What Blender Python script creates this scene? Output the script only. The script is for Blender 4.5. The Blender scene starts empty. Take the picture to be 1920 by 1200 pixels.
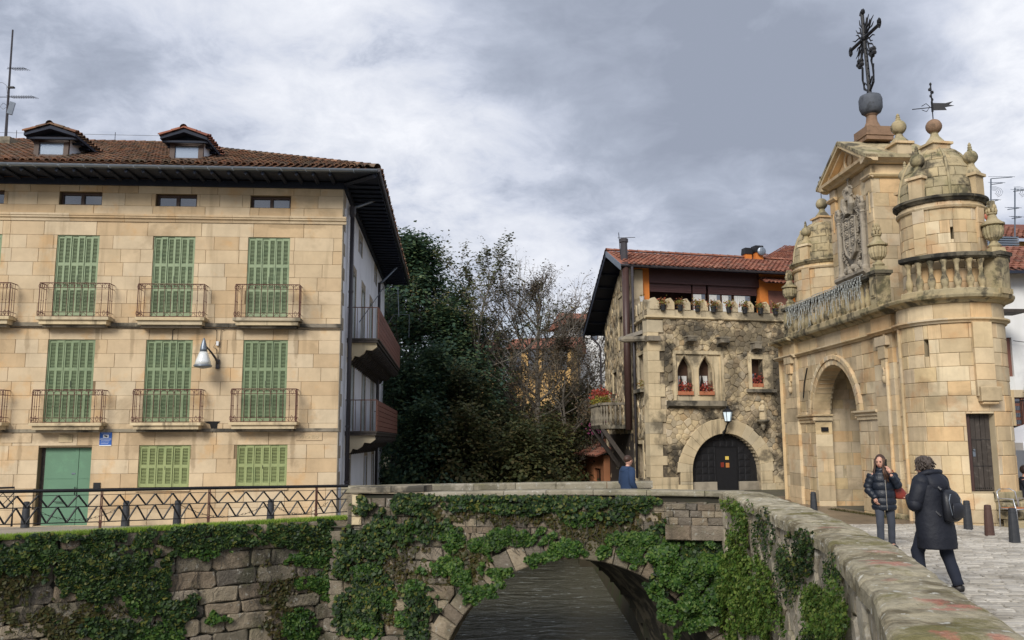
import bpy, bmesh, math, random
import numpy as np
from mathutils import Vector, Matrix, noise
C = bpy.context.scene
rnd = random.Random(7)
V = Vector
PI = math.pi
# ------------------------------------------------------------------ camera
F = 1600.0; TH = math.atan(226.0/F); RO = 0.0045
CT, ST = math.cos(TH), math.sin(TH)
cam_d = bpy.data.cameras.new("camera"); cam = bpy.data.objects.new("camera", cam_d)
C.collection.objects.link(cam); C.camera = cam
cam_d.sensor_width = 36; cam_d.lens = F/1920*36; cam_d.clip_start = 0.05; cam_d.clip_end = 2000
_r = V((1, 0, 0)); _u = V((0, -ST, CT)); _f = V((0, CT, ST))
_r2 = (_r - RO*_u).normalized(); _u2 = (_u + RO*_r).normalized()
m4 = Matrix.Identity(4)
for i in range(3):
    m4[i][0] = _r2[i]; m4[i][1] = _u2[i]; m4[i][2] = -_f[i]
cam.matrix_world = m4
# ------------------------------------------------------------------ light
SUN_EL, SUN_AZ = math.radians(33), math.radians(-156)   # azimuth from +Y towards +X : sun behind the camera, to the left
SUN_DIR = V((math.sin(SUN_AZ)*math.cos(SUN_EL), math.cos(SUN_AZ)*math.cos(SUN_EL), math.sin(SUN_EL)))
sl = bpy.data.lights.new("sun", 'SUN'); sl.energy = 1.15; sl.angle = math.radians(24); sl.color = (1.0, .955, .88)
so = bpy.data.objects.new("sun", sl); C.collection.objects.link(so)
so.rotation_euler = SUN_DIR.to_track_quat('Z', 'Y').to_euler(); so.location = (0, 0, 60)
C.view_settings.view_transform = 'Standard'; C.view_settings.look = 'None'
C.view_settings.gamma = 1; C.view_settings.use_curve_mapping = False
C.view_settings.exposure = 1.47
C.render.engine = 'CYCLES'
C.cycles.max_bounces = 6; C.cycles.diffuse_bounces = 3; C.cycles.transparent_max_bounces = 8

class NT:
    """tiny node helper"""
    def __init__(s, tree): s.t = tree; s.n = tree.nodes; s.l = tree.links
    def add(s, typ, **kw):
        nd = s.n.new(typ)
        for k, v in kw.items():
            if k.startswith('_'): setattr(nd, k[1:], v)
        for k, v in kw.items():
            if k.startswith('i'): 
                try: key = int(k[1:])
                except ValueError: continue
                if hasattr(v, 'is_output') or isinstance(v, bpy.types.NodeSocket): s.l.new(v, nd.inputs[key])
                else: nd.inputs[key].default_value = v
        return nd
    def m(s, op, a, b=0.0, c=None):
        nd = s.n.new('ShaderNodeMath'); nd.operation = op
        for i, v in enumerate((a, b, c)):
            if v is None: continue
            if isinstance(v, bpy.types.NodeSocket): s.l.new(v, nd.inputs[i])
            else: nd.inputs[i].default_value = v
        return nd.outputs[0]
    def vm(s, op, a, b=(0, 0, 0), sc=None):
        nd = s.n.new('ShaderNodeVectorMath'); nd.operation = op
        for i, v in enumerate((a, b)):
            if isinstance(v, bpy.types.NodeSocket): s.l.new(v, nd.inputs[i])
            else: nd.inputs[i].default_value = v
        if sc is not None: nd.inputs['Scale'].default_value = sc
        return nd.outputs[1] if op in ('DOT_PRODUCT', 'LENGTH', 'DISTANCE') else nd.outputs[0]
    def mix(s, f, a, b, typ='MIX'):
        nd = s.n.new('ShaderNodeMix'); nd.data_type = 'RGBA'; nd.blend_type = typ
        for i, v in ((0, f), (6, a), (7, b)):
            if isinstance(v, bpy.types.NodeSocket): s.l.new(v, nd.inputs[i])
            else: nd.inputs[i].default_value = v if i == 0 else (*v, 1)
        return nd.outputs[2]
    def noise(s, vec, scale, detail=4, rough=.55, dist=0.0):
        nd = s.n.new('ShaderNodeTexNoise'); s.l.new(vec, nd.inputs['Vector'])
        nd.inputs['Scale'].default_value = scale; nd.inputs['Detail'].default_value = detail
        nd.inputs['Roughness'].default_value = rough; nd.inputs['Distortion'].default_value = dist
        return nd.outputs[0]
    def ramp(s, f, stops, mode='LINEAR'):
        nd = s.n.new('ShaderNodeValToRGB'); s.l.new(f, nd.inputs[0]); cr = nd.color_ramp; cr.interpolation = mode
        while len(cr.elements) < len(stops): cr.elements.new(.5)
        for e, (p, c) in zip(cr.elements, stops):
            e.position = p; e.color = (*c, 1) if not isinstance(c, (int, float)) else (c, c, c, 1)
        return nd.outputs[0]
    def ss(s, f, a, b):
        nd = s.n.new('ShaderNodeMapRange'); nd.interpolation_type = 'SMOOTHSTEP'; s.l.new(f, nd.inputs[0])
        nd.inputs[1].default_value = a; nd.inputs[2].default_value = b
        return nd.outputs[0]

def pix_dir(px, py):
    u = px-960.0; v = 600.0-py
    u0 = u+RO*v; v0 = v-RO*u
    return V((u0, F*CT - v0*ST, F*ST + v0*CT)).normalized()
# ------------------------------------------------------------------ sky : overcast, broken cloud over a Nishita sky
w = bpy.data.worlds.new("World"); C.world = w; w.use_nodes = True
t = NT(w.node_tree); t.n.clear()
sky = t.add('ShaderNodeTexSky', _sky_type='NISHITA'); sky.sun_disc = False
sky.sun_elevation = SUN_EL; sky.sun_rotation = SUN_AZ; sky.air_density = 1.4; sky.dust_density = 2.5
skc = t.vm('SCALE', sky.outputs[0], sc=0.075)
tc = t.add('ShaderNodeTexCoord').outputs['Generated']
sep = t.add('ShaderNodeSeparateXYZ'); t.l.new(tc, sep.inputs[0])
den = t.m('ADD', t.m('MAXIMUM', sep.outputs[2], 0.0), 0.42)
comb = t.add('ShaderNodeCombineXYZ')
t.l.new(t.m('DIVIDE', sep.outputs[0], den), comb.inputs[0]); t.l.new(t.m('DIVIDE', sep.outputs[1], den), comb.inputs[1])
t.l.new(t.m('MULTIPLY', sep.outputs[2], 1.2), comb.inputs[2])
pv = comb.outputs[0]
warp = t.noise(pv, 1.7, 3)
pv2 = t.vm('ADD', pv, t.vm('SCALE', t.add('ShaderNodeTexNoise', i0=pv).outputs[1], sc=.12))
n1 = t.noise(pv2, 3.1, 8, .58, 0); n2 = t.noise(pv2, 8.5, 9, .64, 0); n3 = t.noise(pv2, .9, 3, .5)
n0 = t.m('ADD', t.m('ADD', t.m('MULTIPLY', n1, .55), t.m('MULTIPLY', n2, .30)), t.m('MULTIPLY', n3, .15))
def blob(px, py, r, amt):
    d = pix_dir(px, py)
    dp = t.vm('DOT_PRODUCT', tc, d)
    g = t.ss(dp, math.cos(r), 1.0)
    return t.m('MULTIPLY', t.m('MULTIPLY', g, amt), t.m('ADD', t.m('MULTIPLY', n2, 2.2), -.2))
tot = n0
for b in ((630, 110, .22, .09), (200, 60, .3, .02), (1890, 260, .10, .24), (1910, 30, .07, .2), (1150, 380, .28, .09),
          (1250, 60, .32, -.15), (1500, 260, .22, -.10), (60, 260, .2, .05), (820, 60, .12, -.05), (700, 300, .18, .07), (400, 230, .22, -.07), (1180, 200, .2, -.04)):
    tot = t.m('ADD', tot, blob(*b))
cl = t.ramp(tot, ((.38, (.105, .118, .148)), (.45, (.135, .150, .184)), (.50, (.170, .185, .222)), (.545, (.208, .222, .258)), (.60, (.240, .251, .280)), (.74, (.295, .302, .322))))
cover = t.ss(t.noise(pv2, 1.1, 5, .6), .20, .42)
skyc = t.mix(cover, (0, 0, 0), cl)
nd = t.n.new('ShaderNodeMix'); nd.data_type = 'RGBA'; t.l.new(cover, nd.inputs[0]); t.l.new(skc, nd.inputs[6]); t.l.new(cl, nd.inputs[7])
bg = t.add('ShaderNodeBackground'); t.l.new(nd.outputs[2], bg.inputs[0]); bg.inputs[1].default_value = 1.12
out = t.add('ShaderNodeOutputWorld'); t.l.new(bg.outputs[0], out.inputs[0])
# ------------------------------------------------------------------ frames and pixels
def P(px, py, D):
    d = pix_dir(px, py); return d*(D/d.y)
def Pz(px, py, z):
    d = pix_dir(px, py); return d*(z/d.z)
class Fr:
    """vertical wall frame: u along the wall, z up, h out of the wall"""
    def __init__(s, O, e, n):
        s.O = V((O[0], O[1], 0)); s.e = V((e[0], e[1], 0)).normalized(); s.n = V((n[0], n[1], 0)).normalized()
    def __call__(s, u, z, h=0.0):
        p = s.O + s.e*u + s.n*h; return V((p.x, p.y, z))
    def uv(s, px, py, h=0.0):
        d = pix_dir(px, py); k = (s.O + s.n*h).dot(s.n)/d.dot(s.n); p = d*k
        return (p-s.O).dot(s.e), p.z
class Cy:
    """cylinder wall: u is arc length from the angle facing the camera (towards +X), z up, h outwards"""
    def __init__(s, c, R): s.c = c; s.R = R
    def __call__(s, u, z, h=0.0):
        a = u/s.R; r = s.R+h
        return V((s.c[0]+math.sin(a)*r, s.c[1]-math.cos(a)*r, z))
    def uv(s, px, py, h=0.0):
        d = pix_dir(px, py); R = s.R+h
        a = d.x*d.x+d.y*d.y; b = -2*(d.x*s.c[0]+d.y*s.c[1]); c = s.c[0]**2+s.c[1]**2-R*R
        q = b*b-4*a*c
        k = (-b-math.sqrt(max(q, 0)))/(2*a); p = d*k
        return math.atan2(p.x-s.c[0], -(p.y-s.c[1]))*s.R, p.z
# ------------------------------------------------------------------ mesh builder
class B:
    def __init__(s): s.v = []; s.f = []
    def add(s, vs, fs):
        k = len(s.v); s.v += [tuple(p) for p in vs]; s.f += [tuple(i+k for i in f) for f in fs]; return s
    def merge(s, o): return s.add(o.v, o.f)
    def box(s, fr, u0, u1, z0, z1, h0, h1):
        if fr is None: p = lambda u, z, h: V((u, h, z))
        else: p = fr
        vs = [p(u, z, h) for h in (h0, h1) for z in (z0, z1) for u in (u0, u1)]
        return s.add(vs, [(0, 1, 3, 2), (4, 6, 7, 5), (0, 4, 5, 1), (2, 3, 7, 6), (0, 2, 6, 4), (1, 5, 7, 3)])
    def arcbox(s, fr, u0, u1, z0, z1, h0, h1, n=8):
        """box swept along u (curved walls)"""
        vs = []
        for i in range(n+1):
            u = u0+(u1-u0)*i/n
            vs += [fr(u, z0, h0), fr(u, z0, h1), fr(u, z1, h1), fr(u, z1, h0)]
        fs = [(0, 1, 2, 3), tuple(4*n+k for k in (3, 2, 1, 0))]
        for i in range(n):
            for k in range(4):
                a = 4*i+k; b = 4*i+(k+1) % 4; fs.append((a, a+4, b+4, b))
        return s.add(vs, fs)
    def sweep(s, fr, prof, us):
        """profile [(h,z)] swept along u values"""
        n = len(prof); vs = [fr(u, z, h) for u in us for h, z in prof]; fs = []
        for i in range(len(us)-1):
            for k in range(n):
                a = i*n+k; b = i*n+(k+1) % n; fs.append((a, a+n, b+n, b))
        fs.append(tuple(range(n))); fs.append(tuple((len(us)-1)*n+k for k in reversed(range(n))))
        return s.add(vs, fs)
    def obox(s, c, sx, sy, sz, rz=0.0, top=1.0, M=None):
        """box centred c, optional taper of the top"""
        vs = []
        for z in (-.5, .5):
            k = 1 if z < 0 else top
            for x, y in ((-.5, -.5), (.5, -.5), (.5, .5), (-.5, .5)):
                a, b = x*sx*k, y*sy*k
                q = V((a*math.cos(rz)-b*math.sin(rz), a*math.sin(rz)+b*math.cos(rz), z*sz))
                if M is not None: q = M @ q
                vs.append(V(c)+q)
        return s.add(vs, [(3, 2, 1, 0), (4, 5, 6, 7), (0, 1, 5, 4), (1, 2, 6, 5), (2, 3, 7, 6), (3, 0, 4, 7)])
    def tube(s, pts, r, n=6, cap=True, closed=False):
        pts = [V(p) for p in pts]; rs = r if isinstance(r, (list, tuple)) else [r]*len(pts)
        vs = []; fs = []; N = len(pts); up = None
        for i, p in enumerate(pts):
            if closed: d = pts[(i+1) % N]-pts[i-1]
            else: d = pts[min(i+1, N-1)]-pts[max(i-1, 0)]
            if d.length < 1e-9: d = V((0, 0, 1))
            d.normalize()
            if up is None:
                up = V((0, 0, 1)) if abs(d.z) < .9 else V((1, 0, 0))
            a = d.cross(up)
            if a.length < 1e-4: a = d.orthogonal()
            a.normalize(); b = d.cross(a).normalized(); up = -b if False else up
            for k in range(n):
                t_ = 2*PI*k/n; vs.append(p+(a*math.cos(t_)+b*math.sin(t_))*rs[i])
        M_ = N if closed else N-1
        for i in range(M_):
            j = (i+1) % N
            for k in range(n):
                fs.append((i*n+k, i*n+(k+1) % n, j*n+(k+1) % n, j*n+k))
        if cap and not closed:
            fs.append(tuple(range(n-1, -1, -1))); fs.append(tuple((N-1)*n+k for k in range(n)))
        return s.add(vs, fs)
    def lathe(s, c, prof, n=16, flute=0.0, fr=None, sq=False):
        """profile [(r,z)] about a vertical axis; flute = groove depth share where r flagged by 3rd item"""
        vs = []; fs = []
        for pr in prof:
            r, z = pr[0], pr[1]; fl = flute if len(pr) > 2 else 0
            for k in range(n):
                a = 2*PI*(k+(.5 if sq else 0))/n
                q = r*(1-fl*(k % 2))
                vs.append((c[0]+q*math.cos(a), c[1]+q*math.sin(a), c[2]+z))
        for i in range(len(prof)-1):
            for k in range(n):
                fs.append((i*n+k, i*n+(k+1) % n, (i+1)*n+(k+1) % n, (i+1)*n+k))
        fs.append(tuple(range(n-1, -1, -1))); fs.append(tuple((len(prof)-1)*n+k for k in range(n)))
        return s.add(vs, fs)
    def sph(s, c, r, n=10, m=7, sc=(1, 1, 1)):
        vs = [(c[0], c[1], c[2]-r*sc[2])]; fs = []
        for i in range(1, m):
            a = PI*i/m-PI/2
            for k in range(n):
                b = 2*PI*k/n; vs.append((c[0]+r*sc[0]*math.cos(a)*math.cos(b), c[1]+r*sc[1]*math.cos(a)*math.sin(b), c[2]+r*sc[2]*math.sin(a)))
        vs.append((c[0], c[1], c[2]+r*sc[2])); L = len(vs)-1
        for k in range(n):
            fs.append((0, 1+(k+1) % n, 1+k)); fs.append((L, 1+(m-2)*n+k, 1+(m-2)*n+(k+1) % n))
            for i in range(m-2): fs.append((1+i*n+k, 1+i*n+(k+1) % n, 1+(i+1)*n+(k+1) % n, 1+(i+1)*n+k))
        return s.add(vs, fs)
    def prism(s, fr, poly, h0, h1):
        """polygon [(u,z)] extruded from h0 to h1"""
        n = len(poly); vs = [fr(u, z, h0) for u, z in poly]+[fr(u, z, h1) for u, z in poly]
        fs = [tuple(range(n-1, -1, -1)), tuple(range(n, 2*n))]+[(k, (k+1) % n, n+(k+1) % n, n+k) for k in range(n)]
        return s.add(vs, fs)
    def stone(s, fr, poly, h, bev, gap, dome=0.0, base=-.02):
        """one stone on a wall: bevelled and slightly domed polygon"""
        cu = sum(p[0] for p in poly)/len(poly); cz = sum(p[1] for p in poly)/len(poly)
        def ins(d):
            o = []
            for u, z in poly:
                L = math.hypot(u-cu, z-cz) or 1; k = max(0, 1-d*1.25/L); o.append((cu+(u-cu)*k, cz+(z-cz)*k))
            return o
        a = ins(gap); b = ins(gap+bev); n = len(poly)
        vs = [fr(u, z, base) for u, z in a]+[fr(u, z, h-bev*.8) for u, z in a]+[fr(u, z, h) for u, z in b]
        fs = []
        for k in range(n):
            k2 = (k+1) % n; fs += [(k, k2, n+k2, n+k), (n+k, n+k2, 2*n+k2, 2*n+k)]
        if dome > 0:
            vs.append(fr(cu, cz, h+dome)); fs += [(2*n+k, 2*n+(k+1) % n, 3*n) for k in range(n)]
        else: fs.append(tuple(range(2*n, 3*n)))
        return s.add(vs, fs)
    def cblock(s, fr, u0, u1, z0, z1, h, bev, gap, step=.18, base=-.02):
        """rectangular block following a curved wall"""
        u0 += gap; u1 -= gap; z0 += gap; z1 -= gap
        if u1-u0 < bev*2.2 or z1-z0 < bev*2.2: return s
        n = max(1, int((u1-u0)/step)); us = [u0, u0]+[u0+bev+(u1-u0-2*bev)*i/n for i in range(n+1)]+[u1, u1]
        vs = []; N = len(us)
        for i, u in enumerate(us):
            e = (i in (0, N-1)); e2 = i in (1, N-2)
            hh = [base, h-bev*.8, h, h, h-bev*.8, base]
            if e: hh = [base]*6
            elif e2: hh = [base]+[h-bev*.8]*4+[base]
            for z, q in zip((z0, z0, z0+bev, z1-bev, z1, z1), hh): vs.append(fr(u, z, q))
        fs = [(i*6+k, (i+1)*6+k, (i+1)*6+k+1, i*6+k+1) for i in range(N-1) for k in range(5)]
        return s.add(vs, fs)
    def mesh(s, name, smooth=False):
        me = bpy.data.meshes.new(name); me.from_pydata(s.v, [], s.f)
        if smooth: me.polygons.foreach_set('use_smooth', [True]*len(me.polygons))
        me.update(); return me
    def go(s, name, mat, parent=None, **kw):
        return link(name, s.mesh(name, kw.pop('smooth', False)), mat, parent, **kw)
OFF = {}
def link(name, me, mat, parent=None, label=None, kind=None, cat=None, group=None):
    o = bpy.data.objects.new(name, me); C.collection.objects.link(o)
    if mat and not me.materials: me.materials.append(mat)
    if parent is not None:
        o.parent = parent; off = OFF.get(parent.name)
        if off is not None: o.location = -off
    if label: o['label'] = label
    if cat: o['category'] = cat
    if kind: o['kind'] = kind
    if group: o['group'] = group
    return o
def thing(name, label, cat, loc=(0, 0, 0), rz=0.0, group=None, baked=False):
    """Empty at the base. baked=True: its parts are given in world coordinates"""
    o = bpy.data.objects.new(name, None); C.collection.objects.link(o); o.empty_display_size = .2
    o.location = loc; o.rotation_euler = (0, 0, rz); o['label'] = label; o['category'] = cat
    if group: o['group'] = group
    if baked: OFF[o.name] = V(loc)
    return o
def dup(root, loc, rz=0.0, label=None):
    """copy of a thing with its parts and sub-parts"""
    def cp(o, par):
        c = o.copy(); C.collection.objects.link(c); c.parent = par
        for k in list(o.children): cp(k, c)
        return c
    r = cp(root, None); r.location = loc; r.rotation_euler = (0, 0, rz)
    if label: r['label'] = label
    return r
def emit(name, items, mat, parent, limit=300, stuff=None, smooth=False):
    """items = [(size in the photo, B)] : the largest become parts of their own, the rest one joined part"""
    items = [i for i in items if i[1].f]
    items.sort(key=lambda a: -a[0])
    for _, b in items[:limit]: b.go(name, mat, parent, smooth=smooth)
    if len(items) > limit:
        r = B()
        for _, b in items[limit:]: r.merge(b)
        r.go(stuff or name+'_remainder', mat, parent, kind='stuff', smooth=smooth)
def vis(fr, u, z):
    p = fr(u, z, 0); return p.y
# ------------------------------------------------------------------ splitting of walls into stones
def rect_sub(r, hs):
    out = [r]
    for h in hs:
        nx = []
        for (a, b, c, d) in out:
            if h[0] >= b or h[1] <= a or h[2] >= d or h[3] <= c: nx.append((a, b, c, d)); continue
            if h[0] > a: nx.append((a, h[0], c, d))
            if h[1] < b: nx.append((h[1], b, c, d))
            l, r_ = max(a, h[0]), min(b, h[1])
            if h[2] > c: nx.append((l, r_, c, h[2]))
            if h[3] < d: nx.append((l, r_, h[3], d))
        out = nx
    return [q for q in out if q[1]-q[0] > .05 and q[3]-q[2] > .05]
def courses(u0, u1, zs, wmin, wmax, holes, R):
    out = []
    for c, d in zip(zs[:-1], zs[1:]):
        u = u0-R.uniform(0, wmin)
        while u < u1:
            w_ = R.uniform(wmin, wmax)
            a, b = max(u, u0), min(u+w_, u1)
            if u1-b < wmin*.45: b = u1
            if b-a > .04: out += rect_sub((a, b, c, d), holes)
            u = u+w_ if b < u1 else u1
    return out
def zcourses(z0, z1, hmin, hmax, R):
    zs = [z0]
    while zs[-1] < z1: zs.append(zs[-1]+R.uniform(hmin, hmax))
    k = (z1-z0)/(zs[-1]-z0)
    return [z0+(z-z0)*k for z in zs]
def clip(poly, nx, nz, d):
    """keep nx*u+nz*z >= d"""
    out = []; n = len(poly)
    for i in range(n):
        p, q = poly[i], poly[(i+1) % n]; a = p[0]*nx+p[1]*nz-d; b = q[0]*nx+q[1]*nz-d
        if a >= 0: out.append(p)
        if (a < 0) != (b < 0):
            t_ = a/(a-b); out.append((p[0]+(q[0]-p[0])*t_, p[1]+(q[1]-p[1])*t_))
    return out
def cut(poly, rects=(), circs=()):
    """push a convex stone clear of rectangular and round openings"""
    for (a, b, c, d) in rects:
        if len(poly) < 3: return []
        us = [p[0] for p in poly]; zs = [p[1] for p in poly]
        if max(us) <= a or min(us) >= b or max(zs) <= c or min(zs) >= d: continue
        cu, cz = sum(us)/len(us), sum(zs)/len(zs)
        o = [(a-cu, (-1, 0, -a)), (cu-b, (1, 0, b)), (c-cz, (0, -1, -c)), (cz-d, (0, 1, d))]
        o.sort(key=lambda q: -q[0])
        if o[0][0] < -.02 : return []
        poly = clip(poly, *o[0][1])
    for (cu0, cz0, R_, lo) in circs:
        if len(poly) < 3: return []
        cu = sum(p[0] for p in poly)/len(poly); cz = sum(p[1] for p in poly)/len(poly)
        if max(p[1] for p in poly) < lo: continue
        dx, dz = cu-cu0, cz-cz0; L = math.hypot(dx, dz) or 1
        if L < R_*.98: return []
        dx /= L; dz /= L
        poly = clip(poly, dx, dz, dx*cu0+dz*cz0+R_)
    if len(poly) < 3: return []
    ar = abs(sum(poly[i][0]*poly[(i+1) % len(poly)][1]-poly[(i+1) % len(poly)][0]*poly[i][1] for i in range(len(poly))))/2
    return poly if ar > .0025 else []
def rubble(u0, u1, z0, z1, sx, sz, R, rects=(), circs=()):
    """irregular stones : clipped voronoi cells of a jittered grid"""
    nu = int((u1-u0)/sx)+3; nz = int((z1-z0)/sz)+3; pts = {}
    for i in range(-1, nu):
        for j in range(-1, nz):
            pts[i, j] = (u0+(i+(.5 if j % 2 else 0)+R.uniform(-.38, .38))*sx, z0+(j+.5+R.uniform(-.36, .36))*sz)
    out = []
    for (i, j), (x, y) in pts.items():
        pl = [(x-sx*2, y-sz*2), (x+sx*2, y-sz*2), (x+sx*2, y+sz*2), (x-sx*2, y+sz*2)]
        for di in (-2, -1, 0, 1, 2):
            for dj in (-2, -1, 0, 1, 2):
                q = pts.get((i+di, j+dj))
                if q is None or (di == 0 and dj == 0) or not pl: continue
                nx, ny = x-q[0], y-q[1]; L = math.hypot(nx, ny) or 1; nx /= L; ny /= L
                pl = clip(pl, nx, ny, nx*(x+q[0])/2+ny*(y+q[1])/2)
        for cc in ((1, 0, u0), (-1, 0, -u1), (0, 1, z0), (0, -1, -z1)):
            if pl: pl = clip(pl, *cc)
        if len(pl) < 3: continue
        pl = cut(pl, rects, circs)
        if pl: out.append(pl)
    return out
def slab_wall(b, fr, u0, u1, z0, z1, h0, h1, holes=(), circs=(), us=()):
    """solid wall between h0 and h1 with rectangular openings and round-headed ones (cu, cz, r, z bottom)"""
    hs = list(holes)
    for (cu, cz, r, lo) in circs:
        N = 28
        for i in range(N):
            a = cu-r*math.cos(PI*i/N); c_ = cu-r*math.cos(PI*(i+1)/N); mid = (a+c_)/2-cu
            hs.append((a, c_, lo, cz+math.sqrt(max(0, r*r-mid*mid))))
    cs = sorted(set([u0, u1]+[min(max(h[k], u0), u1) for h in hs for k in (0, 1)]+[q for q in us if u0 < q < u1]))
    for a, c_ in zip(cs[:-1], cs[1:]):
        if c_-a < 1e-6: continue
        m = (a+c_)/2; iv = sorted((h[2], h[3]) for h in hs if h[0] < m < h[1]); z = z0
        for lo, hi in iv:
            if lo > z: b.box(fr, a, c_, z, min(lo, z1), h0, h1)
            z = max(z, hi)
        if z < z1: b.box(fr, a, c_, z, z1, h0, h1)
    return b
def worn(r, R, j=.02, c=.05):
    """rectangle with uneven, knocked-off corners"""
    a, b, z0, z1 = r; c = min(c, (b-a)*.3, (z1-z0)*.3); q = lambda: R.uniform(-j, j); k = lambda: R.uniform(.3, 1.2)*c
    return [(a+k(), z0+q()), ((a+b)/2+q(), z0+q()), (b-k(), z0+q()), (b+q(), z0+k()), (b+q(), z1-k()), (b-k(), z1+q()), ((a+b)/2+q(), z1+q()), (a+k(), z1+q()), (a+q(), z1-k()), (a+q(), z0+k())]
def size(fr, pl):
    us = [p[0] for p in pl]; zs = [p[1] for p in pl]; y = fr(sum(us)/len(us), sum(zs)/len(zs), 0).y
    return (max(us)-min(us))*(max(zs)-min(zs))/max(y, 1)**2
def rect_poly(r, R=None, j=0.0):
    a, b, c, d = r
    p = [(a, c), (b, c), (b, d), (a, d)]
    if R and j: p = [(u+R.uniform(-j, j), z+R.uniform(-j, j)) for u, z in p]
    return p
# ------------------------------------------------------------------ materials
MATS = {}
def newmat(name):
    m = bpy.data.materials.new(name); m.use_nodes = True; t = NT(m.node_tree); t.n.clear()
    o = t.add('ShaderNodeOutputMaterial'); p = t.add('ShaderNodeBsdfPrincipled'); t.l.new(p.outputs[0], o.inputs[0])
    return m, t, p, o
def rand01(t):
    oi = t.add('ShaderNodeObjectInfo').outputs['Random']; g = t.add('ShaderNodeNewGeometry')
    return t.m('FRACT', t.m('ADD', t.m('MULTIPLY', oi, 7.31), t.m('MULTIPLY', g.outputs['Random Per Island'], 5.77))), g
def stonem(name, cols, ns=2.0, bump=.35, dirt=(.05, .045, .035), amt=.35, ds=.55, lo=.52, rough=.92, moss=None, mossamt=.5, streak=.35, var=.3, spot=None, spec=.2, bd=.02, patches=None, stains_and_tones=()):
    m, t, p, o = newmat(name); r, g = rand01(t); pos = g.outputs['Position']
    k = len(cols); c = t.ramp(r, [(i/(k-1), cc) for i, cc in enumerate(cols)])
    a = t.noise(pos, ns, 8, .62); v = t.m('ADD', t.m('MULTIPLY', t.m('SUBTRACT', a, .5), var*2.6), 1.0)
    c = t.mix(1.0, c, t.vm('SCALE', (1, 1, 1), sc=1.0), 'MULTIPLY')
    vv = t.add('ShaderNodeCombineXYZ', i0=v, i1=v, i2=v).outputs[0]
    c = t.mix(1.0, c, vv, 'MULTIPLY')
    if patches: c = t.mix(t.m('MULTIPLY', t.ss(t.noise(pos, 1.3, 5, .6), .54, .68), patches[1]), c, patches[0])
    d = t.ss(t.noise(pos, ds, 7, .65, .3), lo, lo+.14)
    if streak:
        sv = t.vm('MULTIPLY', pos, (3.2, 3.2, .28)); s2 = t.ss(t.noise(sv, 1.0, 5, .6), .54, .72)
        d = t.m('MAXIMUM', d, t.m('MULTIPLY', s2, streak))
    d = t.m('MULTIPLY', d, amt)
    if stains_and_tones:
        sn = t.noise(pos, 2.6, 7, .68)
        for (px, py, D_, rx, rz, am) in stains_and_tones:
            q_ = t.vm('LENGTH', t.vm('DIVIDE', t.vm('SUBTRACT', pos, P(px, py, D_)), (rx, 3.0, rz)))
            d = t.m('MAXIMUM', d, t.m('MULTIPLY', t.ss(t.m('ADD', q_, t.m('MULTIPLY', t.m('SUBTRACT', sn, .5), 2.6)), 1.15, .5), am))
    c = t.mix(d, c, dirt)
    if spot: c = t.mix(t.m('MULTIPLY', t.ss(t.noise(pos, 11, 3, .6), .60, .68), spot[1]), c, spot[0])
    if moss:
        nz = t.add('ShaderNodeSeparateXYZ', i0=g.outputs['Normal']).outputs[2]
        mk = t.m('MULTIPLY', t.m('ADD', t.m('MULTIPLY', t.m('MAXIMUM', nz, 0), .6), .4), t.ss(t.noise(pos, 1.6, 6, .7), .5, .62))
        c = t.mix(t.m('MULTIPLY', mk, mossamt), c, moss)
    t.l.new(c, p.inputs['Base Color']); p.inputs['Roughness'].default_value = rough
    p.inputs['Specular IOR Level'].default_value = spec
    bn = t.m('ADD', t.m('MULTIPLY', t.noise(pos, 9, 8, .65), 1.0), t.m('MULTIPLY', t.noise(pos, 45, 4, .6), .35))
    bp = t.add('ShaderNodeBump'); t.l.new(bn, bp.inputs['Height']); bp.inputs['Strength'].default_value = bump; bp.inputs['Distance'].default_value = bd
    t.l.new(bp.outputs[0], p.inputs['Normal']); MATS[name] = m; return m
def plain(name, col, rough=.6, metal=0.0, var=.15, ns=6.0, wear=None, wamt=.4, spec=.4, bump=.1, alt=None, coat=0):
    m, t, p, o = newmat(name); r, g = rand01(t); tcn = t.add('ShaderNodeTexCoord').outputs['Object']
    a = t.noise(tcn, ns, 6, .6); f = t.m('ADD', t.m('MULTIPLY', t.m('SUBTRACT', a, .5), var*2), t.m('ADD', t.m('MULTIPLY', r, var*.6), 1-var*.3))
    vv = t.add('ShaderNodeCombineXYZ', i0=f, i1=f, i2=f).outputs[0]
    base = t.mix(1.0, col, vv, 'MULTIPLY') if alt is None else t.mix(1.0, t.ramp(r, [(i/(len(alt)), c) for i, c in enumerate([col]+list(alt))]), vv, 'MULTIPLY')
    if wear: base = t.mix(t.m('MULTIPLY', t.ss(t.noise(tcn, ns*1.7, 7, .7), .52, .66), wamt), base, wear)
    t.l.new(base, p.inputs['Base Color']); p.inputs['Roughness'].default_value = rough; p.inputs['Metallic'].default_value = metal
    p.inputs['Specular IOR Level'].default_value = spec
    if bump:
        bp = t.add('ShaderNodeBump'); t.l.new(t.noise(tcn, ns*6, 4, .6), bp.inputs['Height']); bp.inputs['Strength'].default_value = bump; bp.inputs['Distance'].default_value = .01
        t.l.new(bp.outputs[0], p.inputs['Normal'])
    MATS[name] = m; return m
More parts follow.
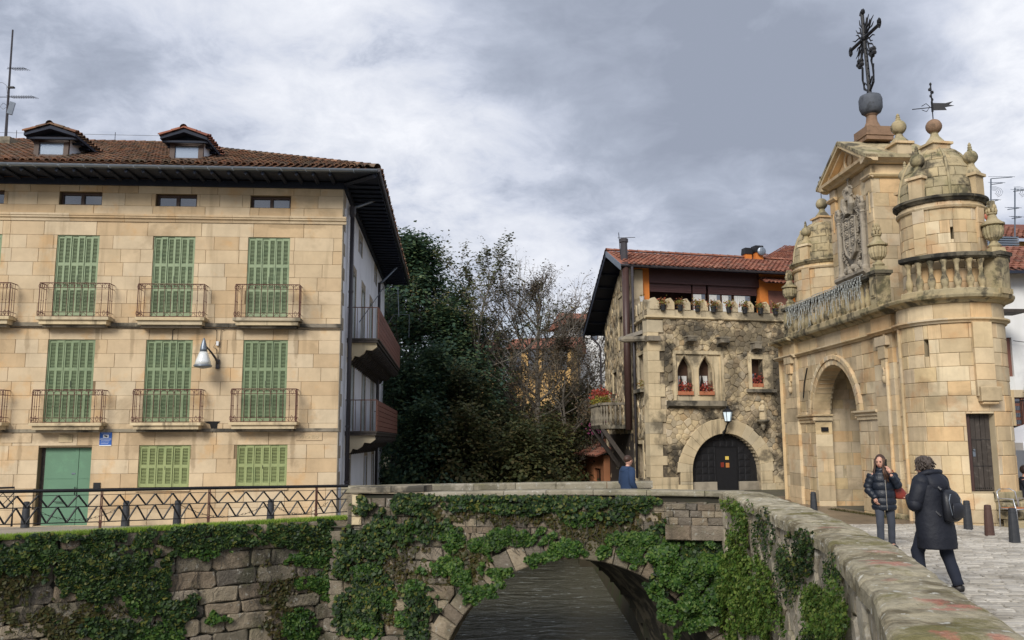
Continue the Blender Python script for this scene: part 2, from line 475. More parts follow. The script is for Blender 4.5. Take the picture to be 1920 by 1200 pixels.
def leafm(name, cols, trans=.35, rough=.5):
    m, t, p, o = newmat(name); r, g = rand01(t)
    k = len(cols); c = t.ramp(r, [(i/(k-1), cc) for i, cc in enumerate(cols)])
    big = t.noise(g.outputs['Position'], 1.1, 4, .6)
    f = t.m('ADD', t.m('MULTIPLY', big, 1.1), .45); vv = t.add('ShaderNodeCombineXYZ', i0=f, i1=f, i2=f).outputs[0]
    c = t.mix(1.0, c, vv, 'MULTIPLY')
    t.l.new(c, p.inputs['Base Color']); p.inputs['Roughness'].default_value = rough; p.inputs['Specular IOR Level'].default_value = .3
    tr = t.add('ShaderNodeBsdfTranslucent'); t.l.new(c, tr.inputs[0])
    mx = t.add('ShaderNodeMixShader'); mx.inputs[0].default_value = trans
    t.l.new(p.outputs[0], mx.inputs[1]); t.l.new(tr.outputs[0], mx.inputs[2]); t.l.new(mx.outputs[0], o.inputs[0])
    MATS[name] = m; return m
M = MATS
ASHLAR_TONES = [(134,620,24,0.95,0.16,0.42),(74,640,24,0.07,0.55,0.45),(197,642,24,0.08,0.6,0.5),(317,621,24,0.95,0.16,0.42),(260,641,24,0.07,0.55,0.45),(377,643,24,0.08,0.6,0.5),(499,622,24,0.95,0.16,0.42),(444,642,24,0.07,0.55,0.45),(557,644,24,0.08,0.6,0.5),(121,820,24,0.95,0.16,0.42),(61,840,24,0.07,0.55,0.45),(184,842,24,0.08,0.6,0.5),(309,819,24,0.95,0.16,0.42),(251,839,24,0.07,0.55,0.45),(370,841,24,0.08,0.6,0.5),(492,818,24,0.95,0.16,0.42),(436,838,24,0.07,0.55,0.45),(550,840,24,0.08,0.6,0.5),(396,810,24,0.18,0.3,0.6),(620,815,24,0.8,0.12,0.4),(640,930,24,0.3,0.5,0.25),(300,420,24,3.5,0.08,0.35),(560,425,24,1.2,0.1,0.4),(20,640,24,0.3,0.9,0.3),(135,655,24,0.5,0.12,0.3),(590,600,24,0.25,0.9,0.3),(220,950,24,3,0.18,0.3)]  # darker bands below slabs and mouldings, thin dark streaks at slab ends
stonem('ashlar', [(.61, .475, .31), (.57, .44, .28), (.63, .51, .35), (.53, .385, .23), (.60, .455, .285), (.59, .48, .33)], ns=1.4, amt=.42, lo=.55, dirt=(.24, .17, .10), streak=.8, var=.28, bump=.35, patches=((.60, .34, .13), .4), stains_and_tones=ASHLAR_TONES)
stonem('ashlar_joint', [(.24, .17, .10), (.20, .15, .09)], amt=.3)
stonem('gate_stone', [(.64, .495, .295), (.52, .395, .235), (.58, .48, .34), (.62, .42, .22), (.67, .55, .365), (.48, .38, .245), (.63, .48, .27)], ns=1.7, amt=.42, lo=.55, dirt=(.11, .085, .05), streak=.9, var=.34, bump=.45, patches=((.50, .25, .10), .38))
stonem('gate_joint', [(.46, .38, .25), (.36, .29, .19)], amt=.35)
stonem('gate_weathered', [(.44, .36, .22), (.38, .32, .20), (.48, .38, .22)], ns=2.0, amt=.85, ds=1.9, lo=.48, dirt=(.055, .05, .04), streak=.85, var=.35, bump=.5, moss=(.14, .15, .05), mossamt=.5)
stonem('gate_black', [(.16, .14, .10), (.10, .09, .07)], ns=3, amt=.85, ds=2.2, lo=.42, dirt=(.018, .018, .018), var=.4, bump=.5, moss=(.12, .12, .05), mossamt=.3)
stonem('arms_stone', [(.34, .30, .24), (.38, .33, .26)], ns=3, amt=.6, ds=3, lo=.5, dirt=(.10, .09, .075), var=.3, bump=.5)
RST = [(1462, 690, 34, .75, 3.2, .85), (1400, 640, 33.5, 1.9, .7, .7), (1425, 600, 33.5, 1.2, .5, .7), (1300, 622, 33, 1.3, .45, .75), (1252, 690, 32.5, .32, 1.2, .7), (1468, 850, 34, .45, 1.3, .85), (1425, 800, 33.6, .5, .6, .8), (1375, 700, 33.3, .35, 1.0, .6), (1345, 650, 33.2, .5, .35, .75), (1240, 600, 32.5, .8, .25, .6), (1165, 640, 38, .5, 1.2, .4)]
stonem('rubble', [(.62, .49, .30), (.56, .45, .28), (.40, .32, .21), (.64, .53, .36), (.48, .35, .20), (.34, .29, .21), (.60, .47, .28), (.52, .44, .32)], ns=3, amt=.92, ds=.62, lo=.48, dirt=(.04, .036, .03), streak=.9, var=.45, bump=.9, stains_and_tones=RST)
stonem('rubble_joint', [(.50, .41, .28), (.44, .36, .25)], amt=.9, ds=.62, lo=.48, dirt=(.05, .042, .033), streak=.9, stains_and_tones=RST)
stonem('castle_ashlar', [(.60, .48, .30), (.52, .42, .27), (.64, .52, .33), (.48, .41, .29)], ns=2, amt=.75, ds=.7, lo=.51, stains_and_tones=RST[:6], dirt=(.07, .06, .045), streak=.95, var=.3, bump=.45)
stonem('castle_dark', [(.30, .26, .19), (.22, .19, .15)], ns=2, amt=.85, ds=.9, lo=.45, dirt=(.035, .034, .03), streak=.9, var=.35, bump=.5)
stonem('river_stone', [(.27, .22, .155), (.18, .155, .115), (.34, .28, .20), (.22, .17, .12), (.15, .13, .105), (.30, .25, .19)], ns=2.4, amt=.6, ds=.8, lo=.50, dirt=(.03, .03, .024), streak=.8, var=.5, bump=.9, moss=(.06, .075, .02), mossamt=.5, spot=((.40, .39, .34), .55), bd=.07)
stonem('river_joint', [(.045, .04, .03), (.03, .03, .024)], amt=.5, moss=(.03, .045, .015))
stonem('voussoir', [(.28, .215, .15), (.23, .175, .12), (.32, .26, .19)], ns=2.4, amt=.5, ds=.9, lo=.52, dirt=(.06, .055, .045), streak=.5, var=.35, bump=.7, patches=((.34, .16, .08), .5), spot=((.45, .43, .38), .35))
stonem('coping', [(.30, .27, .20), (.26, .23, .17), (.33, .30, .24)], ns=3, amt=.6, ds=1.3, lo=.50, dirt=(.09, .085, .055), streak=0, var=.35, bump=.8, moss=(.16, .15, .05), mossamt=.45, spot=((.50, .49, .43), .5), bd=.03)
stonem('near_wall_stone', [(.44, .38, .28), (.34, .29, .21), (.50, .44, .34), (.30, .26, .20)], ns=2.6, amt=.6, ds=1.0, lo=.50, dirt=(.07, .065, .05), streak=.8, var=.4, bump=.9, moss=(.10, .12, .04), mossamt=.35, spot=((.56, .54, .48), .4), bd=.03)
stonem('near_wall_joint', [(.26, .22, .16), (.20, .17, .12)], amt=.5)
stonem('cobble', [(.46, .42, .35), (.36, .33, .28), (.54, .50, .43), (.42, .39, .34), (.31, .28, .23)], ns=9, amt=.5, ds=.7, lo=.5, dirt=(.14, .12, .09), streak=0, var=.3, bump=.5, rough=.55, spec=.45)
stonem('wet_paving', [(.16, .115, .08), (.13, .10, .075), (.19, .14, .10)], ns=3, amt=.4, ds=.8, streak=0, rough=.32, spec=.5, bump=.3)
stonem('cobble_joint', [(.13, .115, .085), (.11, .10, .07)], amt=.4, streak=0, moss=(.07, .09, .03))
stonem('street', [(.36, .32, .26), (.34, .30, .25)], ns=3, amt=.3, ds=.8, streak=0, bump=.3)
stonem('plaster', [(.84, .86, .90), (.82, .84, .88)], ns=1.2, amt=.3, ds=.8, lo=.54, dirt=(.45, .45, .46), streak=.8, var=.10, bump=.12)
stonem('quoin_grey', [(.36, .31, .24), (.40, .35, .27)], amt=.4)
stonem('white_house', [(.76, .76, .75), (.74, .74, .72)], ns=1, amt=.15, var=.06, bump=.08)
stonem('orange_wall', [(.66, .22, .05), (.64, .21, .05)], ns=1.2, amt=.25, dirt=(.30, .11, .04), var=.1, bump=.08)
stonem('shed_wall', [(.44, .19, .09), (.42, .18, .09)], ns=1.2, amt=.3, dirt=(.2, .1, .06), var=.1, bump=.08)
stonem('yellow_wall', [(.55, .34, .13), (.54, .35, .15)], ns=1.2, amt=.2, dirt=(.3, .18, .08), var=.1, bump=.05)
stonem('tile', [(.17, .085, .055), (.24, .12, .07), (.12, .075, .055), (.28, .16, .10), (.10, .075, .06), (.20, .14, .10)], ns=4, amt=.5, ds=1.6, lo=.5, dirt=(.07, .055, .04), streak=0, var=.35, bump=.4, moss=(.14, .14, .08), mossamt=.3)
stonem('tile_red', [(.25, .095, .065), (.31, .13, .085), (.19, .075, .055), (.34, .16, .11), (.16, .09, .07)], ns=4, amt=.35, ds=1.6, lo=.52, dirt=(.12, .06, .04), streak=0, var=.25, bump=.3)
stonem('iron_gray_stone', [(.10, .11, .13), (.13, .14, .16)], ns=6, amt=.6, ds=4, lo=.5, dirt=(.04, .042, .048), streak=0, bump=.5, rough=.7)
stonem('red_sandstone', [(.24, .155, .10), (.28, .18, .12)], ns=5, amt=.5, ds=3, streak=0, bump=.5)
stonem('soil', [(.05, .04, .025), (.04, .035, .02)], amt=.5, streak=0, moss=(.035, .05, .015), mossamt=.9)
plain('eave_wood', (.018, .024, .042), rough=.75, var=.4, ns=3)
plain('dark_wood', (.055, .045, .038), rough=.75, var=.4, ns=5, wear=(.17, .15, .13), wamt=.35)
plain('black_door', (.012, .012, .014), rough=.55, var=.4, ns=8)
plain('brown_paint', (.075, .032, .030), rough=.5, var=.2)
plain('brown_red_board', (.20, .085, .06), rough=.6, var=.35, ns=3, wear=(.12, .06, .05))
plain('zinc', (.20, .23, .27), rough=.4, metal=.55, var=.25)
plain('dark_pipe', (.05, .045, .05), rough=.45, var=.25)
plain('brown_pipe', (.065, .035, .030), rough=.45, var=.25)
plain('iron', (.018, .018, .020), rough=.5, var=.3, metal=.3)
plain('rust_iron', (.13, .060, .045), rough=.75, var=.4, ns=9)
plain('bollard_iron', (.035, .038, .044), rough=.5, var=.25, wear=(.07, .07, .07), wamt=.3)
plain('bollard_rust', (.085, .045, .035), rough=.6, var=.25)
plain('shutter_top', (.275, .345, .205), rough=.6, var=.16, ns=2.2, wear=(.12, .19, .11), wamt=.45)
plain('shutter_mid', (.22, .285, .16), rough=.6, var=.16, ns=2.2, wear=(.10, .17, .10), wamt=.45)
plain('shutter_low', (.29, .335, .145), rough=.6, var=.16, ns=2.2, wear=(.17, .24, .10), wamt=.4)
plain('green_door', (.12, .235, .15), rough=.55, var=.12, ns=1.6, wear=(.16, .34, .20), wamt=.3)
plain('dark_gap', (.012, .012, .012), rough=.9, bump=0)
plain('window_brown', (.07, .038, .025), rough=.5, var=.2)
plain('white_plastic', (.7, .7, .7), rough=.5, var=.05)
plain('blue_sign', (.02, .11, .42), rough=.4, var=.05)
plain('sign_white', (.78, .80, .82), rough=.5, var=.03, bump=0)
plain('curtain', (.62, .62, .60), rough=.9, var=.1)
plain('terracotta', (.46, .17, .085), rough=.8, var=.2)
plain('black_pot', (.02, .02, .022), rough=.6)
plain('orange_sticker', (.55, .22, .06), rough=.5)
plain('yellow_sticker', (.75, .55, .12), rough=.5)
plain('red_dish', (.40, .10, .05), rough=.5, wear=(.6, .3, .2))
plain('aluminium', (.55, .56, .58), rough=.3, metal=.6)
plain('chair_wood', (.42, .16, .06), rough=.5)
plain('canvas_white', (.75, .76, .80), rough=.8, var=.05)
plain('bare_bark', (.17, .15, .125), rough=.9, var=.4, ns=5, bump=.4)
plain('skin', (.58, .32, .23), rough=.5, var=.06)
plain('lips', (.42, .12, .10), rough=.5)
plain('eye_dark', (.03, .02, .02), rough=.3)
plain('hair_brown', (.055, .028, .018), rough=.5, var=.35, ns=20)
plain('hair_light', (.20, .095, .045), rough=.5, var=.3, ns=20)
plain('hair_grey', (.075, .058, .048), rough=.6, var=.4, ns=20)
plain('puffer_black', (.009, .013, .022), rough=.42, var=.2, spec=.4, ns=3.5, bump=.8)
plain('parka_black', (.009, .011, .019), rough=.65, var=.3, ns=2.2, bump=1.0)
plain('jeans_grey', (.05, .057, .075), rough=.85, var=.35, ns=8)
plain('trousers_dark', (.014, .018, .032), rough=.85, var=.2)
plain('navy_hoodie', (.022, .045, .10), rough=.85, var=.2)
plain('bag_red', (.22, .035, .022), rough=.4, var=.25)
plain('bag_black', (.014, .015, .020), rough=.45, var=.15)
plain('shoe', (.02, .018, .018), rough=.5)
plain('phone', (.02, .02, .02), rough=.2)
plain('zip_metal', (.55, .5, .42), rough=.35, metal=.6)
plain('wire_white', (.42, .44, .42), rough=.6)
plain('bark', (.095, .082, .066), rough=.9, var=.5, ns=5, wear=(.10, .10, .075), wamt=.5, bump=.6)
plain('pink_leaf', (.55, .12, .30), rough=.6)
plain('paint_red', (.62, .16, .15), rough=.75, var=.3, ns=10)
leafm('ivy_dark', [(.010, .022, .010), (.016, .036, .013), (.024, .052, .015), (.034, .070, .018), (.050, .095, .022), (.07, .115, .028), (.17, .16, .03)])
leafm('ivy_bright', [(.016, .045, .010), (.030, .080, .014), (.050, .115, .018), (.080, .155, .026), (.13, .19, .04)])
leafm('ivy_yellow', [(.035, .085, .012), (.065, .13, .020), (.10, .17, .028), (.15, .21, .04), (.20, .24, .06)])
leafm('ivy_dry', [(.04, .045, .015), (.075, .075, .02), (.10, .07, .025), (.05, .07, .02)])
leafm('grass', [(.20, .34, .04), (.28, .42, .06), (.38, .44, .11)])
leafm('evergreen', [(.035, .080, .055), (.060, .115, .070), (.095, .150, .075), (.14, .18, .07)])
leafm('evergreen_top', [(.05, .09, .03), (.07, .10, .035), (.10, .12, .04)])
leafm('olive_leaf', [(.07, .09, .04), (.11, .13, .05), (.15, .145, .055), (.18, .14, .06)])
leafm('brown_leaf', [(.08, .062, .042), (.12, .085, .052), (.15, .105, .06), (.09, .09, .05)])
leafm('undergrowth', [(.05, .065, .04), (.075, .095, .045), (.11, .115, .05), (.15, .13, .055)])
leafm('red_flower', [(.40, .05, .03), (.50, .10, .06), (.30, .04, .05), (.10, .13, .03)], trans=.3)
leafm('yellow_flower', [(.42, .32, .05), (.30, .25, .05), (.14, .19, .04), (.30, .10, .05)], trans=.3)
leafm('pot_flower', [(.20, .22, .05), (.32, .27, .08), (.42, .10, .06), (.12, .18, .04)], trans=.3)
def glassm(name, col, rough=.06):
    m, t, p, o = newmat(name); p.inputs['Base Color'].default_value = (*col, 1); p.inputs['Roughness'].default_value = rough
    p.inputs['Specular IOR Level'].default_value = 1.0; p.inputs['Metallic'].default_value = .0; p.inputs['IOR'].default_value = 1.9
    MATS[name] = m
glassm('glass', (.05, .06, .075)); glassm('glass_dark', (.018, .016, .02))
glassm('lamp_glass', (.75, .77, .76), .15)
m_, t_, p_, o_ = newmat('window_sky')   # pane in a skylight dormer, mirrors the cloud
p_.inputs['Base Color'].default_value = (.42, .48, .55, 1); p_.inputs['Metallic'].default_value = .7; p_.inputs['Roughness'].default_value = .12; MATS['window_sky'] = m_
m_, t_, p_, o_ = newmat('lit_lamp'); p_.inputs['Base Color'].default_value = (.7, .8, .85, 1)
p_.inputs['Emission Color'].default_value = (.75, .9, 1, 1); p_.inputs['Emission Strength'].default_value = .12; MATS['lit_lamp'] = m_
def leaf_mesh(pts, nrm, sz, rs, name, aspect=1.0):
    """N folded leaf quads"""
    pts = np.asarray(pts, dtype=np.float64); N = len(pts); nrm = np.asarray(nrm, dtype=np.float64)
    nrm = nrm+rs.normal(0, .45, (N, 3)); nrm /= np.linalg.norm(nrm, axis=1)[:, None]+1e-9
    rv = rs.normal(0, 1, (N, 3)); a = np.cross(nrm, rv); a /= np.linalg.norm(a, axis=1)[:, None]+1e-9
    b = np.cross(nrm, a); s = (np.asarray(sz)*rs.uniform(.5, 1.0, N)**1.3*1.55)[:, None]
    v = np.stack([pts-a*s*.5, pts-b*s*.42*aspect-nrm*s*.12, pts+a*s*.6, pts+b*s*.42*aspect-nrm*s*.12], 1).reshape(-1, 3)
    me = bpy.data.meshes.new(name); me.vertices.add(4*N); me.vertices.foreach_set('co', v.ravel())
    me.loops.add(4*N); me.loops.foreach_set('vertex_index', np.arange(4*N, dtype=np.int32))
    me.polygons.add(N); me.polygons.foreach_set('loop_start', np.arange(0, 4*N, 4, dtype=np.int32))
    me.polygons.foreach_set('loop_total', np.full(N, 4, dtype=np.int32)); me.update(calc_edges=True); return me
# ================================================================== THE SETTING
class Pl:
    """wall following a polyline (u runs along it), h to the left of the direction of travel"""
    def __init__(s, pts):
        s.p = [V((a, b, 0)) for a, b in pts]; s.L = [0]
        for a, b in zip(s.p[:-1], s.p[1:]): s.L.append(s.L[-1]+(b-a).length)
        s.d = [(b-a).normalized() for a, b in zip(s.p[:-1], s.p[1:])]
        s.nn = [V((-d.y, d.x, 0)) for d in s.d]
        s.vn = [s.nn[0]]+[(a+b).normalized() for a, b in zip(s.nn[:-1], s.nn[1:])]+[s.nn[-1]]
    def __call__(s, u, z, h=0.0):
        i = 0
        while i < len(s.d)-1 and u > s.L[i+1]: i += 1
        t_ = (u-s.L[i])/(s.L[i+1]-s.L[i]); tt = min(max(t_, 0), 1)
        p = s.p[i]+(s.p[i+1]-s.p[i])*t_; n = (s.vn[i]*(1-tt)+s.vn[i+1]*tt).normalized()
        return V((p.x+n.x*h, p.y+n.y*h, z))
def lerp(a, b, t_): return a+(b-a)*min(max(t_, 0), 1)
def pw(x, xs, ys):
    for i in range(len(xs)-1):
        if x <= xs[i+1]: return lerp(ys[i], ys[i+1], (x-xs[i])/(xs[i+1]-xs[i]))
    return ys[-1]
WZ = -5.0                                    # river surface
EMB = Fr((-9.2, 15.6), (5.5, 3.8), (3.8, -5.5))
EMB_L = 6.685; EMB_TOP = -1.70
OUT = [(-1.6, -5.0), (.4, 0), (1.97, 4.5), (2.44, 5.86), (3.25, 8.95), (3.62, 12.0), (4.02, 15.9), (4.10, 17.4)]
INN = [(-1.0, -5.2), (1.05, -.2), (2.62, 4.5), (3.02, 6.0), (3.72, 8.6), (4.26, 11.8), (4.72, 15.6), (4.85, 17.4)]
def gz(x, y):
    z = pw(y, [0, 21.5, 29, 33, 60], [-2.0, -2.0, -2.13, -1.92, -1.9])
    if y > 16 and x < 1: z = lerp(z, -1.84, (1-x)/5)
    return z
BR = Fr((-3.56, 19.0), (7.89, -2.0), (-2.0, -7.89)); BR_L = 8.14
uc, zc = BR.uv(1083, 1046); ul, zl = BR.uv(852, 1178)
AR = ((uc-ul)**2+(zc-zl)**2)/(2*(zc-zl)); AU, AZ = uc, zc-AR           # arch circle of the bridge
def bank_l(y): return pw(y, [19, 24, 42, 52], [-4.3, -4.75, -5.6, -7.5])
def bank_r(y): return pw(y, [17, 21, 34, 44, 52], [4.2, 3.5, 3.3, 1.0, -5.5])
def land(x, y):
    inch = False
    if y < 20 and x < pw(y, [p[1] for p in OUT], [p[0] for p in OUT])+.3:
        q = V((x, y, 0))-EMB.O
        if q.dot(EMB.n) > -.6 and y < 19.6: inch = True
    if 16.5 <= y <= 52 and bank_l(y) < x < bank_r(y): inch = True
    if inch: return -6.2
    z = -2.75
    if y > 30: z = -2.75+max(0, min(y-46, 160))*.085+1.2*noise.noise(V((x*.05, y*.05, 0)))*min(1, max(0, (y-46)/30))
    if y > 36 and y < 56: z -= 1.2*max(0, 1-abs(x-(bank_l(min(y, 52))+bank_r(min(y, 52)))/2)/9)
    return z
xs = sorted(set([-900, -400, -200, -120, -80, -50, -35]+[-25+.5*i for i in range(91)]+[24, 30, 40, 60, 90, 140, 220, 400, 900]))
ys = sorted(set([-900, -300, -100, -50, -25, -12]+[-6+.5*i for i in range(125)]+[60, 66, 74, 84, 96, 110, 130, 160, 200, 260, 400, 900]))
b = B(); n = len(xs)
for y in ys:
    for x in xs: b.v.append((x, y, land(x, y)))
for j in range(len(ys)-1):
    for i in range(n-1): b.f.append((j*n+i, j*n+i+1, (j+1)*n+i+1, (j+1)*n+i))
b.go('ground', M['soil'], kind='structure', smooth=True)
# water -------------------------------------------------------------
m, t, p, o = newmat('water'); g = t.add('ShaderNodeNewGeometry').outputs['Position']
p.inputs['Base Color'].default_value = (.03, .035, .026, 1); p.inputs['Roughness'].default_value = .07; p.inputs['IOR'].default_value = 1.33
p.inputs['Specular IOR Level'].default_value = .9
sv = t.vm('MULTIPLY', g, (1.1, 2.2, 1)); h1 = t.noise(sv, .8, 3, .5, .6); h2 = t.noise(sv, 4.5, 4, .55, .4)
foam = t.ss(t.noise(t.vm('MULTIPLY', g, (.7, 2.6, 1)), 2.2, 8, .72, .8), .56, .68)
p_c = t.mix(t.m('MULTIPLY', foam, .6), (.10, .095, .068), (.50, .53, .50)); t.l.new(p_c, p.inputs['Base Color'])
t.l.new(t.m('ADD', t.m('MULTIPLY', foam, .4), .06), p.inputs['Roughness'])
bp = t.add('ShaderNodeBump'); t.l.new(t.m('ADD', h1, t.m('MULTIPLY', h2, .35)), bp.inputs['Height']); bp.inputs['Strength'].default_value = .8; bp.inputs['Distance'].default_value = .22
t.l.new(bp.outputs[0], p.inputs['Normal']); MATS['water'] = m
b = B(); b.add([(-40, -12, WZ), (12, -12, WZ), (12, 56, WZ), (-40, 56, WZ)], [(0, 1, 2, 3)])
b.go('river_water', M['water'], kind='structure')
# left street ---------------------------------------------------------
HO = P(631, 908, 24.0); LF = Fr((HO.x, HO.y), (1, .0724), (.0724, -1)); LS = Fr((HO.x, HO.y), (-.0724, 1), (1, .0724))
def lz(x, y):
    q = V((x, y, 0)); a = -(q-EMB.O).dot(EMB.n); c = (q-LF.O).dot(LF.n)
    return lerp(EMB_TOP-.06, -2.25, a/(a+c+1e-6)) if a+c > 0 else -2.25
b = B(); N1, N2 = 40, 10
for i in range(N1+1):
    u = -24+(EMB_L+24.25)*i/N1; p0 = EMB(u, 0, -.02)
    tx = lerp(p0.x, p0.x, 1); q0 = LF.O+LF.e*((p0-LF.O).dot(LF.e)); q0 = q0-LF.n*.4
    for j in range(N2+1):
        q = p0.lerp(q0, j/N2); b.v.append((q.x, q.y, lerp(EMB_TOP-.02, -2.25, j/N2)))
for i in range(N1):
    for j in range(N2): k = i*(N2+1)+j; b.f.append((k, k+N2+1, k+N2+2, k+1))
b.go('street', M['street'], kind='structure')
def lstreet(u, k):
    """point of the left street: u along the embankment, k from its edge (0) to the house (1)"""
    p0 = EMB(u, 0, -.02); q0 = LF.O+LF.e*((p0-LF.O).dot(LF.e))-LF.n*.4; q = p0.lerp(q0, k)
    return V((q.x, q.y, lerp(EMB_TOP-.02, -2.25, k)))
# right square, bridge deck --------------------------------------------
def xmin(y):
    if y < 17.3: return pw(y, [p[1] for p in INN], [p[0] for p in INN])-.3
    if y < 20.6: return max(-5.0, 4.33-(y-17)*7.89/2-.1)+.0
    return pw(y, [20.6, 22, 33], [3.3, 4.4, 4.4])
def sheet(name, x1, y0, y1, mat, dz=0.0, xf=xmin, nx=24, dy=.4):
    b = B(); r = []; y = y0; rows = []
    while y <= y1+1e-6: rows.append(y); y += dy
    rows = sorted(set(rows+([17.299, 17.3, 20.599, 20.6] if y0 < 17 else [])))
    for y in rows:
        for i in range(nx+1):
            x = xf(y)+(x1-xf(y))*(i/nx)**1.5; b.v.append((x, y, gz(x, y)+dz))
    for j in range(len(rows)-1):
        for i in range(nx): k = j*(nx+1)+i; b.f.append((k, k+1, k+nx+2, k+nx+1))
    return b
sq = sheet('square_paving', 60, -12, 40, None).go('square_paving', M['cobble_joint'], kind='structure')
R = random.Random(3); items = []
def inside_gate(x, y): return x > pw(y, [16, 18.6, 19.2, 19.8, 20.5, 22.2, 30], [99, 99, 12.3, 11.0, 10.3, 9.95, 9.6])+.0
y = 3.6; row = 0
while y < 20.4:
    dy = R.uniform(.105, .15); x = pw(y, [p[1] for p in INN], [p[0] for p in INN])-.05+R.uniform(-.2, 0)
    if y > 17.2: x = max(-1.0, 4.33-(y-17)*3.945)
    while x < 4.5+y*.62:
        wd = R.uniform(.17, .36)
        if not inside_gate(x+wd/2, y) and not (y > 17.2 and x > 14):
            zz = gz(x, y)+R.uniform(-.004, .006); q = B(); g_ = .011
            c = [(x+g_, y+g_), (x+wd-g_, y+g_+R.uniform(-.01, .01)), (x+wd-g_, y+dy-g_), (x+g_, y+dy-g_+R.uniform(-.01, .01))]
            k = .014; d_ = [(x+g_+k, y+g_+k), (x+wd-g_-k, y+g_+k), (x+wd-g_-k, y+dy-g_-k), (x+g_+k, y+dy-g_-k)]
            q.add([(a, e_, zz-.02) for a, e_ in c]+[(a, e_, zz+.010) for a, e_ in c]+[(a, e_, zz+.021+R.uniform(-.003, .003)) for a, e_ in d_],
                  [(i, (i+1) % 4, 4+(i+1) % 4, 4+i) for i in range(4)]+[(4+i, 4+(i+1) % 4, 8+(i+1) % 4, 8+i) for i in range(4)]+[(8, 9, 10, 11)])
            sz = wd*dy/(x*x+y*y+4)**1.5*(1.0 if x > pw(y, [p[1] for p in INN], [p[0] for p in INN])+.1+.25*(12-min(y, 12)) else .1)
            items.append((sz, q))
        x += wd
    y += dy
emit('cobble', items, M['cobble'], sq, 300, 'cobbles')
# wet flagstones in front of the arch
b = B(); fl = []
yy = 20.45
while yy < 31:
    d_ = R.uniform(.45, .7); x = 5.0+R.uniform(0, .3)
    while x < 9.9:
        w_ = min(R.uniform(.5, .95), 10.0-x); q = B(); z0 = gz(x+w_/2, yy+d_/2)
        if w_ > .1:
            q.add([(a, e_, gz(a, e_)+zo) for zo in (-.02, .012) for a, e_ in ((x+.006, yy+.006), (x+w_-.006, yy+.006), (x+w_-.006, yy+d_-.006), (x+.006, yy+d_-.006))],
                  [(0, 1, 5, 4), (1, 2, 6, 5), (2, 3, 7, 6), (3, 0, 4, 7), (4, 5, 6, 7)]); fl.append((w_*d_/yy**3, q))
        x += w_
    yy += d_
emit('flagstone', fl, M['wet_paving'], sq, 300)
# ================================================================== EMBANKMENT (left river wall)
R = random.Random(11)
em = thing('river_wall', 'ivy covered stone river wall with grass along its top, below the railing', 'wall', EMB(3, -6, 0), baked=True)
b = B().box(EMB, -22, EMB_L+.5, -6.4, EMB_TOP-.05, -.9, -.03); b.go('wall_core', M['river_joint'], em)
zs = zcourses(-5.4, EMB_TOP, .24, .40, R); items = []
for r in courses(-4, EMB_L+.35, zs, .38, 1.0, [], R):
    items.append((size(EMB, rect_poly(r)), B().stone(EMB, worn(r, R, .022, .07), R.uniform(.0, .08), .026, .007, R.uniform(0, .012), base=-.1)))
emit('stone', items, M['river_stone'], em, 290, 'small_stones')
# railing -------------------------------------------------------------
rl = thing('street_railing', 'black iron railing of zigzag bars along the left river wall', 'railing', EMB(4, EMB_TOP, -.3), baked=True)
RLF = Fr((EMB(0, 0, -.5).x, EMB(0, 0, -.5).y), EMB.e, EMB.n)
def rail_at(px, py): 
    u, z = RLF.uv(px, py); return u, z
posts = [(-95, 1004), (187, 995), (390, 986), (592, 978)]
tops = [(-95, 923), (187, 919), (390, 915), (592, 912), (652, 911)]
TP = [rail_at(*p) for p in tops]; BP = [rail_at(*p) for p in posts]; BP.append((TP[4][0], BP[3][1]+.02))
b = B().tube([RLF(u, z, 0) for u, z in TP], .033, 8); b.go('top_rail', M['iron'], rl)
hgt = [(tp[1]-bp[1]) for tp, bp in zip(TP, BP)]
for k, (fr0, nm) in enumerate(((.885, 'upper_wire'), (.60, 'middle_bar'), (.22, 'bottom_bar'))):
    B().tube([RLF(tp[0], bp[1]+h_*fr0, 0) for tp, bp, h_ in zip(TP, BP, hgt)], .006 if k == 0 else .010, 5).go(nm, M['iron'], rl)
for (tu, tz), (bu, bz) in list(zip(TP, BP))[:4]:
    q = B(); q.box(RLF, bu-.022, bu-.008, bz+.16, tz-.02, -.02, .02); q.box(RLF, bu+.008, bu+.022, bz+.16, tz-.02, -.02, .02)
    q.box(RLF, bu-.024, bu+.024, bz-.02, bz+.20, -.024, .024); q.box(RLF, bu-.036, bu+.036, bz+.15, bz+.175, -.03, .03); q.go('post', M['rust_iron'] if tu > 0 else M['iron'], rl)
def zig(ua, ub, nz_, f0, f1, R_):
    for i in range(nz_):
        for sg in (0, 1):
            a = ua+(ub-ua)*(i+.5*sg)/nz_; c_ = ua+(ub-ua)*(i+.5*sg+.5)/nz_
            def at(u, f_):
                k = 0
                while k < 3 and u > TP[k+1][0]: k += 1
                s_ = (u-TP[k][0])/(TP[k+1][0]-TP[k][0]); tz = lerp(TP[k][1], TP[k+1][1], s_); bz = lerp(BP[k][1], BP[k+1][1], s_); return bz+(tz-bz)*f_
            za, zb = (f1, f0) if sg == 0 else (f0, f1)
            B().tube([RLF(a, at(a, za), 0), RLF(c_, at(c_, zb), 0)], .017, 4).go('zigzag_bar', M['iron'], rl)
for k in range(4):
    ua, ub = TP[k][0]+.03, TP[k+1][0]-.03; nn_ = max(2, round((ub-ua)/.36))
    zig(ua, ub, nn_, .60, .885, R); zig(ua, ub, nn_, .22, .60, R)
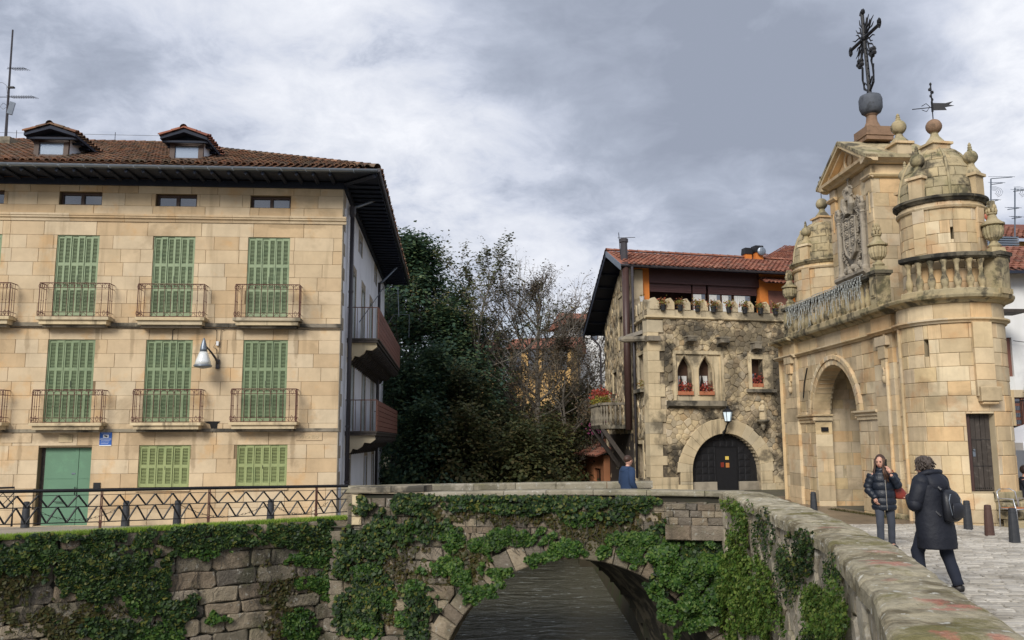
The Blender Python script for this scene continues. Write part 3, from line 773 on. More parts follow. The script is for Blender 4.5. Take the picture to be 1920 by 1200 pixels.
# second railing end at the left border
e2 = thing('gate_railing', 'end of a second black railing standing behind the first at the left edge', 'railing', EMB(-.8, EMB_TOP, -1.2), baked=True)
R2 = Fr((EMB(0, 0, -1.3).x, EMB(0, 0, -1.3).y), EMB.e, EMB.n); u1, z1 = R2.uv(27, 914); u0 = u1-2.6; zb = R2.uv(27, 985)[1]
B().tube([R2(u0, z1, 0), R2(u1, z1, 0), R2(u1, zb-.02, 0)], .02, 6).go('frame', M['iron'], e2)
for i in range(7):
    a = u0+(u1-u0)*i/7; c_ = u0+(u1-u0)*(i+1)/7; mm = (a+c_)/2; zm = z1-.33
    B().tube([R2(a, z1-.1, 0), R2(mm, zm, 0), R2(c_, z1-.1, 0)], .010, 4).go('zigzag_bar', M['iron'], e2)
    B().tube([R2(a, zm, 0), R2(mm, z1-.1, 0), R2(c_, zm, 0)], .010, 4).go('zigzag_bar', M['iron'], e2)
# ================================================================== BRIDGE
R = random.Random(21)
br = thing('stone_bridge', 'old stone arch bridge hung with ivy and ferns across the dark river', 'bridge', BR(AU, WZ, 0), baked=True)
SH = V((-1.1, 3.75, 0))
b = B(); slab_wall(b, BR, .03, BR_L+.6, -6.3, -1.22, -.5, -.03, circs=[(AU, AZ, AR+.18, -6.4)]); b.box(BR, -.8, .03, -6.3, -1.85, -.5, -.03); b.go('near_wall_core', M['river_joint'], br)
BF = Fr((BR.O.x+SH.x, BR.O.y+SH.y), BR.e, BR.n)
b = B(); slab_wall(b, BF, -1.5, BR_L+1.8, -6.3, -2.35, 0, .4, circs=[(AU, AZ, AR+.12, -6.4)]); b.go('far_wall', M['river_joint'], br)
b = B(); N = 40; a0 = -.25; arc = []
for i in range(N+1):
    a = -.12+(PI+.24)*i/N; arc.append((AU+AR*math.cos(a), AZ+AR*math.sin(a)))
for k in range(7):
    for (u, z) in arc: q = BR(u, z, 0)+SH*(k/6); b.v.append((q.x, q.y, q.z+.012*noise.noise(q*3)))
for k in range(6):
    for i in range(N): q = k*(N+1)+i; b.f.append((q, q+1, q+N+2, q+N+1))
b.go('arch_soffit', M['gate_black'], br)  # near-black stone colour puts the shade inside the arch into the soffit
# voussoirs : uneven long stones round the arch
nv = 31; angs = [0]
for i in range(nv): angs.append(angs[-1]+R.uniform(.8, 1.2))
angs = [PI*.02+PI*.96*a/angs[-1] for a in angs]; items = []
for a, c_ in zip(angs[:-1], angs[1:]):
    r1 = AR+R.uniform(.36, .50); g_ = .002
    pl = [(AU+r*math.cos(q), AZ+r*math.sin(q)) for r, q in ((AR-.02, c_-g_), (AR-.02, a+g_), (r1, a+g_), (r1+R.uniform(-.04, .04), c_-g_))]
    items.append((1, B().stone(BR, pl, R.uniform(.02, .06), .02, .002, .006, base=-.45)))
emit('voussoir', items, M['river_stone'], br)
# spandrel and pier stones
zs = zcourses(-5.6, -1.92, .20, .34, R); items = []
for r in courses(-.55, BR_L+.3, zs, .30, .78, [], R):
    pl = cut(worn(r, R, .016, .05), circs=[(AU, AZ, AR+.38, -9)])
    if pl: items.append((size(BR, pl), B().stone(BR, pl, R.uniform(-.01, .07), .022, .007, R.uniform(0, .01), base=-.1)))
uL, _ = BR.uv(795, 915); 
for r in courses(-.05, BR_L+.2, zcourses(-1.92, -1.22, .14, .22, R), .25, .6, [], R):
    items.append((size(BR, rect_poly(r)), B().stone(BR, rect_poly(r, R, .012), R.uniform(.0, .05), .018, .008, .008, base=-.1)))
emit('stone', items, M['river_stone'], br, 300, 'small_stones')
# string ledge, right-hand overhanging parapet block
u0, z0 = BR.uv(1248, 1012, .25); u1, _ = BR.uv(1362, 1012, .25); _, z1 = BR.uv(1300, 985, .25)
for a, c_ in ((u0, (u0+u1)/2-.08), ((u0+u1)/2-.08, u1+.1)):
    B().stone(BR, [(a, z0), (c_, z0), (c_, z1), (a, z1)], .32, .03, .004, .01, base=-.05).go('ledge_stone', M['river_stone'], br)
items = []
for r in courses(u0+.02, u1+.1, zcourses(z1, -1.24, .10, .17, R), .16, .4, [], R):
    items.append((1, B().stone(BR, rect_poly(r, R, .01), .25+R.uniform(0, .03), .015, .006, .006, base=-.05)))
emit('parapet_stone', items, M['river_stone'], br)
B().box(BR, u0+.03, u1+.1, z0+.05, -1.25, -.02, .22).go('parapet_core', M['river_joint'], br)
# copings : near parapet (humped), raised left piece, far parapet
def coping(fr, us, zf, th, h0, h1, mat, name='coping_stone', par=None, ov=.05):
    for a, c_ in zip(us[:-1], us[1:]):
        a += .006; c_ -= .006; q = B(); n_ = 4; zc_ = (zf(a)+zf(c_))/2
        prof = lambda z: [(h0, z-th), (h1-.01, z-th), (h1, z-th+.02), (h1, z-.03), (h1-.03, z), (h0+.03, z), (h0, z-.03)]
        ring = []
        for i in range(n_+1):
            u = a+(c_-a)*i/n_; zz = zf(u)
            ring += [fr(u, z+.008*noise.noise(fr(u, z, h)*4), h+.01*noise.noise(fr(u, z+5, h)*5)) for h, z in prof(zz)]
        k_ = 7; fs = [tuple(range(k_)), tuple(n_*k_+k for k in reversed(range(k_)))]
        for i in range(n_):
            for k in range(k_): fs.append((i*k_+k, (i+1)*k_+k, (i+1)*k_+(k+1) % k_, i*k_+(k+1) % k_))
        q.add(ring, fs); q.go(name, mat, par)
def zfun(fr, pxs, h=0.0):
    pts = [fr.uv(x, y, h) for x, y in pxs]
    return (lambda u: pw(u, [p[0] for p in pts], [p[1] for p in pts])), pts
zf, pts = zfun(BR, [(795, 923.5), (960, 920), (1090, 918.5), (1230, 919.5), (1372, 922)], .08)
us = [pts[0][0]]
while us[-1] < pts[-1][0]-.5: us.append(us[-1]+R.uniform(.75, 1.25))
us[-1] = pts[-1][0]+.25; coping(BR, us, zf, .105, -.42, .08, M['coping'], par=br)
b = B(); 
for a, c_ in zip(us[:-1], us[1:]): b.box(BR, a, c_, -2.1, (zf(a)+zf(c_))/2-.09, -.38, -.01)
b.go('parapet_core', M['river_joint'], br)
zf2, pts2 = zfun(BR, [(656, 913.5), (795, 911)], .1)
coping(BR, [pts2[0][0], (pts2[0][0]+pts2[1][0])/2+.1, pts2[1][0]], zf2, .13, -.45, .10, M['castle_dark'], par=br)
b = B().box(BR, pts2[0][0]+.05, pts2[1][0]-.05, -2.2, -1.15, -.4, -.01); b.go('end_parapet', M['river_joint'], br)
u9 = pts2[0][0]
for i, (za, zb_) in enumerate(((-1.15, -1.38), (-1.38, -1.62), (-1.62, -1.80))):
    B().stone(BR, [(u9+.03, zb_), (u9+.26, zb_), (u9+.26, za), (u9+.03, za)], .06, .015, .004, .004, base=-.4).go('end_block', M['castle_ashlar'], br)
BK = Fr((P(795, 905, 21.2).x, 21.2), (1, -.12), (-.12, -1))
zf3, pts3 = zfun(BK, [(640, 912), (795, 908.5), (960, 906), (1224, 902.5)])
us = [pts3[0][0]]
while us[-1] < pts3[-1][0]-.5: us.append(us[-1]+R.uniform(.8, 1.3))
us[-1] = pts3[-1][0]; coping(BK, us, zf3, .16, -.40, .04, M['coping'], par=br)
B().box(BK, us[0], us[-1]-.03, -2.2, -1.15, -.38, 0).go('far_parapet', M['river_stone'], br)
# ================================================================== NEAR RIVER WALL (right foreground)
R = random.Random(31)
NP = Pl(OUT); NLI = Pl(INN)
nw = thing('parapet_wall', 'long curved river parapet with worn mossy coping and red paint marks in the foreground', 'wall', NP(14, -5, 0), baked=True)
m = stonem('coping_near', [(.42, .37, .26), (.35, .305, .21), (.46, .41, .30), (.38, .33, .225)], ns=6, amt=.75, ds=2.6, lo=.49, dirt=(.115, .09, .045), streak=0, var=.75, bump=1.0, moss=(.15, .135, .035), mossamt=.75, spot=((.66, .64, .56), .8), bd=.05)
t = NT(m.node_tree); pn = [n_ for n_ in t.n if n_.type == 'BSDF_PRINCIPLED'][0]; src = pn.inputs['Base Color'].links[0].from_socket
pos = t.add('ShaderNodeNewGeometry').outputs['Position']; acc = None
nz_ = t.noise(pos, 13, 7, .75)
for (px, py, rx, ry, am) in ((1560, 992, .30, .08, .45), (1654, 1040, .26, .07, .65), (1674, 1063, .34, .09, .9), (1640, 1058, .18, .05, .8), (1672, 1092, .10, .05, .4), (1750, 1132, .20, .05, .8), (1800, 1143, .20, .05, .9), (1775, 1150, .25, .03, .8), (1774, 1199, .09, .07, .8), (1871, 1201, .13, .05, .8)):
    c_ = Pz(px, py, -1.0); d_ = t.vm('LENGTH', t.vm('DIVIDE', t.vm('SUBTRACT', pos, c_), (rx*.6, ry*1.6, 9)))
    k_ = t.m('MULTIPLY', t.ss(t.m('ADD', d_, t.m('MULTIPLY', t.m('SUBTRACT', nz_, .5), 3.6)), 1.1, .35), am*.6)
    acc = k_ if acc is None else t.m('MAXIMUM', acc, k_)
t.l.new(t.mix(acc, src, (.52, .15, .12)), pn.inputs['Base Color'])
def cap(s):   # s along OUT -> matching point on INN
    i = 0
    while i < len(NP.d)-1 and s > NP.L[i+1]: i += 1
    t_ = (s-NP.L[i])/(NP.L[i+1]-NP.L[i]); return V((*NP(s, 0).xy, 0)), NLI.p[i].lerp(NLI.p[i+1], t_)
def capz(s): return pw(s, [0, 8, 20, 23], [-1.0, -1.0, -1.0, -.99])
S1 = NP.L[-1]-.55; s0 = 2.0; ss_ = [s0]
while ss_[-1] < S1-.8: ss_.append(ss_[-1]+R.uniform(.85, 1.35))
ss_[-1] = S1
for a, c_ in zip(ss_[:-1], ss_[1:]):
    q = B(); nu = max(6, int(14*min(1, 5/max(1, NP((a+c_)/2, 0).y)))+4); nv_ = 14; tilt = R.uniform(-.008, .008); lift = R.uniform(-.006, .006)
    for i in range(nu+1):
        f_ = i/nu; s = a+.007+(c_-a-.014)*f_; o_, i_ = cap(s); o2 = o_+(o_-i_).normalized()*.07; zz = capz(s)+lift+tilt*(f_-.5)
        e = min(f_, 1-f_)*(c_-a); ez = -.018*max(0, 1-e/.03)
        prof = [(0, -.15), (0, -.04), (.03, -.012)]+[(.03+.94*(k+.5)/(nv_-4), 0) for k in range(nv_-4)]+[(.97, -.014), (1, -.05)]
        for k, (w_, dz) in enumerate(prof):
            p_ = o2.lerp(i_, w_); crown = .022*(1-(2*w_-1)**2)
            nz2 = .016*noise.noise(V((p_.x*2.3, p_.y*2.3, 3)))+.008*noise.noise(V((p_.x*9, p_.y*9, 1)))
            jx = .012*noise.noise(V((p_.x*7, p_.y*7, dz*30))) if k < 3 else 0
            q.v.append((p_.x+jx, p_.y+jx, zz+dz+crown+(nz2 if k > 0 else 0)+ez))
    L_ = len(prof)
    for i in range(nu):
        for k in range(L_-1): q.f.append((i*L_+k, i*L_+k+1, (i+1)*L_+k+1, (i+1)*L_+k))
    q.f.append(tuple(range(L_-1, -1, -1))); q.f.append(tuple(nu*L_+k for k in range(L_)))
    q.go('coping_stone', M['coping_near'], nw)
b = B(); N = 40
for i in range(N+1):
    s = s0+(S1+.3-s0)*i/N; o_, i_ = cap(s); o_ = o_+(i_-o_).normalized()*.05; i_ = i_+(o_-i_).normalized()*.03
    b.v += [(o_.x, o_.y, -6.2), (o_.x, o_.y, -1.13), (i_.x, i_.y, -1.06), (i_.x, i_.y, -2.4)]
for i in range(N):
    for k in range(3): q = i*4+k; b.f.append((q, q+4, q+5, q+1))
b.f.append((0, 1, 2, 3)); b.go('wall_core', M['near_wall_joint'], nw)
items = []
for pl in rubble(3.5, S1+.5, -5.6, -1.14, .40, .26, R):
    p_ = NP(pl[0][0], 0); items.append((size(NP, pl), B().stone(NP, pl, R.uniform(.0, .05), .03, .003, R.uniform(.0, .012), base=-.1)))
emit('stone', items, M['near_wall_stone'], nw, 295, 'small_stones')
# ================================================================== LEFT HOUSE
R = random.Random(41)
lh = thing('stone_house', 'sandstone town house with green louvred shutters, iron balconies and a low tiled roof', 'house', (HO.x-5, HO.y+4, -2.25), baked=True)
UW = -12.6                                    # left end of the built facade
_, ZT = LF.uv(600, 352); ZT += .12
wins = []; 
def lw(x0, x1, y0, y1):
    a, zt = LF.uv(x0, y0); c_, _ = LF.uv(x1, y0); _, zb = LF.uv((x0+x1)/2-2, y1); return (a, c_, zb, zt)
att = [lw(-70, 9, 355, 381), lw(112, 192, 358.5, 383.5), lw(292.5, 370, 363, 387), lw(470, 545.5, 366.5, 390)]
top = [lw(-76, 4.5, 438, 590), lw(108, 187, 440.5, 592), lw(289, 366.5, 442.5, 593), lw(466, 544, 445, 594)]
mid = [lw(-95, -5, 637, 790), lw(91, 179, 636.5, 791.5), lw(275, 361.5, 637, 791), lw(457, 540, 637.5, 790.5)]
low = [lw(261.5, 357, 835.5, 914), lw(444.5, 539, 834, 911.5)]
door = list(lw(80, 172, 839, 982)); door[2] = -2.25; door = tuple(door)
rec = door[0]-.12, door[1], -2.3, door[3]+.02
holes = att+top+mid+low+[(door[0]-.1, door[1], -2.3, door[3])]
b = B(); slab_wall(b, LF, UW, -.02, -2.6, ZT, -.4, -.02, holes); b.go('wall', M['ashlar_joint'], lh)
# ashlar courses: heights in the photo about 25 px (0.37 m)
zc1 = LF.uv(320, 403)[1]; zc0 = LF.uv(320, 417)[1]; zs1 = LF.uv(320, 606)[1]; zs0 = LF.uv(320, 613)[1]; zr1 = LF.uv(320, 804)[1]; zr0 = LF.uv(320, 810)[1]
items = []
def fill(za, zb, n_, wmin=.45, wmax=1.15):
    zs = [za+(zb-za)*i/n_ for i in range(n_+1)]
    for r in courses(UW, 0, zs, wmin, wmax, holes, R):
        if r[1]-r[0] < .08 or r[3]-r[2] < .06: continue
        pl = rect_poly(r)
        if r[1] <= LF.uv(-5, 600)[0]: items.append((0, B().stone(LF, pl, 0, .006, .0035)))
        else: items.append((size(LF, pl), B().stone(LF, pl, R.uniform(-.003, .006), .007, .004)))
za0 = att[2][2]; za1 = att[2][3]
fill(-2.35, low[1][2]-.02, 2, .6, 1.3); fill(low[1][2]-.02, low[1][3], 3); fill(low[1][3], zr0, 1, .8, 1.8)
zm1 = mid[2][3]; fill(zr1, zr1+.14, 1, .6, 1.4); fill(zr1+.14, zm1, 6); fill(zm1, zs0, 1, .7, 1.6)
zt1 = top[2][3]; fill(zs1, zs1+.16, 1, .6, 1.4); fill(zs1+.16, zt1, 6); fill(zt1, zc0, 1, .7, 1.6)
fill(zc1, za0, 1, .8, 1.7); fill(za0, za1, 1, .5, 1.0); fill(za1, ZT, 1, .5, 1.6)
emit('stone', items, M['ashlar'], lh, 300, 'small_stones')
# string courses
def band(prof, name='string_course', mat=M['ashlar'], u1_=.0):
    for a, c_ in zip(*(lambda q: (q[:-1], q[1:]))([UW, -9.2, -7.6, -6.1, -4.7, -3.1, -1.5, u1_])):
        B().sweep(LF, prof, [a+.003, c_-.003]).go(name, mat, lh)
dz = zc1-zc0
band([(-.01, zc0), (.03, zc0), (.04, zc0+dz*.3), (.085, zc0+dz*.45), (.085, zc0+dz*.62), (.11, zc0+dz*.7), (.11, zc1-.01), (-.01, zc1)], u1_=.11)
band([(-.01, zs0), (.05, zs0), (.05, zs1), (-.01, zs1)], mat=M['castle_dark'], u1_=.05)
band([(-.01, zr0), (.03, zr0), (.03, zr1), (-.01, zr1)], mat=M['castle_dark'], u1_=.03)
B().tube([LF(UW, zs0-.03, .035), LF(-6, zs0-.04, .035), LF(.03, zs0-.05, .035)], .012, 5).go('cable', M['iron'], lh)
# attic windows
for (a, c_, z0, z1) in att:
    f_ = B(); q = (c_-a)
    f_.box(LF, a, c_, z0, z0+.045, -.22, -.14); f_.box(LF, a, c_, z1-.07, z1, -.22, -.14)
    for s in (a, a+q/2-.04, c_-.06): f_.box(LF, s, s+(.06 if s != a+q/2-.04 else .09), z0, z1, -.215, -.135)
    w_ = f_.go('window', M['window_brown'], lh); B().box(LF, a, c_, z0, z1, -.21, -.19).go('pane', M['glass'], w_)
# shutters -----------------------------------------------------------
def shutter(w_, mat, tiers, nl=6, open_=None, leafbase='shutter_leaf'):
    a, c_, z0, z1 = w_; g_ = .022; a2, c2 = a+g_, c_-g_; wl = (c2-a2)/nl
    B().box(LF, a, a+g_, z0, z1, -.14, -.03).box(LF, c_-g_, c_, z0, z1, -.14, -.03).box(LF, a, c_, z1-g_, z1, -.141, -.029).go('shutter_frame', mat, lh)
    B().box(LF, a+.005, c_-.005, z0+.005, z1-.005, -.18, -.16).go('shutter_backing', M['dark_gap'], lh)
    for i in range(nl):
        ua, ub = a2+wl*i+.003, a2+wl*(i+1)-.003; ho = -.085+(.02 if i % 2 else 0)+R.uniform(-.006, .006); st = wl*.17; rl_ = .045
        q = B(); q.box(LF, ua, ua+st, z0+.01, z1-g_-.004, ho, ho+.035); q.box(LF, ub-st, ub, z0+.01, z1-g_-.004, ho, ho+.035)
        zz = [z0+.01]+[z0+(z1-z0)*k for k in tiers]+[z1-g_-.004]
        for k, z in enumerate(zz):
            rz = rl_*1.6 if k == 0 else rl_
            if k == 0: q.box(LF, ua+st, ub-st, z, z+rz*1.3, ho+.002, ho+.033)
            elif k == len(zz)-1: q.box(LF, ua+st, ub-st, z-rz*1.3, z, ho+.002, ho+.033)
            else: q.box(LF, ua+st, ub-st, z-rz, z+rz, ho+.002, ho+.033)
        lf = q.go(leafbase, mat, lh); s = B()
        for k in range(len(zz)-1):
            za = zz[k]+(rl_*2.08 if k == 0 else rl_); zb = zz[k+1]-(rl_*1.3 if k == len(zz)-2 else rl_); nsl = int((zb-za)/.037)
            for j in range(nsl):
                z = za+(zb-za)*(j+.5)/nsl
                s.add([LF(ua+st, z+.011, ho+.006), LF(ub-st, z+.011, ho+.006), LF(ub-st, z-.005, ho+.023), LF(ua+st, z-.005, ho+.023),
                       LF(ua+st, z+.006, ho+.004), LF(ub-st, z+.006, ho+.004), LF(ub-st, z-.010, ho+.021), LF(ua+st, z-.010, ho+.021)],
                      [(0, 1, 2, 3), (3, 2, 6, 7), (4, 7, 6, 5), (0, 4, 5, 1)])
        s.go('louvres', mat, lf, kind='stuff')
    B().tube([LF((a+c_)/2+.02, z0+(z1-z0)*.42, -.03), LF((a+c_)/2+.02, z0+(z1-z0)*.50, -.03)], .010, 5).go('bolt', M['iron'], lh)
for w_ in top: shutter(w_, M['shutter_top'], (.335, .64))
for w_ in mid: shutter(w_, M['shutter_mid'], (.345, .64))
for w_ in low: shutter(w_, M['shutter_low'], (.50,))
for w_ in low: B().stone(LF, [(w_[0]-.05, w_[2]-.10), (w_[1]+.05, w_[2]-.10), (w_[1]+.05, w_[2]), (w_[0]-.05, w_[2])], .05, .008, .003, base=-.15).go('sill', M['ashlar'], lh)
# door ---------------------------------------------------------------
a, c_, z0, z1 = door; sp = a+(c_-a)*.70
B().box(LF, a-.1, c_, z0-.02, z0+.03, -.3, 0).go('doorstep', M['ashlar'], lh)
B().box(LF, a-.1, a+.02, z0, z1, -.32, -.20).go('door_jamb', M['dark_wood'], lh)
for k, (x0, x1) in enumerate(((a+.02, sp), (sp+.008, c_-.005))):
    q = B(); q.box(LF, x0, x1, z0+.02, z1-.02, -.20, -.165); st = .07 if k else .10
    for zz_ in (z0+.02, z0+(z1-z0)*.60, z1-.10): q.box(LF, x0, x1, zz_, zz_+.012, -.17, -.156)
    q.box(LF, x1-st, x1, z0+.02, z1-.02, -.17, -.152)
    d_ = q.go('door_leaf', M['green_door'], lh)
    if k == 0:
        B().box(LF, x1-.16, x1-.06, z0+(z1-z0)*.655, z0+(z1-z0)*.675, -.165, -.145).go('letter_slot', M['zinc'], d_)
        B().tube([LF(x1-.56, z0+.66, -.11), LF(x1-.30, z0+.655, -.11)], .012, 6).go('door_bar', M['iron'], d_)
        B().tube([LF(x1-.03, z0+.84, -.10), LF(x1-.03, z0+1.06, -.10)], .013, 6).go('handle', M['iron'], d_)
# front balconies ------------------------------------------------------
def balcony(x0, x1, ys, yb, yr):
    """x0,x1 slab ends, ys slab top, yb slab bottom, yr rail top at its front plane"""
    H = .42; a, z1_ = LF.uv(x0, ys, H); c_, _ = LF.uv(x1, ys, H); _, z0_ = LF.uv((x0+x1)/2, yb, H); _, zr = LF.uv((x0+x1)/2, yr, H)
    t_ = z1_-z0_
    q = B(); q.box(LF, a, c_, z1_-t_*.42, z1_, -.01, H); q.box(LF, a+.07, c_-.07, z0_, z1_-t_*.42, -.01, H-.06)
    sl_ = q.go('balcony', M['castle_ashlar'], lh); B().box(LF, a+.13, c_-.13, z0_-t_*.35, z0_, -.01, H-.16).go('balcony_corbel', M['castle_dark'], sl_)
    r = B(); f0, f1 = a+.045, c_-.045; hh = H-.045
    for z in (zr, zr-.13, z1_+.13, z1_+.02):
        r.tube([LF(f0, z, 0), LF(f0, z, hh), LF(f1, z, hh), LF(f1, z, 0)], .013 if z == zr else .008, 4)
    n_ = 10
    pts = [(f0+(f1-f0)*i/n_, hh) for i in range(n_+1)]+[(f0, hh*k/3) for k in (1, 2)]+[(f1, hh*k/3) for k in (1, 2)]
    for k, (u, h) in enumerate(pts):
        cor = k in (0, n_) 
        r.tube([LF(u, z1_, h), LF(u, zr, h)], .014 if cor else .0085, 4)
        r.sph(LF(u, (z1_+zr)/2, h), .018, 5, 4); 
    for i in range(n_):
        u = f0+(f1-f0)*(i+.5)/n_; w2 = (f1-f0)/n_*.5
        r.tube([LF(u+w2*math.cos(k*PI/6), zr-.13+.12*math.sin(k*PI/6), hh) for k in range(7)], .007, 3)
        if i % 2 == 0: r.tube([LF(u-w2, z1_+.03, hh), LF(u, z1_+.12, hh), LF(u+w2, z1_+.03, hh)], .007, 3)
    for u in (f0, f1, f0+.10, f1-.10):
        for sg in (1, -1):
            r.tube([LF(u+sg*.035*math.sin(k*PI/5), z1_+.04+.028*k, hh) for k in range(6)], .008, 3)
            r.tube([LF(u+sg*.03*math.sin(k*PI/5), zr-.15+.026*k, hh) for k in range(6)], .007, 3)
    r.go('balcony_railing', M['rust_iron'], sl_)
for q in ((-58, 17, 592, 606, 529), (66, 203, 593, 607, 530), (252, 383, 594, 608, 532), (436, 563, 595, 609, 533),
          (-72, 3, 792, 806, 731), (53, 190, 793, 806, 731), (243, 376, 792.5, 805, 730), (428, 556, 791.5, 804, 729)): balcony(*q)
# lamp, sign, plaques, cables --------------------------------------------
u, z = LF.uv(409, 683); lp = thing('wall_lamp', 'grey cone street lamp with clear glass shade on the sandstone facade', 'street lamp', LF(u, z, 0), baked=True)
B().box(LF, u-.05, u+.05, z-.13, z+.13, 0, .07).go('bracket_plate', M['dark_pipe'], lp)
lx, lzz = LF.uv(382, 650, .55)
arm = [LF(u, z+.02, .06), LF(u-.02, z+.14, .2), LF(u-.10, z+.30, .38), LF(lx+.05, lzz+.02, .53)]
B().tube(arm, [.035, .032, .026, .02], 8).go('arm', M['dark_pipe'], lp)
c0 = LF(lx, lzz, .55)
B().lathe(c0, [(.10, -.14), (.095, -.06), (.075, .05), (.045, .16), (.02, .23), (.005, .24)], 16).go('cap', M['zinc'], lp, smooth=True)
B().lathe(c0, [(.10, -.14), (.14, -.24), (.19, -.38), (.22, -.50)], 18).go('glass_shade', M['lamp_glass'], lp, smooth=True)
B().lathe(c0, [(.225, -.50), (.245, -.52), (.245, -.54), (.20, -.565), (.05, -.60), (.01, -.60)], 18).go('rim', M['zinc'], lp, smooth=True)
ub, zb = LF.uv(409, 645); uc_, zc_ = LF.uv(407, 613); ud, zd = LF.uv(413, 613)
B().tube([LF(uc_-.05, zs0-.06, .04), LF(uc_, zs0-.08, .04), LF(ub-.04, zb+.05, .04), LF(ub-.11, zb-.10, .05), LF(ub-.03, zb-.14, .05), LF(u, z+.12, .06)], .009, 4).go('lamp_cable', M['iron'], lp)
B().tube([LF(ud+.12, zs0-.06, .04), LF(ud+.04, zs0-.09, .04), LF(ud+.03, zb-.05, .04), LF(ub+.06, zb-.18, .05), LF(u+.02, z+.12, .06)], .009, 4).go('lamp_cable', M['iron'], lp)
B().box(LF, ub-.035, ub+.03, zb-.05, zb+.07, .02, .08).go('junction_box', M['white_plastic'], lp)
B().tube([LF(LF.uv(325, 613)[0]+.05, zs0-.06, .03), LF(LF.uv(325, 613)[0], zs0-.1, .03), LF(LF.uv(323, 636)[0], LF.uv(323, 638)[1], .02)], .010, 4).go('cable', M['iron'], lh)
u0, z1 = LF.uv(188, 809); u1, z0 = LF.uv(209, 836)
sg = thing('camera_notice', 'blue and white camera warning notice on the wall above and beside the green door', 'sign', LF((u0+u1)/2, z0, 0), baked=True)
B().box(LF, u0, u1, z0, z1, .006, .016).go('board', M['blue_sign'], sg)
H_ = z1-z0; W_ = u1-u0
B().box(LF, u0, u1, z0, z0+H_*.06, .016, .0185).box(LF, u0+W_*.02, u1-W_*.02, z0+H_*.46, z0+H_*.49, .016, .0185).box(LF, u0+W_*.28, u0+W_*.75, z0+H_*.56, z0+H_*.78, .016, .0185).go('white_field', M['sign_white'], sg)
B().prism(LF, [(u0+W_*.36, z0+H_*.68), (u0+W_*.56, z0+H_*.60), (u0+W_*.66, z0+H_*.64), (u0+W_*.62, z0+H_*.70), (u0+W_*.40, z0+H_*.74)], .0185, .020).go('camera_symbol', M['dark_gap'], sg)
def text(s, fr, u0, u1, zc_, hgt, h, mat, parent, name='lettering', ext=.002):
    cu = bpy.data.curves.new(name, 'FONT'); cu.body = s; cu.size = 1; cu.align_x = 'CENTER'; cu.align_y = 'CENTER'; cu.extrude = .01
    o = bpy.data.objects.new(name, cu); C.collection.objects.link(o); dg = bpy.context.evaluated_depsgraph_get(); me = bpy.data.meshes.new_from_object(o.evaluated_get(dg)); bpy.data.objects.remove(o)
    co = np.zeros(len(me.vertices)*3); me.vertices.foreach_get('co', co); co = co.reshape(-1, 3)
    w_ = np.ptp(co[:, 0]) or 1; hh = np.ptp(co[:, 1]) or 1; cx, cy = (co[:, 0].max()+co[:, 0].min())/2, (co[:, 1].max()+co[:, 1].min())/2
    vs = [fr((u0+u1)/2+(x-cx)/w_*(u1-u0), zc_+(y-cy)/hh*hgt, h+(ext if z > 0 else -ext)) for x, y, z in co]
    for v_, q in zip(me.vertices, vs): v_.co = q
    me.name = name; return link(name, me, mat, parent)
text("ZONA VIDEOVIGILADA", LF, u0+W_*.12, u1-W_*.12, z0+H_*.89, H_*.045, .018, M['sign_white'], sg)
for k in range(3): B().box(LF, u0+W_*.12, u1-W_*(.1+.08*k), z0+H_*(.36-.10*k), z0+H_*(.375-.10*k), .016, .0185).go('small_print', M['sign_white'], sg)
u0, z1 = LF.uv(556, 812); u1, z0 = LF.uv(604, 825.5)
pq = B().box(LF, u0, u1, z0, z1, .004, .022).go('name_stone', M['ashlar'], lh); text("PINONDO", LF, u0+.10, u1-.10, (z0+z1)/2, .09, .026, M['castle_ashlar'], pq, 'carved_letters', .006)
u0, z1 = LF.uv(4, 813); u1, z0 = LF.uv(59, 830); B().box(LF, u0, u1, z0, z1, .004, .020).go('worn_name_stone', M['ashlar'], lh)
u0, z1 = LF.uv(111, 815); u1, z0 = LF.uv(136, 829); q = B().box(LF, u0, u1, z0, z1, .004, .02).go('number_plaque', M['castle_ashlar'], lh)
u0, z1 = LF.uv(176, 905); u1, z0 = LF.uv(188, 916); B().box(LF, u0, u1, z0, z1, .004, .035).go('intercom', M['iron'], lh)
pl = [LF.uv(*q) for q in ((381, 790.5), (397, 790), (413, 790), (408, 795), (407, 803), (404, 811), (401, 806), (400, 800), (399, 812), (396, 804), (394, 795))]
B().prism(LF, list(reversed(pl)), .004, .02).go('tar_stain', M['dark_gap'], lh)
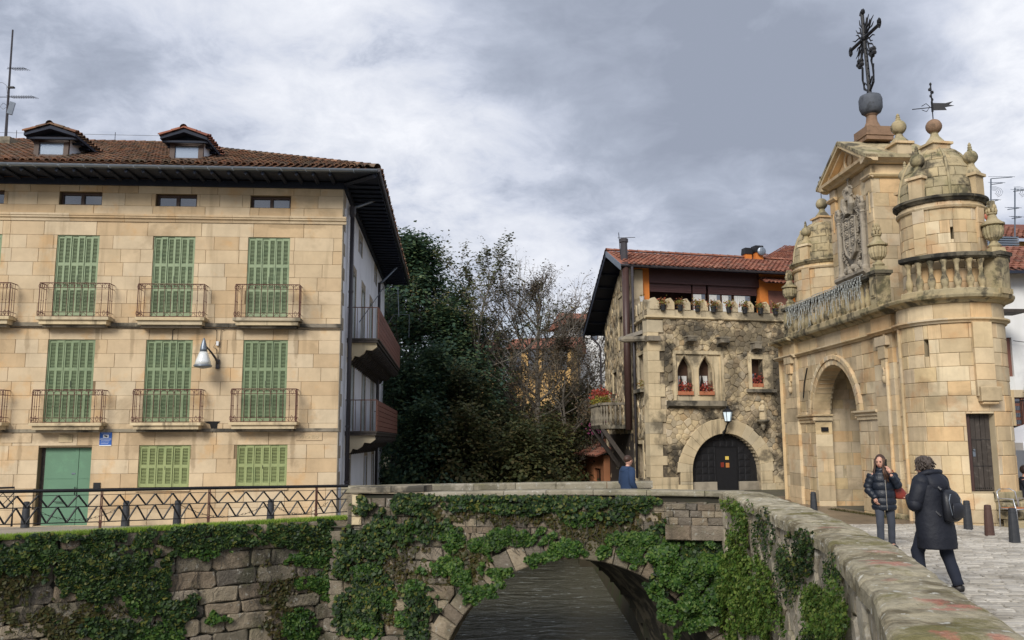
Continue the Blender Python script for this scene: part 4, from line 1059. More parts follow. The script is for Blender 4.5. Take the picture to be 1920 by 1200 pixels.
# side wall -----------------------------------------------------------
DEP = 15.8
side_w = []
def sw(x0, x1, y0, y1):
    a, z1 = LS.uv(x0, y0); c_, _ = LS.uv(x1, y0); _, z0 = LS.uv(x0, y1); return (a, c_, z0, z1)
sh = [sw(673.5, 679, 445, 474), sw(702.5, 706, 505, 530)]
def swin(a, w_, z0, z1): return (a, a+w_, z0, z1)
ZF1, ZF2 = .30, 3.05
for a in (2.6, 5.6, 8.6, 11.8): sh.append(swin(a, 1.0, ZF2+.02, ZF2+2.3))
for a in (2.6, 6.3, 9.6, 12.4): sh.append(swin(a, 1.0, ZF1+.02, ZF1+2.25))
for a in (2.2, 7.6, 10.6): sh.append(swin(a, .9, -2.2, -.55))
b = B(); slab_wall(b, LS, .03, DEP, -6.3, ZT+.05, -.4, 0, sh); b.go('side_wall', M['plaster'], lh)
for k, (a, c_, z0, z1) in enumerate(sh):
    if k < 2: B().box(LS, a, c_, z0, z1, -.25, -.2).go('side_window', M['window_brown'], lh)
    else:
        q = B().box(LS, a, c_, z0, z1, -.16, -.12); q.box(LS, a, a+.07, z0, z1, -.12, -.09).box(LS, c_-.07, c_, z0, z1, -.12, -.09).box(LS, (a+c_)/2-.05, (a+c_)/2+.05, z0, z1, -.12, -.09)
        q.go('side_shutter', M['shutter_mid'] if k < 10 else M['dark_wood'], lh)
    for (p0, p1, q0, q1) in ((a-.16, a, z0, z1+.02), (c_, c_+.16, z0, z1+.02), (a-.16, c_+.16, z1+.02, z1+.25)):
        B().box(LS, p0, p1, q0, q1, -.02, .012).go('window_surround', M['quoin_grey'], lh)
z = -2.3; k = 0
while z < ZT-.1:
    w_ = .62 if k % 2 else .36; B().stone(LS, [(0.0, z), (w_*(1.0 if k % 2 else .8), z), (w_*(1.0 if k % 2 else .8), z+.36), (0.0, z+.36)], .012, .006, .003).go('quoin', M['quoin_grey'], lh); z += .365; k += 1
B().box(LS, .6, DEP, -6.3, ZT, -11, -10.8).box(LS, DEP-.3, DEP, -6.3, ZT, -12.5, -.4).go('rear_wall', M['plaster'], lh)
# downpipes
def pipe(fr, pts, r, mat, par, name='downpipe', n_=8): return B().tube([fr(*p) for p in pts], r, n_).go(name, mat, par, smooth=True)
u, z = LS.uv(661, 405, .14); zt = z
pp = pipe(LS, [(u, -2.2, .14), (u, zt, .14)], .065, M['dark_pipe'], lh)
B().lathe(LS(u, 0, .14), [(.065, zt-.05), (.10, zt+.05), (.10, zt+.28), (.07, zt+.30)], 8).go('hopper', M['dark_pipe'], lh)
pipe(LS, [(u, zt+.25, .14), (u+.1, zt+.33, .3), (u+.6, ZT+.12, .95)], .05, M['zinc'], lh, 'gutter_pipe')
for z in (-1.2, .4, 2.4, 4.4): B().lathe(LS(u, z, .14), [(.075, 0), (.075, .06)], 8).go('pipe_clamp', M['dark_pipe'], lh)
u2, z2 = LS.uv(711.5, 530, .14); pipe(LS, [(u2, -2.2, .14), (u2, z2, .14)], .06, M['dark_pipe'], lh)
pipe(LS, [(u2, z2-.05, .14), (u2+.1, z2+.1, .3), (u2+.6, ZT+.12, .95)], .05, M['zinc'], lh, 'gutter_pipe')
# side balconies : reed screens, corbels, thin frames
def sbal(ua, ub, zb, zt, H=.92, cable=True):
    sl_ = B().box(LS, ua, ub, zb-.13, zb, 0, H).box(LS, ua-.03, ub+.03, zb-.05, zb-.01, 0, H+.04).go('side_balcony', M['dark_wood'], lh)
    r = B(); r.tube([LS(ua, zt, 0), LS(ua, zt, H), LS(ub, zt, H), LS(ub, zt, 0)], .015, 5)
    for i in range(7): r.tube([LS(ua, zb, H*i/6), LS(ua, zt, H*i/6)], .009, 4)
    for i in range(int((ub-ua)/.14)): u = ua+.14*i; r.tube([LS(u, zb, H), LS(u, zt, H)], .008, 3)
    r.go('side_railing', M['rust_iron'], sl_)
    n_ = 6; hh = (zt-zb)/n_
    for i in range(n_):
        B().box(LS, ua+.02, ub-.02, zb+hh*i+.012, zb+hh*(i+1)-.006, H+.018, H+.03).go('screen_strip', M['brown_red_board'], sl_)
    nc = int((ub-ua)/.55)
    for i in range(nc+1):
        u = ua+.12+(ub-ua-.3)*i/nc
        pr = [(0, zb-.13), (H-.05, zb-.13), (H-.02, zb-.25), (H*.82, zb-.36), (H*.62, zb-.34), (H*.55, zb-.46), (H*.40, zb-.55), (H*.25, zb-.52), (H*.18, zb-.64), (0, zb-.72)]
        q = B(); nn2 = len(pr); vs = [LS(u, z, h) for h, z in pr]+[LS(u+.14, z, h) for h, z in pr]
        q.add(vs, [tuple(range(nn2)), tuple(range(2*nn2-1, nn2-1, -1))]+[(k2, k2+nn2, (k2+1) % nn2+nn2, (k2+1) % nn2) for k2 in range(nn2)])
        q.go('corbel', M['castle_ashlar'] if i == 0 else M['dark_wood'], sl_)
ua = 1.55; sbal(ua, 12.6, 3.08, 4.02); sbal(ua, 11.4, .30, 1.22)
# drying frames on the upper balcony
fr_ = B().tube([LS(4, 3.9, .1), LS(4, 5.1, .9), LS(4, 5.1, 1.35), LS(4, 4.1, 1.4)], .014, 4).tube([LS(9, 3.6, .1), LS(9, 4.9, .9), LS(9, 4.9, 1.5), LS(9, 4.0, 1.5)], .014, 4)
fr_.tube([LS(4, 5.1, 1.0), LS(9, 4.9, 1.0)], .006, 3); fr_.go('drying_frame', M['zinc'], lh)
# eaves and roof ---------------------------------------------------------
OV = 1.05; ZE = LF.uv(320, 311, OV)[1]; ZE = ZE
UE0 = UW-1; DE = DEP
def RP(u, d, z=0): 
    """roof plan point: u along the front (0 = corner), d depth from the front wall"""
    p_ = LF.O+LF.e*u-LF.n*d; return V((p_.x, p_.y, z))
SL = .415
b = B(); zsf = ZE-.10
b.add([RP(UE0, -OV, zsf), RP(OV, -OV, zsf), RP(OV, DE+.6, zsf), RP(0, DE+.6, ZT+.06), RP(0, 0, ZT+.06), RP(UE0, 0, ZT+.06)], [(0, 1, 4, 5), (1, 2, 3, 4)])
b.go('soffit', M['eave_wood'], lh)
b = B(); u = UE0
while u < -.1:
    p0, p1 = RP(u, 0, ZT-.02), RP(u, -OV+.04, zsf-.05); b.tube([p0, p1], .055, 4); u += .46
items_r = b
for (d0) in [i*.46+.1 for i in range(int(DE/.46)+1)]:
    B().tube([RP(0, d0, ZT-.02), RP(OV-.04, d0, zsf-.05)], .055, 4).go('rafter', M['eave_wood'], lh)
u = UE0
while u < -.1: B().tube([RP(u, 0, ZT-.02), RP(u, -OV+.04, zsf-.05)], .055, 4).go('rafter', M['eave_wood'], lh); u += .46
B().tube([RP(0, 0, ZT-.02), RP(OV-.05, -OV+.05, zsf-.05)], .07, 4).go('hip_rafter', M['eave_wood'], lh)
B().box(LF, UE0, .02, ZT-.16, ZT+.02, .0, .10).box(LS, -.02, DE, ZT-.16, ZT+.02, .0, .10).go('wall_plate', M['eave_wood'], lh)
# gutter (segments)
u = OV+.02; seg = 0
while u > UE0:
    a = max(u-.66, UE0); q = B(); vs = []; n_ = 6
    for uu in (a+.004, u-.004):
        for k in range(n_+1):
            an = PI*k/n_; vs.append(RP(uu, -OV-.06-.075*math.cos(an), ZE-.02-.075*math.sin(an)))
    q.add(vs, [(k, k+1, n_+2+k, n_+1+k) for k in range(n_)]); q.sweep(Fr((RP(0, -OV).x, RP(0, -OV).y), LF.e, LF.n), [(-.02, ZE-.10), (-.005, ZE-.10), (-.005, ZE), (-.02, ZE)], [a, u])
    q.go('gutter', M['zinc'], lh); u -= .66
B().tube([RP(OV+.05, -OV-.1, ZE-.04), RP(OV+.05, 5, ZE-.04), RP(OV+.05, DE+.7, ZE-.04)], .055, 6).go('side_gutter', M['dark_pipe'], lh)
B().box(LS, -OV, DE+.7, ZE-.13, ZE+.0, OV-.03, OV).go('fascia', M['eave_wood'], lh)
# roof surfaces
TR = 8.8
def rz(d_): return ZE+.02+SL*d_
b = B(); 
b.add([RP(UE0-4, -OV, rz(0)), RP(OV, -OV, rz(0)), RP(OV-TR, -OV+TR, rz(TR)), RP(UE0-4, -OV+TR, rz(TR)), RP(OV, DE+.7, rz(0)), RP(OV-TR, DE+.7-TR+.6, rz(TR)), RP(UE0-4, DE+.7, rz(0))],
      [(0, 1, 2, 3), (1, 4, 5, 2), (4, 6, 3, 5)])
b.go('roof', M['tile'], lh); ROOF = b
def tiles(O, e, s, wmax, lmax, inside, wdt=.21, exp=.34, jit=.012, R=R, r=.085):
    """roman tiles: O corner, e along the eave, s up the slope"""
    n_ = e.cross(s).normalized(); out = []
    if n_.z < 0: n_ = -n_
    for i in range(int(wmax/wdt)):
        for j in range(int(lmax/exp)):
            u, d_ = (i+.5)*wdt, j*exp
            if not inside(u, d_+exp*.5): continue
            q = B(); vs = []; c0_ = O+e*(u+R.uniform(-jit, jit))+s*(d_-.05+R.uniform(-.02, .02))+n_*R.uniform(0, .012); c1_ = O+e*(u+R.uniform(-jit, jit))+s*(d_+exp+.03)
            for c_, rr, l in ((c0_, r*1.06, .035), (c1_, r*.82, .0)):
                for k in range(5):
                    a = PI*k/4; vs.append(c_-e*(rr*math.cos(a))+n_*(rr*.8*math.sin(a)+l))
            for k in range(5):
                a = PI*k/4; vs.append(c0_-e*(r*.8*math.cos(a))+n_*(r*.62*math.sin(a)+.03))
            q.add(vs, [(k, k+1, 6+k, 5+k) for k in range(4)]+[(k, 10+k, 11+k, k+1) for k in range(4)])
            out.append((1/(1+(c0_.length)**2), q))
    return out
sd = (-LF.n*1.0+V((0, 0, SL))); sk = sd.length; sdn = sd/sk
DORM = [(LF.uv(72, 292, -.3)[0], LF.uv(122, 292, -.3)[0]), (LF.uv(327, 298, -.3)[0], LF.uv(376, 298, -.3)[0])]
tl = tiles(RP(UE0, -OV-.05, rz(0)+.02), LF.e, sdn, OV-UE0, TR*sk, lambda u, d_: (u < OV-UE0-d_/sk) and not any(a-.1 < UE0+u < c_+.1 and 1.0 < d_/sk < 3.2 for a, c_ in DORM))
ss2 = (-LS.n+V((0, 0, SL))).normalized()
tl2 = tiles(RP(OV+.05, -OV, rz(0)+.02), -LF.n, ss2, DE+OV, TR*sk, lambda u, d_: u > d_/sk)
emit('roof_tile', tl+[(s_*.3, q) for s_, q in tl2], M['tile'], lh, 300, 'roof_tiles')
def ridge(pts, mat, par, r=.12, step=.36, name='ridge_tile'):
    for a, c_ in zip(pts[:-1], pts[1:]):
        n_ = max(1, int((c_-a).length/step)); d_ = (c_-a)/n_
        for i in range(n_):
            q = B(); p0 = a+d_*i-d_*.06; p1 = a+d_*(i+1)+d_*.04; ax = d_.cross(V((0, 0, 1))).normalized(); up = ax.cross(d_).normalized()
            vs = [p_+ax*(rr*math.cos(PI*k/6))+up*(rr*math.sin(PI*k/6)-.02) for p_, rr in ((p0, r*1.05), (p1, r*.85)) for k in range(7)]
            q.add(vs, [(k, k+1, 8+k, 7+k) for k in range(6)]).go(name, mat, par)
ridge([RP(OV, -OV, rz(0)+.05), RP(OV-TR, -OV+TR, rz(TR)+.05)], M['tile'], lh)
ridge([RP(OV-TR, -OV+TR, rz(TR)+.05), RP(UE0-3, -OV+TR, rz(TR)+.05)], M['tile'], lh)
B().tube([RP(OV-TR, TR-OV, rz(TR)+.35), RP(UE0-3, TR-OV, rz(TR)+.35)], .008, 3).go('ridge_wire', M['iron'], lh)
for uu in (-13.2, -11.2, -9.6): B().tube([RP(uu, TR-OV, rz(TR)), RP(uu, TR-OV, rz(TR)+.45)], .012, 4).go('wire_post', M['iron'], lh)
# dormers
for (x0, x1, yt, yb, ya, xg0, xg1, xa, yg) in ((75, 121, 264, 292, 229, 44, 141, 92, 246), (329, 373, 271, 298.5, 236, 300, 388, 349, 253)):
    HF = -.32; f = LF; dd = lambda px, py, h=HF: LF.uv(px, py, h)
    a, zt = dd(x0, yt); c_, _ = dd(x1, yt); _, zb = dd(x0, yb); um, zg = dd(xa, ya, HF+.35); ug0, ze = dd(xg0, yg, HF+.35); ug1, _ = dd(xg1, yg, HF+.35)
    dm = B().box(f, a-.12, c_+.12, zb-.25, zt+.14, -3.0, HF-.02).go('dormer', M['plaster'], lh)
    q = B().box(f, a-.14, a, zb-.1, zt+.10, HF-.05, HF+.04).box(f, c_, c_+.14, zb-.1, zt+.10, HF-.05, HF+.04).box(f, a-.14, c_+.14, zt, zt+.12, HF-.05, HF+.045).box(f, a-.14, c_+.14, zb-.06, zb, HF-.05, HF+.045)
    q.box(f, a, c_, zt-.045, zt, HF-.04, HF+.02).box(f, a, c_, zb, zb+.04, HF-.04, HF+.02)
    q.go('dormer_frame', M['window_brown'], dm); B().box(f, a, c_, zb, zt, HF-.03, HF-.01).go('pane', M['window_sky'], dm)
    um = (a+c_)/2; hw = (ug1-ug0)/2; um2 = (ug0+ug1)/2
    L_ = 3.2; zr_ = zg-.08
    q = B(); vs = [(um2-hw, ze-.03), (um2, zr_), (um2+hw, ze-.03), (um2+hw, ze-.11), (um2, zr_-.10), (um2-hw, ze-.11)]
    n_ = 6; q.add([f(u, z, HF+.33) for u, z in vs]+[f(u, z, HF-L_) for u, z in vs], [tuple(range(n_)), tuple(range(2*n_-1, n_-1, -1))]+[(k, k+n_, (k+1) % n_+n_, (k+1) % n_) for k in range(n_)])
    q.go('dormer_roof', M['eave_wood'], dm)
    B().prism(f, [(a-.12, zt+.1), (c_+.12, zt+.1), (um2, zr_-.1)], HF-.1, HF-.02).go('dormer_gable', M['eave_wood'], dm)
    for k in range(7): 
        hh = HF+.2-.45*k; B().box(f, um2-hw+.03, um2+hw-.03, ze-.17, ze-.11, hh-.05, hh+.03).go('dormer_rafter', M['eave_wood'], dm)
    tt = []
    for sg in (-1, 1):
        o0 = f(um2+sg*hw, ze-.0, HF+.36); e_ = -f.n; s_ = (f.e*(-sg)*hw+V((0, 0, zr_-ze))).normalized(); Ls = math.hypot(hw, zr_-ze)
        tt += tiles(o0, e_, s_, L_, Ls+.05, lambda u, d_: True, exp=.30)
    emit('dormer_tile', [(1, q_) for _, q_ in tt], M['tile_red'] if x0 > 200 else M['tile'], dm, 120)
    for sg in (-1, 1): ridge([f(um2+sg*hw, ze+.02, HF+.30), f(um2, zr_+.05, HF+.30)], M['tile_red'] if x0 > 200 else M['tile'], dm, .085, .26, 'verge_tile')
    ridge([f(um2, zr_+.04, HF+.38), f(um2, zr_+.04, HF-L_)], M['tile'], dm, .1)
# aerial mast on the ridge
pb = P(10, 268, 28.5); pt = P(24, 56, 28.5)
an = thing('tv_aerial', 'tall aerial mast with two yagi antennas above the left roof', 'antenna', pb, baked=True)
B().tube([pb+V((-.1, 0, -1)), pb, P(17, 160, 28.5), pt], [.06, .05, .035, .028], 6).go('mast', M['dark_pipe'], an)
for (xa, xb, yy, cx) in ((13, 50, 129, 18), (-60, 66, 182, 16)):
    q = B().tube([P(xa, yy, 28.5), P(xb, yy, 28.5)], .012, 4); n_ = int((xb-cx)/4.5)
    for i in range(n_): c0 = P(cx+4+i*4.5, yy, 28.5); q.tube([c0+V((0, -.25, -.05)), c0+V((0, .25, .05))], .009, 3)
    q.go('yagi', M['iron'], an)
c0 = P(21, 203, 28.4); B().obox(c0, .16, .12, .44, .3, 1.0, Matrix.Rotation(.2, 3, 'Y')).go('amplifier_box', M['zinc'], an)
B().obox(P(21, 164, 28.4), .22, .1, .05).go('amplifier_box', M['iron'], an)
B().tube([P(14, 177, 28.5), P(12, 160, 28.5), P(5, 155, 28.5), P(-5, 155, 28.5)], .008, 3).tube([P(14, 200, 28.5), P(6, 205, 28.5), P(0, 200, 28.5), P(6, 193, 28.5), P(13, 198, 28.5)], .008, 3).go('aerial_cable', M['iron'], an)
B().obox(P(12, 272, 28.3), .5, .5, .45).go('chimney_stub', M['castle_dark'], lh)
# bollards with chain on the left street
def bollard():
    bo = thing('bollard', 'x', 'bollard', (0, 0, 0), 0, 'iron bollards round the bridge')
    B().lathe((0, 0, 0), [(.115, 0), (.112, .05), (.096, .45), (.082, .60), (.086, .605), (.086, .63), (.080, .635), (.078, .68), (.060, .695), (.01, .70)], 16).go('post', M['bollard_iron'], bo)
    q = B()
    for k in range(11): z = .10+k*.045; r_ = .115-.033*z/.6+.003; q.lathe((0, 0, 0), [(r_-.01, z), (r_, z+.006), (r_, z+.018), (r_-.01, z+.024)], 16)
    q.go('ribs', M['bollard_iron'], bo, kind='stuff'); return bo
bol0 = bollard(); first = True; LB = []
def lstreet_px(px, py):
    """where a pixel's ray meets the left street"""
    d = pix_dir(px, py); s_ = 10.0
    for _ in range(4000):
        q = d*s_
        a = -(V((q.x, q.y, 0))-EMB.O).dot(EMB.n); c_ = (V((q.x, q.y, 0))-LF.O).dot(LF.n)+.4
        zz = lerp(EMB_TOP-.02, -2.25, a/(a+c_)) if a > 0 else -99
        if q.z <= zz: return V((q.x, q.y, zz))
        s_ += .01
    return q
for (px, py, lab) in ((47, 983, 'black ribbed bollard left of the green door'), (235, 979, 'black ribbed bollard just right of the green door'), (332, 975, 'black ribbed bollard below the left ground-floor shutter'), (507, 972, 'black ribbed bollard below the right ground-floor shutter')):
    u_ = LF.uv(px, py, .75)[0]; p_ = LF(u_, -2.18, .75); sc = .95
    o = bol0 if first else dup(bol0, (0, 0, 0)); first = False; o.location = p_; o['label'] = lab; o.scale = (sc, sc, sc*1.0); LB.append(p_)
def chain(a, c_, sag, name, lab, n_=26):
    q = B(); prev = None
    for i in range(n_):
        f_ = (i+.5)/n_; p_ = a.lerp(c_, f_)+V((0, 0, -4*sag*f_*(1-f_))); f2 = (i+.8)/n_; p2 = a.lerp(c_, f2)+V((0, 0, -4*sag*f2*(1-f2)))
        d_ = (p2-p_).normalized(); s_ = V((0, 0, 1)).cross(d_).normalized() if i % 2 else V((0, 0, 1)); s_ = (s_-d_*s_.dot(d_)).normalized(); L_ = (c_-a).length/n_*.72
        q.tube([p_+d_*(L_*math.cos(k*PI/4))+s_*(.022*math.sin(k*PI/4)) for k in range(8)], .006, 3, closed=True)
    o = q.go(name, M['iron'], None, label=lab, cat='chain', group='chains hanging between the bollards')
for a, c_, sg, lab in ((LB[0], LB[1], .40, 'iron chain sagging in front of the green door'), (LB[2], LB[3], .36, 'iron chain sagging between the two bollards under the shutters')):
    chain(a+V((0, 0, .58)), c_+V((0, 0, .58)), sg, 'chain', lab)
e_ = LF(-.1, -2.1, .9); chain(LB[3]+V((0, 0, .58)), e_+V((0, 0, .5)), .3, 'chain', 'iron chain running from the rightmost street bollard to the bridge end')
# ================================================================== CRENELLATED STONE HOUSE
R = random.Random(51)
c0 = P(1222, 905, 32.3)
CF = Fr((c0.x, c0.y), (1, .26), (.26, -1)); CS = Fr((c0.x, c0.y), (-.057, 1), (-1, -.057))
GZ = -1.95
ch = thing('crenellated_house', 'rubble stone house with battlements, twin pointed windows and a big round black doorway', 'house', CF(2.5, GZ, -3), baked=True)
def cw(x0, x1, y0, y1, h=0, fr=CF):
    a, z1 = fr.uv(x0, y0, h); c_, _ = fr.uv(x1, y0, h); _, z0 = fr.uv((x0+x1)/2, y1, h); return [min(a, c_), max(a, c_), z0, z1]
ZL = CF.uv(1300, 597)[1]; UR = CF.uv(1480, 700)[0]+1.2; ZP = CF.uv(1300, 582)[1]; ZM = CF.uv(1300, 561)[1]
au0, az = CF.uv(1298, 880); au1, _ = CF.uv(1426, 880); ar = (au1-au0)/2; auc = (au0+au1)/2; az = CF.uv(1362, 813)[1]-ar
tw = [cw(1270, 1296, 668, 741), cw(1310, 1335, 668, 741)]; frm = cw(1260, 1355, 657, 751); rw = cw(1408, 1430, 673, 726); rfr = cw(1401, 1447, 664, 730)
low = (auc-ar, auc+ar, GZ-.5, az)
b = B(); slab_wall(b, CF, 0, UR, GZ-.6, ZP, -.5, -.03, [tuple(q) for q in tw]+[tuple(rw), low], [(auc, az, ar, az)]); b.go('front_wall', M['rubble_joint'], ch)
RECT = [tuple(frm), tuple(rfr), (-.1, CF.uv(1246, 700)[0], GZ-1, ZL)]
items = []
VR = .58
for pl in rubble(0, UR, GZ+.55, ZL-.02, .29, .18, R, RECT, [(auc, az, ar+VR-.02, -99)]):
    if min(p[1] for p in pl) < az-.2 and auc-ar-VR < sum(p[0] for p in pl)/len(pl) < auc+ar+VR: continue
    items.append((size(CF, pl), B().stone(CF, pl, R.uniform(-.01, .045), .018, .003, R.uniform(0, .012), base=-.06)))
emit('rubble_stone', items, M['rubble'], ch, 300, 'rubble_stones')
for z0, z1, k in ((GZ+.28, GZ+.56, 0), (GZ, GZ+.28, 1), (GZ-.3, GZ, 2)):
    for r in courses(-.04, UR, [z0, z1], .6, 1.3, [(auc-ar-(VR if k == 0 else 0), auc+ar+(VR if k == 0 else 0), GZ-1, az)], R): B().stone(CF, rect_poly(r), .045, .012, .004, base=-.05).go('base_stone', M['castle_ashlar'], ch)
z = GZ+.56; k = 0
uq = CF.uv(1246, 700)[0]
while z < ZL-.15:
    w_ = uq*(1.0 if k % 2 else .72)+R.uniform(-.04, .04); h_ = R.uniform(.34, .5); h_ = min(h_, ZL-.02-z)
    B().stone(CF, [(-.035, z), (w_, z), (w_, z+h_), (-.035, z+h_)], .035, .012, .004, base=-.4).go('quoin', M['castle_ashlar'], ch)
    B().stone(CS, [(0, z), (.22+.16*(k % 2), z), (.22+.16*(k % 2), z+h_), (0, z+h_)], .036, .012, .004, base=-.05).go('quoin', M['castle_ashlar'], ch)
    z += h_; k += 1
# voussoirs
nv = 17
for i in range(nv):
    a, c_ = PI*i/nv, PI*(i+1)/nv; ro = ar+VR+R.uniform(-.05, .06)
    B().stone(CF, [(auc+r*math.cos(q), az+r*math.sin(q)) for r, q in ((ar, c_), (ar, (a+c_)/2), (ar, a), (ro, a), (ro, c_))], .05, .012, .004, base=-.3).go('voussoir', M['castle_ashlar'], ch)
zz = GZ+.56
for sg in (-1, 1):
    ua, ub = (auc-ar-VR+.08, auc-ar) if sg < 0 else (auc+ar, auc+ar+VR-.08)
    for z0, z1 in ((GZ+.28, az-.35), (az-.35, az)):
        if z1 > z0+.05: B().stone(CF, [(ua, z0), (ub, z0), (ub, z1), (ua, z1)], .05, .012, .004, base=-.3).go('jamb_stone', M['castle_ashlar'], ch)
# black door with raised panels, small wicket
zd0 = CF.uv(1362, 903, -.2)[1]
q = B(); N = 24
vs = [(auc-ar-.02, zd0), (auc+ar+.02, zd0), (auc+ar+.02, az)]+[(auc+(ar+.02)*math.cos(PI*i/N), az+(ar+.02)*math.sin(PI*i/N)) for i in range(1, N)]+[(auc-ar-.02, az)]
gd = q.prism(CF, vs, -.34, -.28).go('gate_door', M['black_door'], ch)
st = .26
for i in range(int(2*ar/st)+1):
    for j in range(int((az+ar-zd0)/st)+1):
        u0, z0 = auc-ar+.02+i*st, zd0+.02+j*st; cu, cz_ = u0+st/2, z0+st/2
        if cz_ > az and math.hypot(max(abs(cu-auc)+st*.35, 0), cz_+st*.3-az) > ar: continue
        if u0+st > auc+ar: continue
        B().stone(CF, rect_poly((u0, u0+st, z0, z0+st)), -.262, .02, .016, .008, base=-.29).go('door_panel', M['black_door'], gd)
uw0, _ = CF.uv(1343, 880, -.2); uw1, _ = CF.uv(1384, 880, -.2); zw1 = CF.uv(1362, 838, -.2)[1]; zw0 = CF.uv(1362, 919, -.2)[1]
wk = B().box(CF, uw0, uw1, zw0-.1, zw1, -.29, -.24).go('wicket_door', M['black_door'], ch)
B().box(CF, uw0-.02, uw0+.02, zw0, zw1, -.24, -.22).box(CF, uw1-.02, uw1+.02, zw0, zw1, -.24, -.22).box(CF, uw0, uw1, zw1-.02, zw1+.02, -.24, -.22).go('wicket_frame', M['iron'], wk)
for (x0, x1, y0, y1, mm) in ((1360, 1366.5, 855.5, 862, 'yellow_sticker'), (1351.5, 1357.5, 867, 876, 'bag_red'), (1361, 1367.5, 868, 876.5, 'orange_sticker')):
    a, c_, z0, z1 = cw(x0, x1, y0, y1, -.22); B().box(CF, a, c_, z0, z1, -.238, -.226).go('sticker', M[mm], wk)
    if mm == 'yellow_sticker': B().lathe((0, 0, 0), [(.02, 0), (.02, .004)], 8); 
for ua, ub in ((auc-ar-.01, uw0-.01), (uw1+.01, auc+ar+.01)):
    B().stone(CF, [(ua, GZ-.4), (ub, GZ-.4), (ub, zd0), (ua, zd0)], -.12, .012, .003, base=-.4).go('threshold_block', M['quoin_grey'], ch)
# twin window
a, c_, z0, z1 = frm
def ogive(u0, u1, zs, zt, n_=7):
    w_ = u1-u0; hh = zt-zs; left = []; right = []
    for i in range(n_+1):
        f_ = i/n_; x = (w_/2)*(1-math.cos(f_*PI/2))**.95; left.append((u0+x, zs+hh*f_)); right.append((u1-x, zs+hh*f_))
    return left, right
q = B(); 
def ogive_panel(q, a, c_, z0, z1, op, h0, h1):
    """stone panel a..c_, z0..z1 pierced by pointed openings"""
    strips = []
    for (o0, o1, ob, ot) in op:
        zs = ob+(ot-ob)*.60; n_ = 7; l, r = ogive(o0, o1, zs, ot, n_)
        us_ = [p[0] for p in l]+[p[0] for p in reversed(r)]; zz_ = [p[1] for p in l]+[p[1] for p in reversed(r)]
        for i in range(len(us_)-1):
            if us_[i+1]-us_[i] < 1e-5: continue
            vs = [(us_[i], zz_[i]), (us_[i+1], zz_[i+1]), (us_[i+1], z1), (us_[i], z1)]; q.prism(CF, vs, h0, h1)
    cs = [a]+[x for o in op for x in (o[0], o[1])]+[c_]
    for i in range(0, len(cs), 2): q.box(CF, cs[i], cs[i+1], z0, z1, h0, h1)
    for o in op:
        if o[2] > z0: q.box(CF, o[0], o[1], z0, o[2], h0, h1)
ogive_panel(q, a+.10, c_-.10, z0, z1-.12, [tuple(w_) for w_ in tw], -.22, -.02); tp = q.go('window_tracery', M['castle_ashlar'], ch)
q = B(); q.box(CF, a, a+.12, z0, z1, -.1, .05).box(CF, c_-.12, c_, z0, z1, -.1, .05).box(CF, a, c_, z1-.13, z1, -.1, .052).go('window_frame_stone', M['castle_ashlar'], ch)
for w_ in tw:
    q = B(); zs = w_[2]+(w_[3]-w_[2])*.60; l, r = ogive(w_[0]-.05, w_[1]+.05, zs, w_[3]+.07)
    q.tube([CF(u, z, -.01) for u, z in [(w_[0]-.05, w_[2])]+l+list(reversed(r))+[(w_[1]+.05, w_[2])]], .035, 6).go('arch_moulding', M['castle_ashlar'], ch)
    f_ = B().box(CF, w_[0], w_[1], w_[2], w_[3], -.42, -.38).go('window', M['window_brown'], ch)
    mid_ = (w_[0]+w_[1])/2; zt_ = w_[2]+(w_[3]-w_[2])*.52
    B().box(CF, w_[0]+.05, w_[1]-.05, w_[2]+.05, zt_, -.38, -.37).go('pane', M['glass_dark'], f_)
    qq = B(); n_ = 10
    for sg in (-1, 1):
        vs = []
        for i in range(n_+1):
            f2 = i/n_; u = (w_[0]+.05 if sg < 0 else w_[1]-.05)-sg*(w_[1]-w_[0]-.1)*.46*f2
            vs += [CF(u, zt_-.01, -.355+.012*(i % 2)), CF((w_[0]+.05 if sg < 0 else w_[1]-.05)-sg*(w_[1]-w_[0]-.1)*.46*f2*.35, w_[2]+.1, -.355+.012*(i % 2))]
        qq.add(vs, [(2*i, 2*i+2, 2*i+3, 2*i+1) for i in range(n_)])
    qq.go('curtain', M['curtain'], f_)
    bx = B().box(CF, w_[0]-.02, w_[1]+.03, w_[2]+.01, w_[2]+.15, -.15, .05).go('flower_box', M['terracotta'], ch)
a, c_, z0, z1 = cw(1254, 1362, 751, 761, .2); q = B().sweep(CF, [(0, z0-.10), (.08, z0-.08), (.20, z0), (.24, z0), (.24, z1), (0, z1)], [a, c_]).go('sill', M['castle_dark'], ch)
a, c_, z0, z1 = rfr; q = B().box(CF, a, rw[0], z0, z1, -.25, .03).box(CF, rw[1], c_, z0, z1, -.25, .03).box(CF, rw[0], rw[1], rw[3], z1, -.25, .032).box(CF, rw[0], rw[1], z0, rw[2], -.25, .032); q.go('window_frame_stone', M['castle_ashlar'], ch)
f_ = B().box(CF, rw[0], rw[1], rw[2], rw[3], -.4, -.35).go('window', M['window_brown'], ch); B().box(CF, rw[0]+.06, rw[1]-.06, rw[2]+.06, rw[2]+(rw[3]-rw[2])*.5, -.35, -.34).go('pane', M['glass_dark'], f_)
B().box(CF, rw[0]+.04, rw[1]-.02, rw[2]+.01, rw[2]+.15, -.2, .02).go('flower_box', M['terracotta'], ch)
B().box(CF, a-.12, c_+.05, z0-.12, z0, 0, .18).go('sill', M['castle_dark'], ch)
